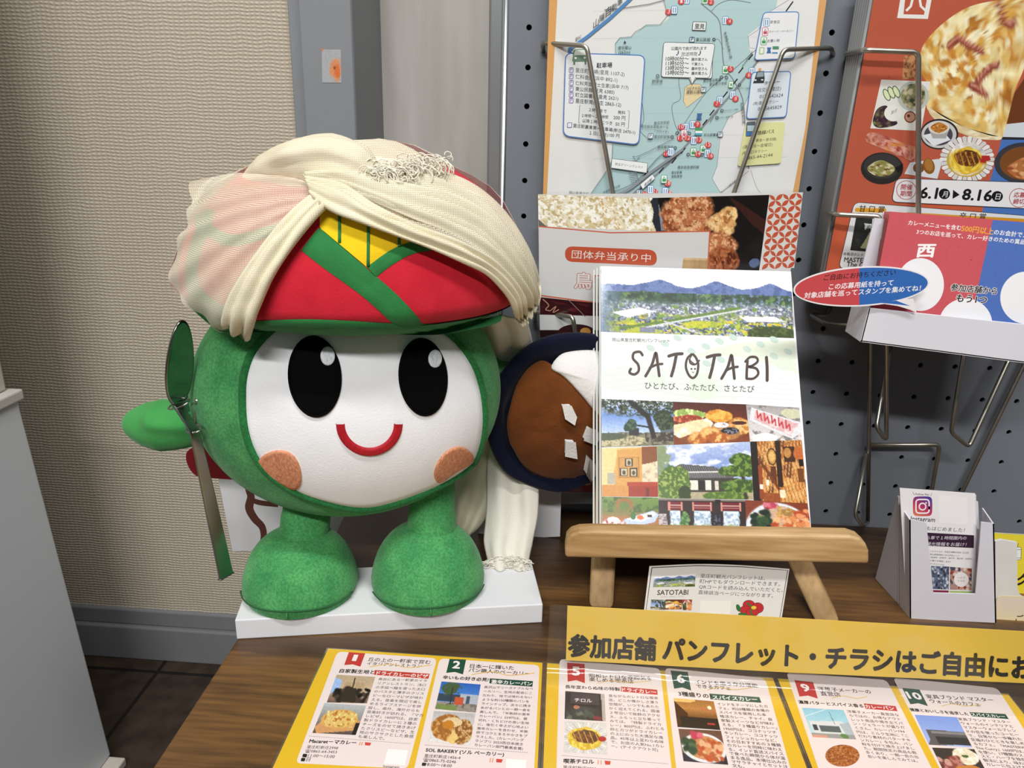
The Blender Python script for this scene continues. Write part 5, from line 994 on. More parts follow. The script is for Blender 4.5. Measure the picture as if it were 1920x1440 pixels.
mods(obj('rest', *box(atY(1150, 1000, LY)[0], atY(1560, 1000, LY)[0], LY+.0135, -.168, lz-.008, lz-.002), M_oak, ez), bevel=.001)
apex = atY(1303, 505, -.045)
zoff = np.array([0, .012, 0])
tops = []
for (x, y), top in (((1127, 1128), atY(1153, 640, -.066)), ((1549, 1157), atY(1302, 640, -.062))):
    foot = atZ(x, y, .001); sx = np.array([.0095, 0, 0]); sy = np.array([0, .006, .002]); tops.append(top)
    mods(obj('leg', *prism([foot-sx-sy, foot+sx-sy, foot+sx+sy, foot-sx+sy], top-foot), M_oakz, ez), bevel=.0025, seg=3)
mods(obj('crossbar', *prism([tops[0]+q for q in ((-.009, -.004, -.018), (-.009, -.004, 0), (-.009, .006, 0), (-.009, .006, -.018))], (tops[1][0]-tops[0][0]+.02, .004, 0)), M_oak, ez), bevel=.002)
pt = atY(1303, 481, -.045); sx = np.array([.0105, 0, 0]); sy = np.array([0, .006, 0])
mods(obj('post', *prism([pt-sx-sy+(0, 0, -.10), pt+sx-sy+(0, 0, -.10), pt+sx+sy+(0, 0, -.10), pt-sx+sy+(0, 0, -.10)], (0, 0, .10)), M_oakz, ez), bevel=.002)
bf = np.array([pt[0], -.048+.028, .0]); sy2 = np.array([0, .005, 0])
b0_ = np.array([pt[0], -.022, .001]); b1_ = pt+np.array([0, .006, -.02])
mods(obj('back_leg', *prism([b0_-sx-sy2, b0_+sx-sy2, b0_+sx+sy2, b0_-sx+sy2], b1_-b0_), M_oakz, ez), bevel=.002)

PM_cover = printmat('cover_print', .34, .02, .22)
def brochure(k):
    """front cover sheet with a rounded spine on its left"""
    off = nb*(-.0035*k)+np.array([-.0022*k, 0, 0])
    S = Sheet(tlw+off, nb, up=upb)
    L0, R0 = (1127, 499), (1483, 509); L1, R1 = (1128, 993), (1521, 994)
    S.paper([L0, R0, R1, L1], '#e9e9ea', .0022)
    return S
S = brochure(0); S.gam = 1.15
S.photo([(1126.5, 512), (1483.5, 522), (1489, 636), (1127, 622)], pic_town(170, 58)); S.poly([(1126.5, 500), (1482.5, 509.5), (1483.2, 514), (1126.5, 506)], '#e9eaf0')
S.tr = (4.5714, 1100, 480)
S.poly([(122, 650), (1780, 705), (1818, 1280), (124, 1228)], '#e6e9e8')
S.poly(np.vstack([[(122, 1120), (122, 1000)], smooth_path([(122, 1000), (400, 930), (700, 960), (1000, 880)])[1:], [(1300, 1240), (700, 1240)]])[:, :], '#dde6dd')
S.poly(np.vstack([smooth_path([(850, 880), (1100, 790), (1400, 735), (1782, 720)]), [(1800, 1010)], smooth_path([(1800, 1010), (1500, 900), (1200, 860), (850, 880)])[1:-1]]), '#dce4d2')
for k in range(9): S.line(smooth_path([(130, 740+58*k), (500, 790+44*k), (900, 820+48*k), (1300, 840+46*k), (1805, 880+45*k)]), 2.4, '#c9d3d2')
for x, y, r in ((600, 1060, 70), (985, 1120, 116), (1690, 910, 68)): S.ell(x, y, r, r, '#d6e0d2')
for x, y in ((780, 704), (668, 750), (548, 788), (898, 815), (1022, 775), (1138, 730), (1255, 698), (1375, 798), (1492, 757), (1605, 716), (1605, 858), (1725, 820), (1030, 920), (1150, 888)): S.ell(x, y, 40, 24, '#bfd3c8', 20, 26)
S.text('岡山県里庄町観光パンフレット', (220, 730), (712, 740), '#3c3a38', bold=.004)
BR_ = '#4a3c36'
def brush(P, w=24): S.line(smooth_path(P, 7), w, BR_); S.ell(P[0][0], P[0][1], w/2, w/2, BR_, 12); S.ell(P[-1][0], P[-1][1], w/2, w/2, BR_, 12)
brush([(478, 850), (455, 822), (405, 832), (398, 880), (440, 930), (445, 985), (410, 1015), (368, 1000), (378, 968)], 22)
brush([(505, 1030), (560, 930), (592, 830), (608, 920), (622, 1028)], 24); brush([(540, 960), (600, 932), (648, 925)], 20)
brush([(704, 858), (760, 842), (818, 838)], 26); brush([(768, 850), (748, 950), (726, 1028)], 26)
S.line(smooth_path([(905, 838), (862, 880), (850, 950), (875, 1020), (912, 1046), (945, 1010), (956, 930), (935, 870), (905, 838)], 6), 20, BR_); S.line(smooth_path([(880, 880), (890, 920), (930, 930), (968, 892)], 6), 14, BR_); S.line(smooth_path([(905, 845), (885, 890), (930, 932)], 6), 10, BR_)
S.ell(898, 968, 8, 8, BR_, 12); S.ell(928, 968, 8, 8, BR_, 12); S.line(smooth_path([(902, 992), (912, 1000), (922, 992)]), 4, BR_)
brush([(1032, 868), (1090, 852), (1142, 848)], 26); brush([(1096, 860), (1076, 960), (1054, 1042)], 26)
brush([(1156, 1050), (1210, 950), (1240, 850), (1254, 940), (1266, 1050)], 24); brush([(1190, 985), (1245, 958), (1294, 950)], 20)
brush([(1378, 900), (1372, 980), (1370, 1050)], 22); brush([(1360, 905), (1400, 868), (1452, 870), (1464, 905), (1420, 940), (1388, 950), (1452, 965), (1470, 1010), (1430, 1050), (1374, 1052)], 20)
brush([(1540, 870), (1546, 960), (1546, 1066)], 26)
S.text('ひとたび、ふたたび、さとたび', (500, 1134), (1438, 1166), '#5a5654')
S.tr = (4.3636, 1100, 740)
S.photo([(122, 36), (708, 58), (714, 410), (122, 430)], pic_tree()); S.photo([(708, 58), (1302, 80), (1334, 384), (714, 410)], pic_bread()); S.photo([(1302, 80), (1738, 108), (1758, 372), (1336, 384)], pic_ice())
S.photo([(122, 440), (574, 422), (584, 836), (124, 832)], pic_hall()); S.photo([(576, 420), (1336, 386), (1364, 858), (586, 846)], pic_house()); S.photo([(1336, 386), (1758, 372), (1806, 892), (1366, 866)], pic_clocks())
S.photo([(124, 836), (584, 842), (592, 1098), (124, 1090)], pic_boat()); S.photo([(586, 850), (1296, 862), (1306, 1106), (592, 1100)], pic_shop()); S.photo([(1296, 862), (1806, 890), (1834, 1106), (1306, 1106)], pic_curry())
def spine(k, par, col):
    off = nb*(-.0035*k)+np.array([-.0022*k, 0, 0]); a = tlw+off; b = blw+off
    r = .0013; c0 = a-nb*r; ex = (trw-tlw)/np.linalg.norm(trw-tlw)
    prof = [(-math.sin(t)*r, math.cos(t)*r) for t in np.linspace(0, math.pi, 9)]
    G = [[c0+ex*x+nb*z for x, z in prof], [b-nb*r+ex*x+nb*z for x, z in prof]]
    return obj('spine', *grid(G), mat('cover_spine', col, .22, coat=.4), par, True)
for k in range(3):
    if k: S = brochure(k)
    gbk = thing('brochure', (blw+trw)/2, ('front town brochure with landscape photos and brush lettering on the easel', 'town brochure directly behind the front one on the easel', 'hindmost town brochure against the easel post')[k], 'brochure', 'town brochures on the easel')
    if k == 0: gb0 = gbk
    else:
        S.poly([(1126.5, 500), (1483, 509), (1521, 994), (1128, 993)], '#dfe2e2')
    S.build('cover', PM_cover, gbk); spine(k, gbk, '#d9dcd8')

# card below the easel
cn = np.array([0, -1, .22]); c0 = atY(1345, 1110, -.190)
S = Sheet(c0, cn, tr=(3.0476, 1030, 960))
S.paper(np.vstack([[(572, 310)], smooth_path([(572, 310), (850, 298), (1100, 305), (1372, 326)], 6), [(1310, 720), (525, 690)]]), '#dcdad6', .0006)
fr = [(586, 318), (850, 306), (1100, 313), (1362, 334), (1300, 710), (536, 680), (586, 318)]
S.line(np.array(fr, float), 5, '#3a3838')
S.photo([(598, 370), (836, 354), (832, 426), (592, 430)], pic_town(60, 22)); S.text('SATOTABI', (616, 474), (792, 472), '#4a3c36', bold=.02, h=40)
S.text('ひとたび、ふたたび、さとたび', (636, 488), (768, 486), '#5a5654')
S.photo([(582, 500), (666, 502), (662, 560), (576, 556)], pic_tree(24, 16)); S.photo([(666, 500), (760, 500), (758, 556), (662, 558)], pic_bread(24, 16)); S.photo([(760, 500), (816, 500), (814, 562), (758, 560)], pic_curry(20, 16))
for i, (t, xe) in enumerate((('里庄町観光パンフレットは、', 1232), ('町HPでもダウンロードできます。', 1318), ('QRコードを読み込んでいただくと、', 1334), ('直接該当ページにつながります。', 1278))): S.text(t, (862-4*i, 374+31*i), (xe, 388+34*i-(2 if i == 3 else 0)), '#46444a')
S.poly([(864, 504), (1038, 510), (1032, 590), (858, 584)], '#e6e4e0')
FR = '#b8282e'
for x, y, rx, ry in ((1140, 530, 34, 26), (1190, 548, 34, 30), (1120, 560, 32, 24), (1160, 572, 36, 24)): S.ell(x, y, rx, ry, FR, 24); S.ring(x, y, rx, ry, 2.5, '#5a2a24')
S.line(smooth_path([(1128, 520), (1160, 545), (1150, 575), (1175, 600)]), 9, '#2f6a38'); S.ell(1168, 546, 15, 10, '#e0c23c', 20); S.ell(1080, 548, 12, 22, '#2f6a38', 18, -20); S.ell(1108, 588, 30, 12, '#2f6a38', 18, 10)
tag(S.build('info_card', PM_matte), 'small cream info card with a camellia emblem leaning under the easel ledge', 'card')

# ------------------------------------------------------------------ white cardboard holder with small cards
M_cb = mat('white_cardboard', '#d6d4dc', .7, var=.03, vscale=30, bump=.05, bscale=300)
HY = -.152
hz = atZ(1780, 1164, 0)[1]; HY = float(hz)
hd = thing('card_holder', (.11, HY+.02, 0), 'folded white cardboard holder with a notched front at the right of the easel', 'holder')
fp = [atY(x, y, HY) for x, y in ((1705, 974), (1737, 980), (1750, 1112), (1829, 1114), (1840, 979), (1864, 982), (1868, 1168), (1706, 1160))]
mods(obj('front_panel', *prism(fp, (0, .0011, 0)), M_cb, hd), solid=0)
fl, flb = fp[0], fp[7]; dpt = np.array([-.0012, .017, .0])
obj('side_panel', *prism([fl, flb, flb+dpt, fl+dpt+np.array([0, 0, .004])], (.001, 0, 0)), M_cb, hd)
frr, frb = fp[5], fp[6]
obj('side_panel', *prism([frr, frb, frb+np.array([0, .017, 0]), frr+np.array([0, .017, .004])], (-.001, 0, 0)), M_cb, hd)
bk = [atY(1684, 931, HY+.019), atY(1834, 941, HY+.019), frb+np.array([0, .019, 0]), flb+np.array([-.0012, .019, 0])]
obj('back_panel', *prism(bk, (0, .001, 0)), M_cb, hd)
st = bk[0]+np.array([0, .0015, 0]); 
strut = [st, atZ(1641, 1085, .001), flb+np.array([-.0012, .021, 0])]
obj('strut', *prism(strut, (.0011, .0004, 0)), M_cb, hd)
obj('strut', *prism([bk[1]+(0, .0015, 0), bk[1]*np.array([1, 1, 0])+np.array([-.002, .055, .001]), frb+np.array([0, .021, 0])], (-.0011, .0004, 0)), M_cb, hd)
for k in range(2):
    YC = HY+.0085+.003*k; S = Sheet((0, YC, 0), (0, 1, 0), tr=(4.5, 1620, 880))
    dk = 0 if k == 0 else 14
    S.paper([(302+dk, 158-4*dk/14), (938+dk*.4, 204), (950+dk*.4, 1070), (350, 1050)] if k == 0 else [(322, 172), (946, 214), (958, 1080), (350, 1050)], '#eceaec' if k == 0 else '#d9d7da', .0005)
    if k == 0:
        cvi = Cv(40, 40, '#b03a6a'); T_ = (cvi.u*.35+(1-cvi.v)*.65)[..., None]
        c1, c2, c3 = hx('#e09050'), hx('#bf3460'), hx('#3a3aa0'); cvi.I = np.where(T_ < .45, c1+(c2-c1)*(T_/.45), c2+(c3-c2)*np.clip((T_-.45)/.5, 0, 1))
        t = np.linspace(0, 2*math.pi, 40, endpoint=False); sq_ = lambda c: np.sign(np.cos(t))*np.abs(np.cos(t))**.42 if c else np.sign(np.sin(t))*np.abs(np.sin(t))**.42
        S.cut(np.stack([494+82*sq_(1), 312+84*sq_(0)], 1)[::2], cvi, (410, 226, 578, 398))
        P = np.stack([494+56*sq_(1), 312+58*sq_(0)], 1); S.line(np.vstack([P, P[:2]]), 12, '#f4eef2'); S.ring(494, 314, 28, 28, 11, '#f4eef2'); S.ell(524, 283, 7, 7, '#f4eef2', 12)
        S.text('Follow Me!', (432, 216), (548, 222), '#34324a', bold=.012); S.line([(412, 190), (425, 218)], 3, '#44424a'); S.line([(572, 200), (562, 228)], 3, '#44424a')
        S.text('Instagram', (390, 432), (596, 444), '#2a282e', bold=.012, h=56); S.poly([(628, 216), (870, 236), (872, 470), (632, 452)], '#f2f0f2')
        S.text('でもはじめました！', (480, 508), (846, 528), '#3a383c'); S.poly([(440, 528), (928, 556), (926, 664), (446, 640)], '#341a34')
        S.text('から車で１時間圏内の', (484, 588), (862, 592), '#e6dfe8', bold=.008); S.text('の観光情報をお届け！', (484, 640), (860, 648), '#e6dfe8', bold=.008)
        for i, (t_, xe) in enumerate((('いかさぐらむ / 井笠広域観光協会【公式】', 880), ('岡山県南西部にある井笠エリア', 804), ('『笠岡市・井原市・浅口市・里庄町・矢掛町』', 916), ('の魅力を発信します！', 730), ('#いかさぐらむ', 676))): S.text(t_, (556, 696+26*i), (xe, 710+26*i-(2 if i > 2 else 0)), '#4a484c', bold=.01 if i == 0 else 0)
        S.photo([(566, 814), (718, 820), (714, 1014), (572, 1008)], food(Cv(30, 36, '#55607a'), 3, ['#3a4258', '#a8b0c0', '#2c3040', '#d0d4dc', '#6a7490'], 70, 0, 0, 1, 1, .08)); S.photo([(724, 822), (910, 836), (906, 1018), (724, 1014)], food(Cv(36, 36, '#b08a80'), 4, ['#c8a090', '#8a3a34', '#4a4a60', '#e0d0c8', '#d08a70'], 60, 0, 0, 1, 1, .1)); S.ell(820, 930, 62, 62, '#ebe6e6'); S.text('いかさ', (790, 920), (850, 922), '#5a5658'); S.text('ぐらむ', (790, 946), (850, 948), '#5a5658')
        S.poly([(580, 1018), (714, 1022), (712, 1062), (584, 1058)], '#8a1f3e'); S.poly([(722, 1024), (912, 1030), (910, 1068), (722, 1064)], '#a8c46a')
    tag(S.build('follow_card', PM_matte), ('front white card with a rainbow camera icon in the cardboard holder', 'white card tucked behind the front one in the cardboard holder')[k], 'card', 'cards in the cardboard holder')

# yellow menu stand, clip and small cream card at the right edge
S = Sheet((0, HY+.045, 0), (0, 1, .0)); S.tr = (6.55, 1840, 980)
S.paper([(150, 132), (1500, 210), (1450, 1700), (165, 1640)], '#e9d73a', .0012); S.poly([(150, 118), (1500, 196), (1500, 206), (150, 128)], '#d9d4c0')
S.rr([(395, 300), (490, 302), (486, 458), (400, 452)], '#f0f0ee', 18, '#2a2a28', 5); S.line([(446, 300), (455, 252)], 6, '#2a2a28'); S.line([(400, 330), (488, 332)], 5, '#2a2a28'); S.line([(400, 430), (484, 434)], 5, '#2a2a28'); S.text('グ', (432, 752), (570, 758), '#2a2420', bold=.05, h=165)
tag(S.build('menu_sign', PM_matte), 'bright yellow sign with a jar drawing half hidden behind the cardboard holder', 'sign')
S = Sheet((0, HY+.022, 0), (0, 1, .0)); S.tr = (6.55, 1840, 980)
S.paper([(172, 232), (250, 214), (440, 246), (444, 800), (470, 880), (520, 920), (520, 1500), (180, 1500)], '#dcdad6', .0025)
tag(S.build('paper_tab', mat('torn_white_card', '#d9d7d2', .8, var=.03, vscale=60)), 'torn white card tab standing against the yellow sign at the right edge', 'card')
S = Sheet((0, HY+.006, 0), (0, 1, .0)); S.tr = (6.55, 1840, 980)
S.rr([(182, 900), (900, 920), (880, 1420), (188, 1390)], None, 60)
cvk = Cv(20, 30).grad('#e3d2c6', '#e6d9ae', '#e6dc86'); S.paper([(184, 960), (200, 918), (250, 898), (900, 922), (880, 1480), (190, 1460)], '#e3d6b4', .0006); S.photo([(192, 930), (890, 950), (880, 1470), (192, 1455)], cvk); S.text('ご', (416, 1212), (498, 1214), '#2a2622', bold=.02, h=100)
tag(S.build('small_notice', PM_matte), 'small cream card with rounded corner at the right edge beside the cardboard holder', 'card')

# ------------------------------------------------------------------ the plush doll on its white box lid
def rotz(a): return np.array([[math.cos(a), math.sin(a), 0], [-math.sin(a), math.cos(a), 0], [0, 0, 1.0]])   # rows = local axes
class Ell:
    """ellipsoid used as the padded surface that felt, cloth and embroidery lie on"""
    def __init__(s, c, semi, yaw=0.0): s.c = np.asarray(c, float); s.s = np.asarray(semi, float); s.R = rotz(yaw)
    def hit(s, P, d=0.0, back=False):
        """points of the surface (grown by d) seen at the given photo pixels; rim points where the view misses it"""
        D = rays(P); S = s.s+d; o = (s.R@(CAM-s.c))/S; dd = (D@s.R.T)/S
        a = (dd*dd).sum(1); b = dd@o; cc = o@o-1; disc = b*b-a*cc
        q = np.sqrt(np.maximum(disc, 0)); t = (-b+q if back else -b-q)/a
        X = CAM[None]+t[:, None]*D; L = (X-s.c)@s.R.T
        N = (L/(S*S))@s.R; N /= np.linalg.norm(N, axis=1)[:, None]
        return X, N
    def pt(s, th, ph, d=0.0):
        S = s.s+d; L = np.stack([np.cos(ph)*np.sin(th)*S[0], -np.cos(ph)*np.cos(th)*S[1], np.sin(ph)*S[2]], -1); return s.c+L@s.R
    def mesh(s, nu=72, nv=40, d=0.0, wob=0.0, seed=1, p0=-math.pi/2, p1=math.pi/2):
        G = []
        for j in range(nv+1):
            ph = p0+(p1-p0)*j/nv; th = np.arange(nu)*2*math.pi/nu
            dd = d+(wob*(fbm(3+2*np.cos(th), 3+2*np.sin(th)+j*.12, seed, 3)-.5)*2 if wob else 0)
            G.append(s.pt(th, np.full(nu, ph), 0)+(0 if not wob else 0)+((s.pt(th, np.full(nu, ph), .01)-s.pt(th, np.full(nu, ph), 0))*100*np.reshape(dd, (-1, 1)) if (wob or d) else 0))
        return grid(G, True)
class Cap(Ell):
    """hat form: tall rounded crown above its widest line, shallow puff below"""
    def __init__(s, c, semi, low, yaw): Ell.__init__(s, c, semi, yaw); s.lo = Ell(c, (semi[0], semi[1], low), yaw)
    def hit(s, P, d=0.0, back=False):
        X, N = Ell.hit(s, P, d, back); X2, N2 = s.lo.hit(P, d, back); k = X[:, 2] < s.c[2]
        X[k] = X2[k]; N[k] = N2[k]; return X, N
    def pt(s, th, ph, d=0.0):
        ph = np.asarray(ph, float); return np.where((ph >= 0)[..., None], Ell.pt(s, th, ph, d), s.lo.pt(th, ph, d))
def blob(E, out, off, rings=12, n=6, edge=True, off0=-.001, dome=0.0, cen=None):
    """felt or embroidery patch: outline in photo pixels laid on the surface"""
    P = smooth_path(out, n, True); c = np.asarray(cen if cen is not None else P.mean(0)); N_ = len(P); V = []
    ks = list(np.linspace(0, 1, rings+1))[1:]
    X, N = E.hit([c]); V.append(X+N*(off+dome))
    for k in ks:
        X, N = E.hit(c+(P-c)*k); V.append(X+N*(off+dome*(1-k*k)))
    if edge:
        X, N = E.hit(P); V.append(X+N*off0)
    V = np.vstack(V); R_ = len(ks)+(1 if edge else 0)
    F = [(0, 1+k, 1+(k+1) % N_) for k in range(N_)]+[(1+r*N_+k, 1+(r+1)*N_+k, 1+(r+1)*N_+(k+1) % N_, 1+r*N_+(k+1) % N_) for r in range(R_-1) for k in range(N_)]
    return V, F
def strip(E, A, B, off, nu=20, nv=6, off0=None):
    """band between two pixel curves laid on the surface"""
    A = smooth_path(A, 8); B = smooth_path(B, 8)
    def rs(P):
        L = np.concatenate([[0], np.cumsum(np.linalg.norm(np.diff(P, axis=0), axis=1))]); t = np.linspace(0, L[-1], nu+1); return np.stack([np.interp(t, L, P[:, 0]), np.interp(t, L, P[:, 1])], 1)
    A, B = rs(A), rs(B); G = []
    for j in range(nv+1):
        X, N = E.hit(A+(B-A)*j/nv); G.append(X+N*(off if not (off0 is not None and j in (0, nv)) else off0))
    return grid(G)
def velvet(name, c, c2, rough=.85, sh=.5):
    m = mat(name, c, rough, c2=c2, vscale=48, bump=.45, bscale=1100, sheen=sh, spec=.2); N, Lk, b = m.node_tree.nodes, m.node_tree.links, m.node_tree.nodes['Principled BSDF']
    src = b.inputs['Base Color'].links[0].from_socket; tc = N.new('ShaderNodeTexCoord'); n = N.new('ShaderNodeTexNoise'); n.inputs['Scale'].default_value = 620; n.inputs['Detail'].default_value = 2
    Lk.new(tc.outputs['Object'], n.inputs['Vector']); r = N.new('ShaderNodeValToRGB'); r.color_ramp.elements[0].position = .35; r.color_ramp.elements[0].color = (.74, .74, .74, 1); r.color_ramp.elements[1].position = .65; r.color_ramp.elements[1].color = (1.12, 1.12, 1.12, 1)
    mu = N.new('ShaderNodeMixRGB'); mu.blend_type = 'MULTIPLY'; mu.inputs[0].default_value = 1; Lk.new(n.outputs['Fac'], r.inputs[0]); Lk.new(src, mu.inputs[1]); Lk.new(r.outputs[0], mu.inputs[2]); Lk.new(mu.outputs[0], b.inputs['Base Color'])
    return m
M_green = velvet('green_velvet', '#58a863', '#3c8c52', sh=.3)
M_green2 = velvet('dark_green_cord', '#2a7a40', '#226a36', sh=.2)
M_face = mat('white_plush', '#f1f3f7', .9, var=.02, vscale=60, bump=.22, bscale=800, sheen=.3, spec=.2)
M_red = mat('red_felt', '#cc2436', .9, c2='#bd1c2e', vscale=60, bump=.25, bscale=700, sheen=.25, spec=.2)
M_yel = mat('yellow_felt', '#edc81e', .9, c2='#e0bb18', vscale=70, bump=.25, bscale=700, sheen=.2, spec=.2)
M_gfelt = mat('green_felt', '#2f7f43', .9, c2='#296f3a', vscale=70, bump=.25, bscale=700, sheen=.3, spec=.2)
def thread(name, c, c2): return mat(name, c, .6, c2=c2, vscale=800, bump=.4, bscale=900, stretch=(1, 1, .35), spec=.35)
M_blk = mat('black_thread', '#060607', .9, bump=.15, bscale=900, spec=.08); M_hi = thread('white_thread', '#e4e8ec', '#b9c0c8'); M_mouth = thread('red_thread', '#b81626', '#a00f1e'); M_cheek = thread('peach_thread', '#e2a07c', '#b8704c')

# white box lid under the feet
BZ = .0165
lid_fl, lid_fr = atZ(440, 1163, BZ), atZ(1018, 1133, BZ); dv = lid_fr-lid_fl; dv /= np.linalg.norm(dv); dn = np.array([-dv[1], dv[0], 0])
Pb = [lid_fl, lid_fr, lid_fr+dn*.062, lid_fl+dn*.062]
M_lid = mat('white_board', '#dfe0e4', .5, var=.02, vscale=15)
tag(mods(obj('box_lid', *prism([np.array([p[0], p[1], 0.0002]) for p in Pb], (0, 0, BZ-.0002)), M_lid), bevel=.0008), 'shallow white box lid under the feet of the plush doll', 'box')

YAWP = math.radians(15)
BODY = Ell((-.3545, -.158, .1685), (.1105, .074, .0935), YAWP)
HZC = float(atY(669, 528, -.165)[2])
HAT = Cap((float(atY(677, 528, -.160)[0]), -.160, HZC), (.1165, .098, .0900), .0285, YAWP)
doll = thing('plush_doll', (-.345, -.18, BZ), 'round green plush doll with white smiling face and red hat on the white box lid', 'plush toy')
body = obj('body', *BODY.mesh(88, 48), M_green, doll, True)
FACE = [(458, 740), (462, 700), (476, 662), (500, 632), (535, 606), (590, 590), (660, 582), (740, 588), (800, 606), (846, 634), (880, 676), (898, 722), (905, 770), (903, 812), (893, 850), (878, 872), (840, 898), (790, 922), (730, 942), (686, 950), (640, 946), (580, 930), (536, 908), (500, 880), (475, 842), (461, 795)]
face = obj('face', *blob(BODY, FACE, .0022, 16, 5, cen=(680, 770)), M_face, doll, True)
X, N = BODY.hit(smooth_path(FACE, 5, True)); X = X+N*.0014
obj('face_piping', *tube(np.vstack([X, X[:2]]), .0030, 10, False), M_green2, doll, True)
def ellpx(cx, cy, rx, ry, rot=0, n=20):
    t = np.arange(n)*2*math.pi/n; r = math.radians(rot); x, y = rx*np.cos(t), ry*np.sin(t); return np.stack([cx+x*math.cos(r)-y*math.sin(r), cy+x*math.sin(r)+y*math.cos(r)], 1)
for ex_, ey_, rx, ry, rot, hx_, hy_, hrx, hry in ((592, 706, 49, 74, -4, 616, 669, 13, 17), (790, 707, 44.5, 71, -5, 811, 674, 12, 16)):
    e = obj('eye', *blob(BODY, ellpx(ex_, ey_, rx, ry, rot), .0034, 8, 3, off0=.001), M_blk, doll, True)
    X, N = BODY.hit(smooth_path(ellpx(ex_, ey_, rx-2.5, ry-2.5, rot), 3, True)); X = X+N*.0033; obj('stitched_rim', *tube(np.vstack([X, X[:2]]), .0009, 6, False), M_blk, e, True)
    obj('eye_highlight', *blob(BODY, ellpx(hx_, hy_, hrx, hry), .0042, 5, 3, off0=.003), M_hi, e, True)
t = np.linspace(0, math.pi, 15); A = np.stack([692-62*np.cos(t), 792+60*np.sin(t)], 1); B = np.stack([692-45*np.cos(t), 792+44*np.sin(t)], 1)
obj('mouth', *strip(BODY, A, B, .0038, 28, 6, .002), M_mouth, doll, True)
obj('cheek', *blob(BODY, [(487, 868), (495, 852), (512, 843), (533, 841), (552, 850), (564, 870), (567, 893), (562, 908), (550, 911), (528, 900), (504, 886)], .0036, 7, 4, off0=.001), M_cheek, doll, True)
obj('cheek', *blob(BODY, [(811, 888), (815, 868), (828, 848), (846, 836), (864, 835), (878, 845), (882, 857), (872, 868), (850, 880), (830, 894), (818, 899)], .0036, 7, 4, off0=.001), M_cheek, doll, True)
# legs and feet
def foot(c, a, b, h, yaw, seed):
    E = Ell((c[0], c[1], 0), (a, b, h), yaw); G = []
    for j in range(25):
        t = j/24; th = np.arange(56)*2*math.pi/56
        z = math.sin(t*math.pi/2)*h; r = max(math.cos(t*math.pi/2), 1e-3)**.74
        k = 1.0 if t > .1 else .93+.7*t
        L = np.stack([r*k*a*np.sin(th), -r*k*b*np.cos(th)*(1.06-.10*np.cos(th)*0), np.full(56, z)], 1)
        L[:, 1] += (.004*z/h)
        G.append(np.array([c[0], c[1], BZ+.0003])+L@rotz(yaw))
    return grid(G, True)
def near_seam(c, a, b, h, yaw):
    P = []
    for k in range(8):
        t = .03+.05*k; r = math.cos(t*math.pi/2)**.74; P.append(np.array([c[0], c[1], BZ])+np.array([0, -r*b*1.06-.0003+.004*math.sin(t*math.pi/2), math.sin(t*math.pi/2)*h])@rotz(yaw))
    return P
for fc, lp, yw, sd, fa, fb, fh in (((-.3925, -.1845), (576, 1000), .10, 3, .0435, .0395, .0475), ((-.2970, -.1700), (781, 985), .22, 5, .0440, .0400, .050)):
    f_ = obj('foot', *foot(fc, fa, fb, fh, yw, sd), M_green, doll, True)
    th_ = np.linspace(-1.25, 1.25, 25); P_ = [np.array([fc[0], fc[1], BZ])+np.array([fa*math.sin(a_)*1.002, -fb*math.cos(a_)*1.065+.0006, .0075+.0015*math.cos(3*a_)])@rotz(yw) for a_ in th_]; obj('sole_seam', *tube(P_, .0006, 6), mat('dark_green_thread', '#1f5a30', .8), f_, True)
    obj('seam', *tube(near_seam(fc, fa, fb, fh, yw), .0005, 6), mat('pale_green_thread', '#479a56', .8), f_, True)
    top = BODY.c+np.array([fc[0]-BODY.c[0], .012, -.062]); base = np.array([fc[0]+.002, fc[1]+.006, BZ+fh-.012])
    obj('leg', *tube(smooth_path([base, base*.6+top*.4, top], 6), [.0185]*6+[.0175]*6+[.0185], 28), M_green, doll, True)
# right hand of the doll (left in the photo)
ap = [(402, 782), (372, 790), (340, 796), (305, 797), (275, 796), (250, 795), (236, 795), (230, 795)]; ar = [38, 43, 47, 51, 43, 29, 15, 2]
Pa = smooth_path([atY(x, y, -.165) for x, y in ap], 14); Ra = np.interp(np.linspace(0, len(ar)-1, len(Pa)), range(len(ar)), ar)*.000385
V, F = tube(Pa, Ra, 72); V = np.array(V)
cr = atY(292, 772, -.185); dd_ = np.linalg.norm(V-atY(318, 778, -.185), axis=1); 
fold0, fold1 = atY(285, 768, -.185), atY(345, 776, -.185); fd = fold1-fold0; tt_ = np.clip(((V-fold0)@fd)/(fd@fd), 0, 1); ds = np.linalg.norm(V-(fold0+tt_[:, None]*fd), axis=1)
V[:, 1] += .016*np.exp(-(ds/.0045)**2)-.004*np.exp(-((ds-.011)/.006)**2)
obj('arm', V, F, mat('light_green_velvet', '#47a052', .85, c2='#3b9148', vscale=34, bump=.25, bscale=900, sheen=.4, spec=.2), doll, True)
# left arm reaching behind the plate
obj('arm', *tube(smooth_path([BODY.pt(np.array([2.1]), np.array([.05]))[0]*.9+BODY.c*.1, (-.245, -.095, .165), (-.215, -.076, .160)], 6), np.linspace(.019, .012, 13), 20), M_green, doll, True)
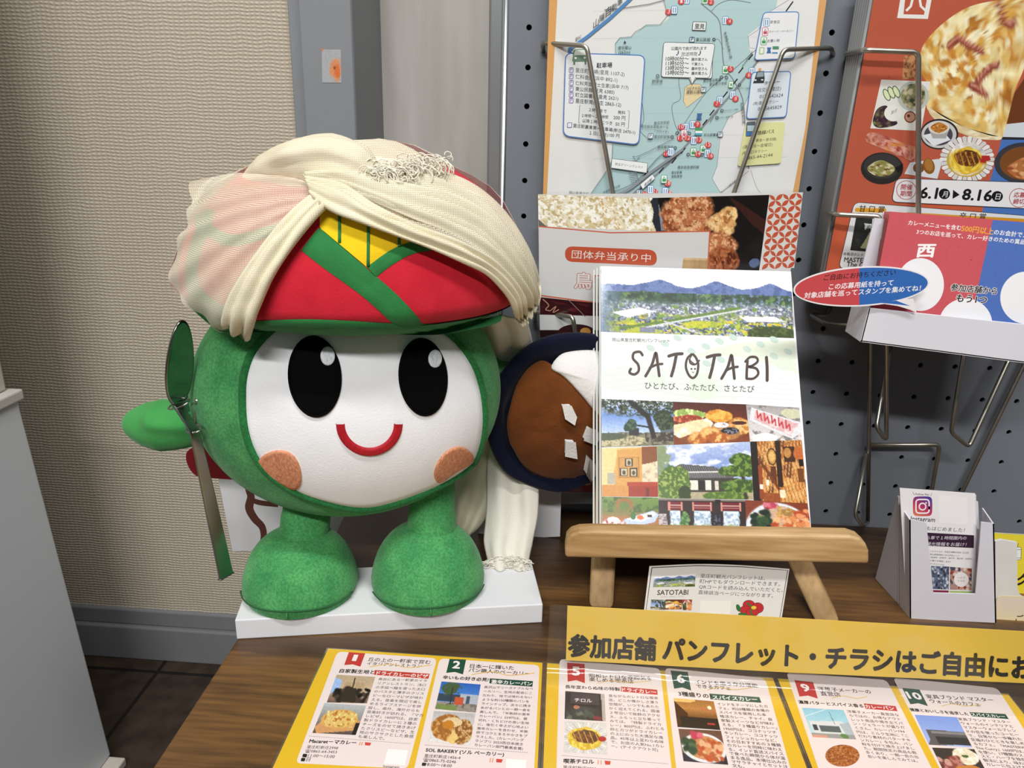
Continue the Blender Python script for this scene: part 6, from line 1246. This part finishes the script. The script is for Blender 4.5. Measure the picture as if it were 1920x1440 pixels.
# hat
hat = obj('hat', *HAT.mesh(96, 48), M_red, doll, True)
def hatstrip(A, B, m, off, nm, nu=18, nv=5): return obj(nm, *strip(HAT, A, B, off, nu, nv, off*.2), m, hat, True)
hatstrip([(565, 470), (610, 505), (680, 556), (742, 612)], [(600, 426), (650, 470), (690, 505), (748, 556), (806, 620)], M_gfelt, .0012, 'green_band')
hatstrip([(688, 500), (730, 470), (775, 452), (840, 440)], [(705, 520), (740, 494), (782, 474), (850, 466)], M_gfelt, .0010, 'green_band')
hatstrip([(600, 428), (600, 400), (606, 360)], [(690, 503), (745, 464), (800, 440), (805, 380)], M_yel, .0008, 'yellow_patch', 10, 10)
for P in ([(637, 385), (637, 456)], [(691, 400), (690, 500)], [(748, 420), (748, 463)]):
    X, N = HAT.hit(np.array([np.array(P[0])*(1-k/8)+np.array(P[1])*k/8 for k in range(9)])); obj('green_stitch', *tube(X+N*.0010, .0009, 6), M_gfelt, hat, True)
hatstrip([(372, 400), (430, 440), (500, 425), (580, 400)], [(366, 425), (425, 462), (500, 446), (580, 420)], M_gfelt, .0010, 'green_band')
hatstrip([(380, 395), (368, 430), (352, 480), (354, 550), (420, 600)], [(402, 395), (395, 430), (374, 480), (377, 540), (440, 588)], M_gfelt, .0010, 'green_band')
hatstrip([(356, 556), (420, 600), (480, 601), (560, 598), (640, 600), (740, 606), (830, 606), (915, 595), (940, 588)], [(354, 572), (415, 622), (480, 622), (560, 616), (640, 618), (740, 626), (830, 626), (915, 610), (938, 600)], M_gfelt, .0014, 'brim_band', 40, 5)
hatstrip([(850, 360), (880, 420), (920, 470), (985, 520)], [(880, 360), (905, 410), (940, 455), (1000, 500)], M_gfelt, .0010, 'green_band')
obj('hat_underside', *HAT.mesh(72, 12, .0011, p0=-math.pi/2, p1=-.40), M_gfelt, hat, True)

# ------------------------------------------------------------------ muslin scarf wound round the hat
def muslin(name, alpha, c='#f6f0dc', c2='#efe7cc'):
    m = mat(name, c, .9, c2=c2, vscale=30, sheen=.2, spec=.15); N, Lk, b = nodes(m)
    tc = N.new('ShaderNodeTexCoord'); s = []
    for ax in ('X', 'Z'):
        w = N.new('ShaderNodeTexWave'); w.bands_direction = ax; w.inputs['Scale'].default_value = 330; w.inputs['Distortion'].default_value = 1.6; w.inputs['Detail'].default_value = 2; w.inputs['Detail Scale'].default_value = .6
        Lk.new(tc.outputs['Object'], w.inputs['Vector']); s.append(w)
    a = N.new('ShaderNodeMath'); a.operation = 'MAXIMUM'; Lk.new(s[0].outputs['Fac'], a.inputs[0]); Lk.new(s[1].outputs['Fac'], a.inputs[1])
    n = N.new('ShaderNodeTexNoise'); n.inputs['Scale'].default_value = 18; Lk.new(tc.outputs['Object'], n.inputs['Vector'])
    mr = N.new('ShaderNodeMapRange'); mr.inputs[1].default_value = .2; mr.inputs[2].default_value = .8; mr.inputs[3].default_value = alpha-.34; mr.inputs[4].default_value = min(alpha+.14, 1); Lk.new(a.outputs[0], mr.inputs[0])
    n2 = N.new('ShaderNodeMath'); n2.operation = 'MULTIPLY_ADD'; n2.inputs[1].default_value = .2; n2.use_clamp = True; Lk.new(n.outputs['Fac'], n2.inputs[0]); Lk.new(mr.outputs[0], n2.inputs[2])
    sb = N.new('ShaderNodeMath'); sb.operation = 'SUBTRACT'; sb.inputs[1].default_value = .1; sb.use_clamp = True; Lk.new(n2.outputs[0], sb.inputs[0]); Lk.new(sb.outputs[0], b.inputs['Alpha'])
    bp = N.new('ShaderNodeBump'); bp.inputs['Strength'].default_value = .35; bp.inputs['Distance'].default_value = .0006; Lk.new(a.outputs[0], bp.inputs['Height']); Lk.new(bp.outputs[0], b.inputs['Normal'])
    return m
M_sheer = muslin('sheer_muslin', .53); M_mid = muslin('half_sheer_muslin', .70, '#f4eed6', '#ece4c8'); M_cloth = muslin('folded_muslin', .98, '#f3ecd2', '#ebe3c4'); M_tail = muslin('pale_muslin', 1.0, '#f0ede2', '#e6e2d4')
scarf = thing('muslin_scarf', (-.3505, -.16, .30), 'cream muslin scarf wound round the red hat of the doll with a frayed end hanging', 'scarf')
def drape(A, B, off, nu=60, nv=26, folds=4, amp=.003, seed=1, lift=None, skew=0.0, E=HAT):
    """cloth between two pixel curves over the hat, pleated across its width"""
    def rs(P):
        P = smooth_path(P, 8); L = np.concatenate([[0], np.cumsum(np.linalg.norm(np.diff(P, axis=0), axis=1))]); t = np.linspace(0, L[-1], nu+1); return np.stack([np.interp(t, L, P[:, 0]), np.interp(t, L, P[:, 1])], 1)
    A, B = rs(A), rs(B); G = []; u = np.linspace(0, 1, nu+1)
    for j in range(nv+1):
        v = j/nv; X, N = E.hit(A+(B-A)*v, off*.7)
        w = v*folds+skew*u+.8*fbm(u*2.2, np.full_like(u, v*2.5), seed, 2)
        d = amp*(np.sin(w*math.pi)**2)+.0022*(fbm(u*7, np.full_like(u, v*5), seed+5, 3)-.3)
        d = d*np.minimum(1, 6*min(v+.02, 1.02-v)) + (lift(u, v) if lift else 0)
        G.append(X+N*(off*.3+d)[:, None])
    return grid(G)
def cloth(nm, V, F, m, th=.0007): return mods(obj(nm, V, F, m, scarf, True), solid=0 if m is M_sheer else th, offset=0)
# back of the wrap, seen only from other sides
G = []
for j in range(15):
    ph = -.35+1.72*j/14; th = np.linspace(math.pi*.44, math.pi*1.56, 41); base_ = HAT.pt(th, np.full(41, ph), .0035); G.append(base_+(HAT.pt(th, np.full(41, ph), .01)-base_)*(.25*np.sin(j*1.3+th*2)[:, None]))
cloth('back_wrap', *grid(G), M_sheer)
# left panel, fanning out from the knot
cloth('left_panel', *drape([(605, 352), (560, 338), (500, 334), (430, 336), (366, 352)], [(612, 392), (575, 432), (520, 500), (492, 560), (470, 624)][:1]+[(600, 400), (560, 440), (505, 510), (478, 590), (466, 626)], .004, folds=6.5, amp=.0050, seed=3), M_sheer) if 0 else None
cl_A = [(604, 372), (585, 350), (540, 337), (470, 334), (400, 340), (367, 350)]
cl_B = [(612, 392), (590, 414), (550, 462), (515, 515), (490, 570), (468, 626)]
def fan(A, B, E, off, folds, amp, seed, nu=60, nv=60, mid=None):
    """panel whose pleats radiate from a knot: A and B run outwards from it, the outer edge follows 'mid'"""
    def rs(P):
        P = smooth_path(P, 8); L = np.concatenate([[0], np.cumsum(np.linalg.norm(np.diff(P, axis=0), axis=1))]); t = np.linspace(0, L[-1], nu+1); return np.stack([np.interp(t, L, P[:, 0]), np.interp(t, L, P[:, 1])], 1)
    A, B = rs(A), rs(B); M = smooth_path(mid, 12); L = np.concatenate([[0], np.cumsum(np.linalg.norm(np.diff(M, axis=0), axis=1))]); tt = np.linspace(0, L[-1], nv+1); M = np.stack([np.interp(tt, L, M[:, 0]), np.interp(tt, L, M[:, 1])], 1)
    u = np.linspace(0, 1, nu+1); G = []
    for j in range(nv+1):
        v = j/nv; P = A*(1-v)+B*v; lin_end = A[-1]*(1-v)+B[-1]*v; P = P+(M[j]-lin_end)[None]*(u**1.5)[:, None]
        X, N = E.hit(P, off*.7)
        w = v*folds+.9*fbm(u*1.5, np.full_like(u, v*3), seed, 2)
        d = amp*.8*np.sin(w*math.pi)**2*(.4+.6*u)+.002*(fbm(u*6, np.full_like(u, v*8), seed+5, 3)-.3)
        G.append(X+N*(off*.3+d)[:, None])
    return grid(G)
cloth('left_panel', *fan(cl_A, cl_B, HAT, .0045, 6, .0042, 3, mid=[(367, 350), (366, 385), (362, 420), (337, 480), (334, 520), (346, 552), (390, 590), (430, 614), (468, 626)]), M_sheer)
# dense folded edge of the left panel
cloth('folded_edge', *drape([(585, 372), (545, 405), (490, 470), (440, 545), (420, 598)], [(614, 396), (592, 418), (552, 468), (518, 520), (494, 572), (470, 628)], .008, 50, 14, 2.2, .0040, 8), M_cloth)
# right band sweeping over the hat front to the right rim
rb_A = [(572, 338), (640, 326), (700, 334), (760, 348), (806, 342), (860, 356), (915, 384), (955, 440), (992, 510), (1003, 552)]
rb_B = [(584, 372), (622, 402), (680, 424), (740, 446), (800, 468), (860, 494), (905, 516), (940, 552), (962, 588), (972, 598)]
cloth('right_band', *drape(rb_A, rb_B, .0065, 90, 36, 4.2, .0046, 12), M_sheer)
cloth('right_panel', *drape([(690, 296), (800, 318), (880, 346), (940, 396), (985, 466), (1006, 530), (1004, 560)], [(660, 345), (760, 372), (830, 400), (890, 440), (940, 500), (975, 560), (986, 594)], .0052, 80, 30, 3.1, .0032, 31), M_mid)
cloth('right_band_fold', *drape([(574, 340), (640, 350), (700, 388), (770, 422), (850, 452), (920, 492), (965, 540), (984, 590)], rb_B, .0095, 90, 24, 2.1, .0036, 17), M_cloth)
cloth('upper_fold', *drape([(574, 332), (640, 324), (700, 336), (770, 352), (860, 374), (928, 420), (982, 496), (1002, 548)], [(578, 352), (640, 358), (700, 384), (770, 414), (850, 446), (918, 490), (966, 545), (988, 578)], .0085, 90, 26, 2.6, .0034, 23), M_mid)
# twisted roll over the crown
def roll(nm, P, R, seed, m, tw=3, flat=1.0):
    P = smooth_path(P, 8); n = len(P); R = np.interp(np.linspace(0, len(R)-1, n), range(len(R)), R)
    V, F = tube(P, R, 40, True, flat); V = np.array(V); c = np.repeat(P, 40, 0); k = np.tile(np.arange(40), n)*2*math.pi/40; i = np.repeat(np.arange(n), 40)/n
    g = 1+.05*np.sin(5*k+tw*2*math.pi*i)+.03*np.sin(9*k-3*i)+.25*(fbm(i*5, k*.8, seed, 3)-.5); V = c+(V-c)*g[:, None]
    return cloth(nm, V, F, m, 0) if 0 else obj(nm, V, F, m, scarf, True)
roll('crown_roll', [atY(458, 352, -.190), atY(505, 328, -.205), atY(560, 310, -.215), atY(620, 304, -.215), atY(672, 316, -.215), atY(702, 338, -.215)], [.004, .0115, .0150, .0160, .0130, .006], 4, M_cloth, 1.2)
roll('crown_roll', [atY(590, 312, -.17), atY(650, 312, -.175), atY(710, 314, -.18), atY(765, 322, -.185), atY(818, 342, -.19)], [.013, .0160, .0160, .0130, .006], 9, M_mid, 1.0)
# loose threads of the frayed end on the crown
rg = random.Random(4); mb = MB()
for i in range(340):
    f = i/340; x = 686+138*f+rg.uniform(-10, 10); y = 338+5*math.sin(f*6)-8*f+rg.uniform(-16, 8); X_, N_ = HAT.hit([(x, y)], .004)
    p = X_[0]+N_[0]*rg.uniform(.003, .009); P = [p]; a = rg.uniform(0, 6.28); w_ = rg.choice((1, -1))*rg.uniform(.3, 1.3); st_ = rg.uniform(.0012, .0026)
    for k in range(rg.randint(4, 8)):
        a += w_*rg.uniform(.5, 1.5); P.append(P[-1]+np.array([math.cos(a)*st_, rg.uniform(-.0012, .0006), math.sin(a)*st_-.0007]))
    mb.add(*tube(smooth_path(P, 3), .00034, 5))
mb.build('fringe', mat('loose_cotton', '#ece6d6', .9, spec=.2), scarf, True)
# tails hanging behind the doll
def tail(nm, C, Wd, m, seed, folds=3, amp=.004, depth=None):
    """hanging strip: centre line of (x px, y px, Y) and half widths in metres"""
    P = smooth_path([atY(x, y, Y) for x, y, Y in C], 8); n = len(P); Wd = np.interp(np.linspace(0, len(Wd)-1, n), range(len(Wd)), Wd); v = np.linspace(-1, 1, 33); G = []
    for i in range(n):
        w = (v*folds+.6*fbm(v*2+5, np.full_like(v, i*.06), seed, 2))*math.pi
        G.append(P[i]+np.stack([v*Wd[i], amp*np.sin(w)-.006*(1-v*v), np.zeros_like(v)], 1))
    return cloth(nm, *grid(G), m, .0008)
tail('tail', [(938, 590, -.140), (952, 640, -.105), (962, 720, -.085), (966, 800, -.085), (962, 880, -.098), (960, 960, -.112), (952, 1020, -.126), (952, 1062, -.137)], [.018, .019, .018, .019, .022, .0215, .020, .0155], M_tail, 3, 1.7, .0034)
tail('tail', [(930, 640, -.085), (925, 760, -.08), (905, 860, -.082), (888, 930, -.088), (872, 980, -.092), (866, 1000, -.093)], [.016, .018, .022, .021, .014, .006], muslin('shade_toned_muslin', 1.06, '#ebe5cc', '#e0d9ba'), 8, 1.6, .004)  # same cloth; the shade on this rear tail is put into its colour
mb = MB(); 
for i in range(120):
    f = rg.random(); p = atY(912+80*f, 1060-8*math.sin(f*3)+rg.uniform(-10, 8), -.138); P = [p]
    for k in range(4): P.append(P[-1]+np.array([rg.uniform(-.004, .004), rg.uniform(-.002, .001), rg.uniform(-.0022, .0012)]))
    P = [np.array([q[0], q[1], max(q[2], BZ+.0006)]) for q in P]; mb.add(*tube(smooth_path(P, 3), .00032, 5))
mb.build('frayed_end', mat('loose_cotton_end', '#e6e2d6', .9, spec=.2), scarf, True)

# ------------------------------------------------------------------ spoon held at the doll's hand, with ribbon, ring and safety pin
M_steel = mat('polished_steel', '#8f938f', .18, 1.0, var=.03, vscale=40)
sp = thing('spoon', atY(425, 1083, -.205), 'steel spoon standing upright at the left hand of the plush doll', 'spoon')
SPY = -.222
def spn(x, y, Y=SPY): return atY(x, y, Y)
bc = spn(338, 682); bu = spn(345, 605)-spn(338, 765); bl = np.linalg.norm(bu)/2; bu /= np.linalg.norm(bu)
br_ = np.array([math.cos(.9), -math.sin(.9)*-1, 0]); br_ = np.array([.28, .95, 0.0]); br_ -= bu*(br_@bu); br_ /= np.linalg.norm(br_); bn = np.cross(br_, bu)
if bn@(CAM-bc) < 0: bn = -bn
G = []
for j in range(17):
    r = j/16; tt_ = np.arange(48)*2*math.pi/48
    wq = .0118*(1-.14*np.sin(tt_))
    L = bc+ (r*np.cos(tt_)*wq)[:, None]*br_+(r*np.sin(tt_)*bl)[:, None]*bu-bn*(.0026*(1-r*r))
    G.append(L)
mods(obj('bowl', *grid(G, True), M_steel, sp, True), solid=.0014, offset=0)
hp = smooth_path([spn(334, 756), spn(345, 778, SPY-.003), spn(362, 806, SPY-.004), spn(374, 850, SPY-.002), spn(398, 960, SPY+.003), spn(424, 1080, SPY+.010)], 8); n = len(hp)
wd2 = np.interp(np.linspace(0, 5, n), range(6), [.0042, .0030, .0030, .0036, .0046, .0054]); G = []
for i in range(n):
    tdir = hp[min(i+1, n-1)]-hp[max(i-1, 0)]; tdir /= np.linalg.norm(tdir); e1_ = np.array([.55, .83, 0]); e1_ -= tdir*(e1_@tdir); e1_ /= np.linalg.norm(e1_); e2_ = np.cross(tdir, e1_); w = wd2[i]; h_ = .0012
    G.append([hp[i]+e1_*w+e2_*h_, hp[i]-e1_*w+e2_*h_, hp[i]-e1_*w-e2_*h_, hp[i]+e1_*w-e2_*h_])
V, F = grid(G, True); F += [(0, 1, 2, 3), tuple(len(V)-4+k for k in (3, 2, 1, 0))]
mods(obj('handle', V, F, M_steel, sp), bevel=.0006)
M_pin = mat('pin_wire', '#b9b9b4', .25, 1.0)
rb = obj('ribbon', *prism([atY(x, y, -.196) for x, y in ((322, 764), (352, 742), (384, 736), (384, 768), (356, 772), (336, 776))], (0, .0012, 0)), mat('green_ribbon', '#12603c', .5, var=.05, vscale=90)); tag(rb, 'short dark green ribbon tied round the spoon at the hand of the doll', 'ribbon')
pn = thing('safety_pin', atY(372, 785, -.205), 'small silver safety pin with wire rings fastening the spoon to the doll', 'safety pin')
obj('pin', *tube(round_path([atY(x, y, Y) for x, y, Y in ((370, 752, -.212), (366, 775, -.212), (366, 795, -.212), (378, 804, -.212), (376, 785, -.212), (374, 760, -.212))], .002), .0006, 8), M_pin, pn, True)
obj('pin_head', *tube([atY(370, 756, -.213), atY(370, 748, -.213)], .0016, 10), M_pin, pn, True)
tt_ = np.linspace(0, 2*math.pi, 33)
for (cx, cy, rx, ry, rot, Yc) in ((336, 758, 22, 5, -22, SPY-.004), (364, 804, 15, 7, -12, SPY-.006)):
    r = math.radians(rot); P = [atY(cx+rx*math.cos(a)*math.cos(r)-ry*math.sin(a)*math.sin(r), cy+rx*math.cos(a)*math.sin(r)+ry*math.sin(a)*math.cos(r), Yc+.006*(1-math.sin(a))) for a in tt_]
    obj('ring', *tube(P, .0006, 8, False), M_pin, pn, True)
obj('pin_catch', *tube([atY(378, 800, -.213), atY(378, 808, -.213)], .0014, 10), M_pin, pn, True)

# ------------------------------------------------------------------ curry plate toy beside the doll
M_navy = mat('navy_felt', '#11152c', .95, c2='#0d1024', vscale=60, bump=.5, bscale=520, sheen=.18, spec=.15)
M_brown = mat('brown_felt', '#6f3d1a', .95, c2='#603415', vscale=50, bump=.5, bscale=520, sheen=.2, spec=.15)
M_ricef = mat('white_felt', '#e4e2e0', .95, var=.02, vscale=40, bump=.5, bscale=420, sheen=.2, spec=.15)
M_pot = mat('pale_felt', '#d9d6d4', .9, var=.04, vscale=60, bump=.4, bscale=500, spec=.2)
pc = atY(1058, 772, -.095); pyaw = math.radians(-20)
pex = np.array([math.cos(pyaw), -math.sin(pyaw), 0]); pax = np.array([-math.sin(-pyaw)*-1, 0, 0]); pax = np.cross(pex, np.array([0, 0, 1.0])); pax /= np.linalg.norm(pax)
if pax@(CAM-pc) < 0: pax = -pax
pez = np.array([0, 0, 1.0])-pax*pax[2]; 
plate = thing('curry_plate_toy', pc-np.array([0, 0, .066]), 'navy felt toy plate of brown curry and white rice beside the doll', 'toy plate')
PR = .0675
prof = [(.0005, -.010), (.035, -.011), (.056, -.008), (.0655, -.001), (PR, .004), (.0655, .0085), (.060, .0088), (.054, .006), (.049, .001), (.040, -.001), (.0005, -.001)]
prof = [tuple(q) for q in smooth_path(prof, 4)]
V, F = lathe(prof, 72, pc, pax, pex, pez); V = np.array(V); rr_ = V-pc; ang = np.arctan2(rr_@pez, rr_@pex); rad = np.hypot(rr_@pez, rr_@pex)
V = V+((rad/PR)*(.0022*(fbm(3+1.6*np.cos(ang), 3+1.6*np.sin(ang), 6, 3)-.5)*2+.0008*np.sin(ang*7)))[:, None]*(rr_/np.maximum(rad, 1e-4)[:, None])+pax*(.002*(fbm(2+2.5*np.cos(ang), 2+2.5*np.sin(ang), 9, 2)-.5))[:, None]
obj('plate', V, F, M_navy, plate, True)
CE = Ell(pc+pax*-.004, (.062, .030, .062), math.atan2(-pax[0]*-1, -pax[1]) if 0 else math.atan2(pax[0], -pax[1]))
CUR = [(1012, 676), (990, 690), (968, 722), (955, 765), (949, 795), (954, 828), (962, 845), (985, 880), (1025, 902), (1075, 908), (1130, 904), (1170, 870), (1180, 820), (1150, 790), (1118, 768), (1090, 738), (1055, 702), (1030, 680)]
V, F = blob(CE, CUR, -.001, 16, 4, dome=.003, off0=-.012); V = np.array(V); n_ = len(V)
V += pax*(.0016*(fbm(V[:, 0]*160, V[:, 2]*160, 3, 3)-.5))[:, None]
cm_ = V.mean(0); an_ = np.arctan2(V[:, 2]-cm_[2], V[:, 0]-cm_[0]); ri_ = np.linalg.norm(V-cm_, axis=1); ri_ /= ri_.max()
V += pax*((.0022*np.clip((ri_-.6)/.3, 0, 1)*np.sin(an_*26+3*fbm(an_*3, ri_*2, 4)))*(V[:, 0] < cm_[0]))[:, None]
obj('curry', V, F, M_brown, plate, True)
V, F = blob(CE, [(1034, 690), (1048, 668), (1070, 660), (1110, 658), (1150, 668), (1180, 700), (1188, 745), (1178, 800), (1150, 800), (1120, 775), (1092, 742), (1058, 706)], .0012, 12, 4, dome=.004, off0=-.012); obj('rice', V, F, M_ricef, plate, True)
for q in ([(1052, 757), (1066, 759), (1075, 778), (1072, 790), (1057, 780)], [(1099, 798), (1119, 808), (1110, 826), (1090, 818)], [(1058, 822), (1073, 823), (1076, 850), (1057, 846)], [(1099, 854), (1115, 870), (1102, 889), (1094, 878)]):
    q = np.array(q, float); m_ = q.mean(0); X, N = CE.hit(q); A_ = X+N*.0065; B_ = X+N*.001; k = len(q)
    mods(obj('potato_piece', np.vstack([A_, B_]), [tuple(range(k)), tuple(range(k, 2*k))[::-1]]+[(i, (i+1) % k, k+(i+1) % k, k+i) for i in range(k)], M_pot, plate), bevel=.0007)

# ------------------------------------------------------------------ paper signs standing behind the doll
SB = atZ(440, 1031, .0005); SY = -.085
S = Sheet((0, SY, 0), (0, 1, 0))
S.paper([(402, 860), (700, 850), (620, 1022), (436, 1034)], '#dcdcde', .0012)
S.tr = (6.2609, 330, 820)
S.poly(np.vstack([smooth_path([(1080, -150), (300, 60), (190, 120), (125, 180), (120, 270), (160, 370), (220, 440), (290, 468), (400, 480)], 5), [(720, 500), (1500, 500), (1500, -150)]]), '#8f1420')
BRN = '#5a3128'
P = smooth_path([(860, 500), (850, 600), (880, 700), (860, 830), (920, 950), (1010, 1050), (1030, 1160), (1010, 1250), (985, 1285), (950, 1278)], 6); S.line(P, np.interp(np.linspace(0, 1, len(P)), [0, .3, .8, 1], [60, 100, 62, 44]), BRN); S.line(smooth_path([(900, 740), (1000, 770), (1200, 790)], 5), 60, BRN); S.ell(1300, 1040, 60, 30, BRN)
tag(S.build('paper_sign', PM_matte), 'white sign with dark red banner and brown curl behind the doll', 'sign')
S = Sheet((0, -.058, 0), (0, 1, 0)); S.paper([(900, 905), (1053, 905), (1050, 1006), (896, 1013)], '#d6d6da', .0015)
tag(S.build('white_board', M_lid if 0 else PM_matte), 'plain white board standing behind the frayed scarf end, right of the doll', 'board')
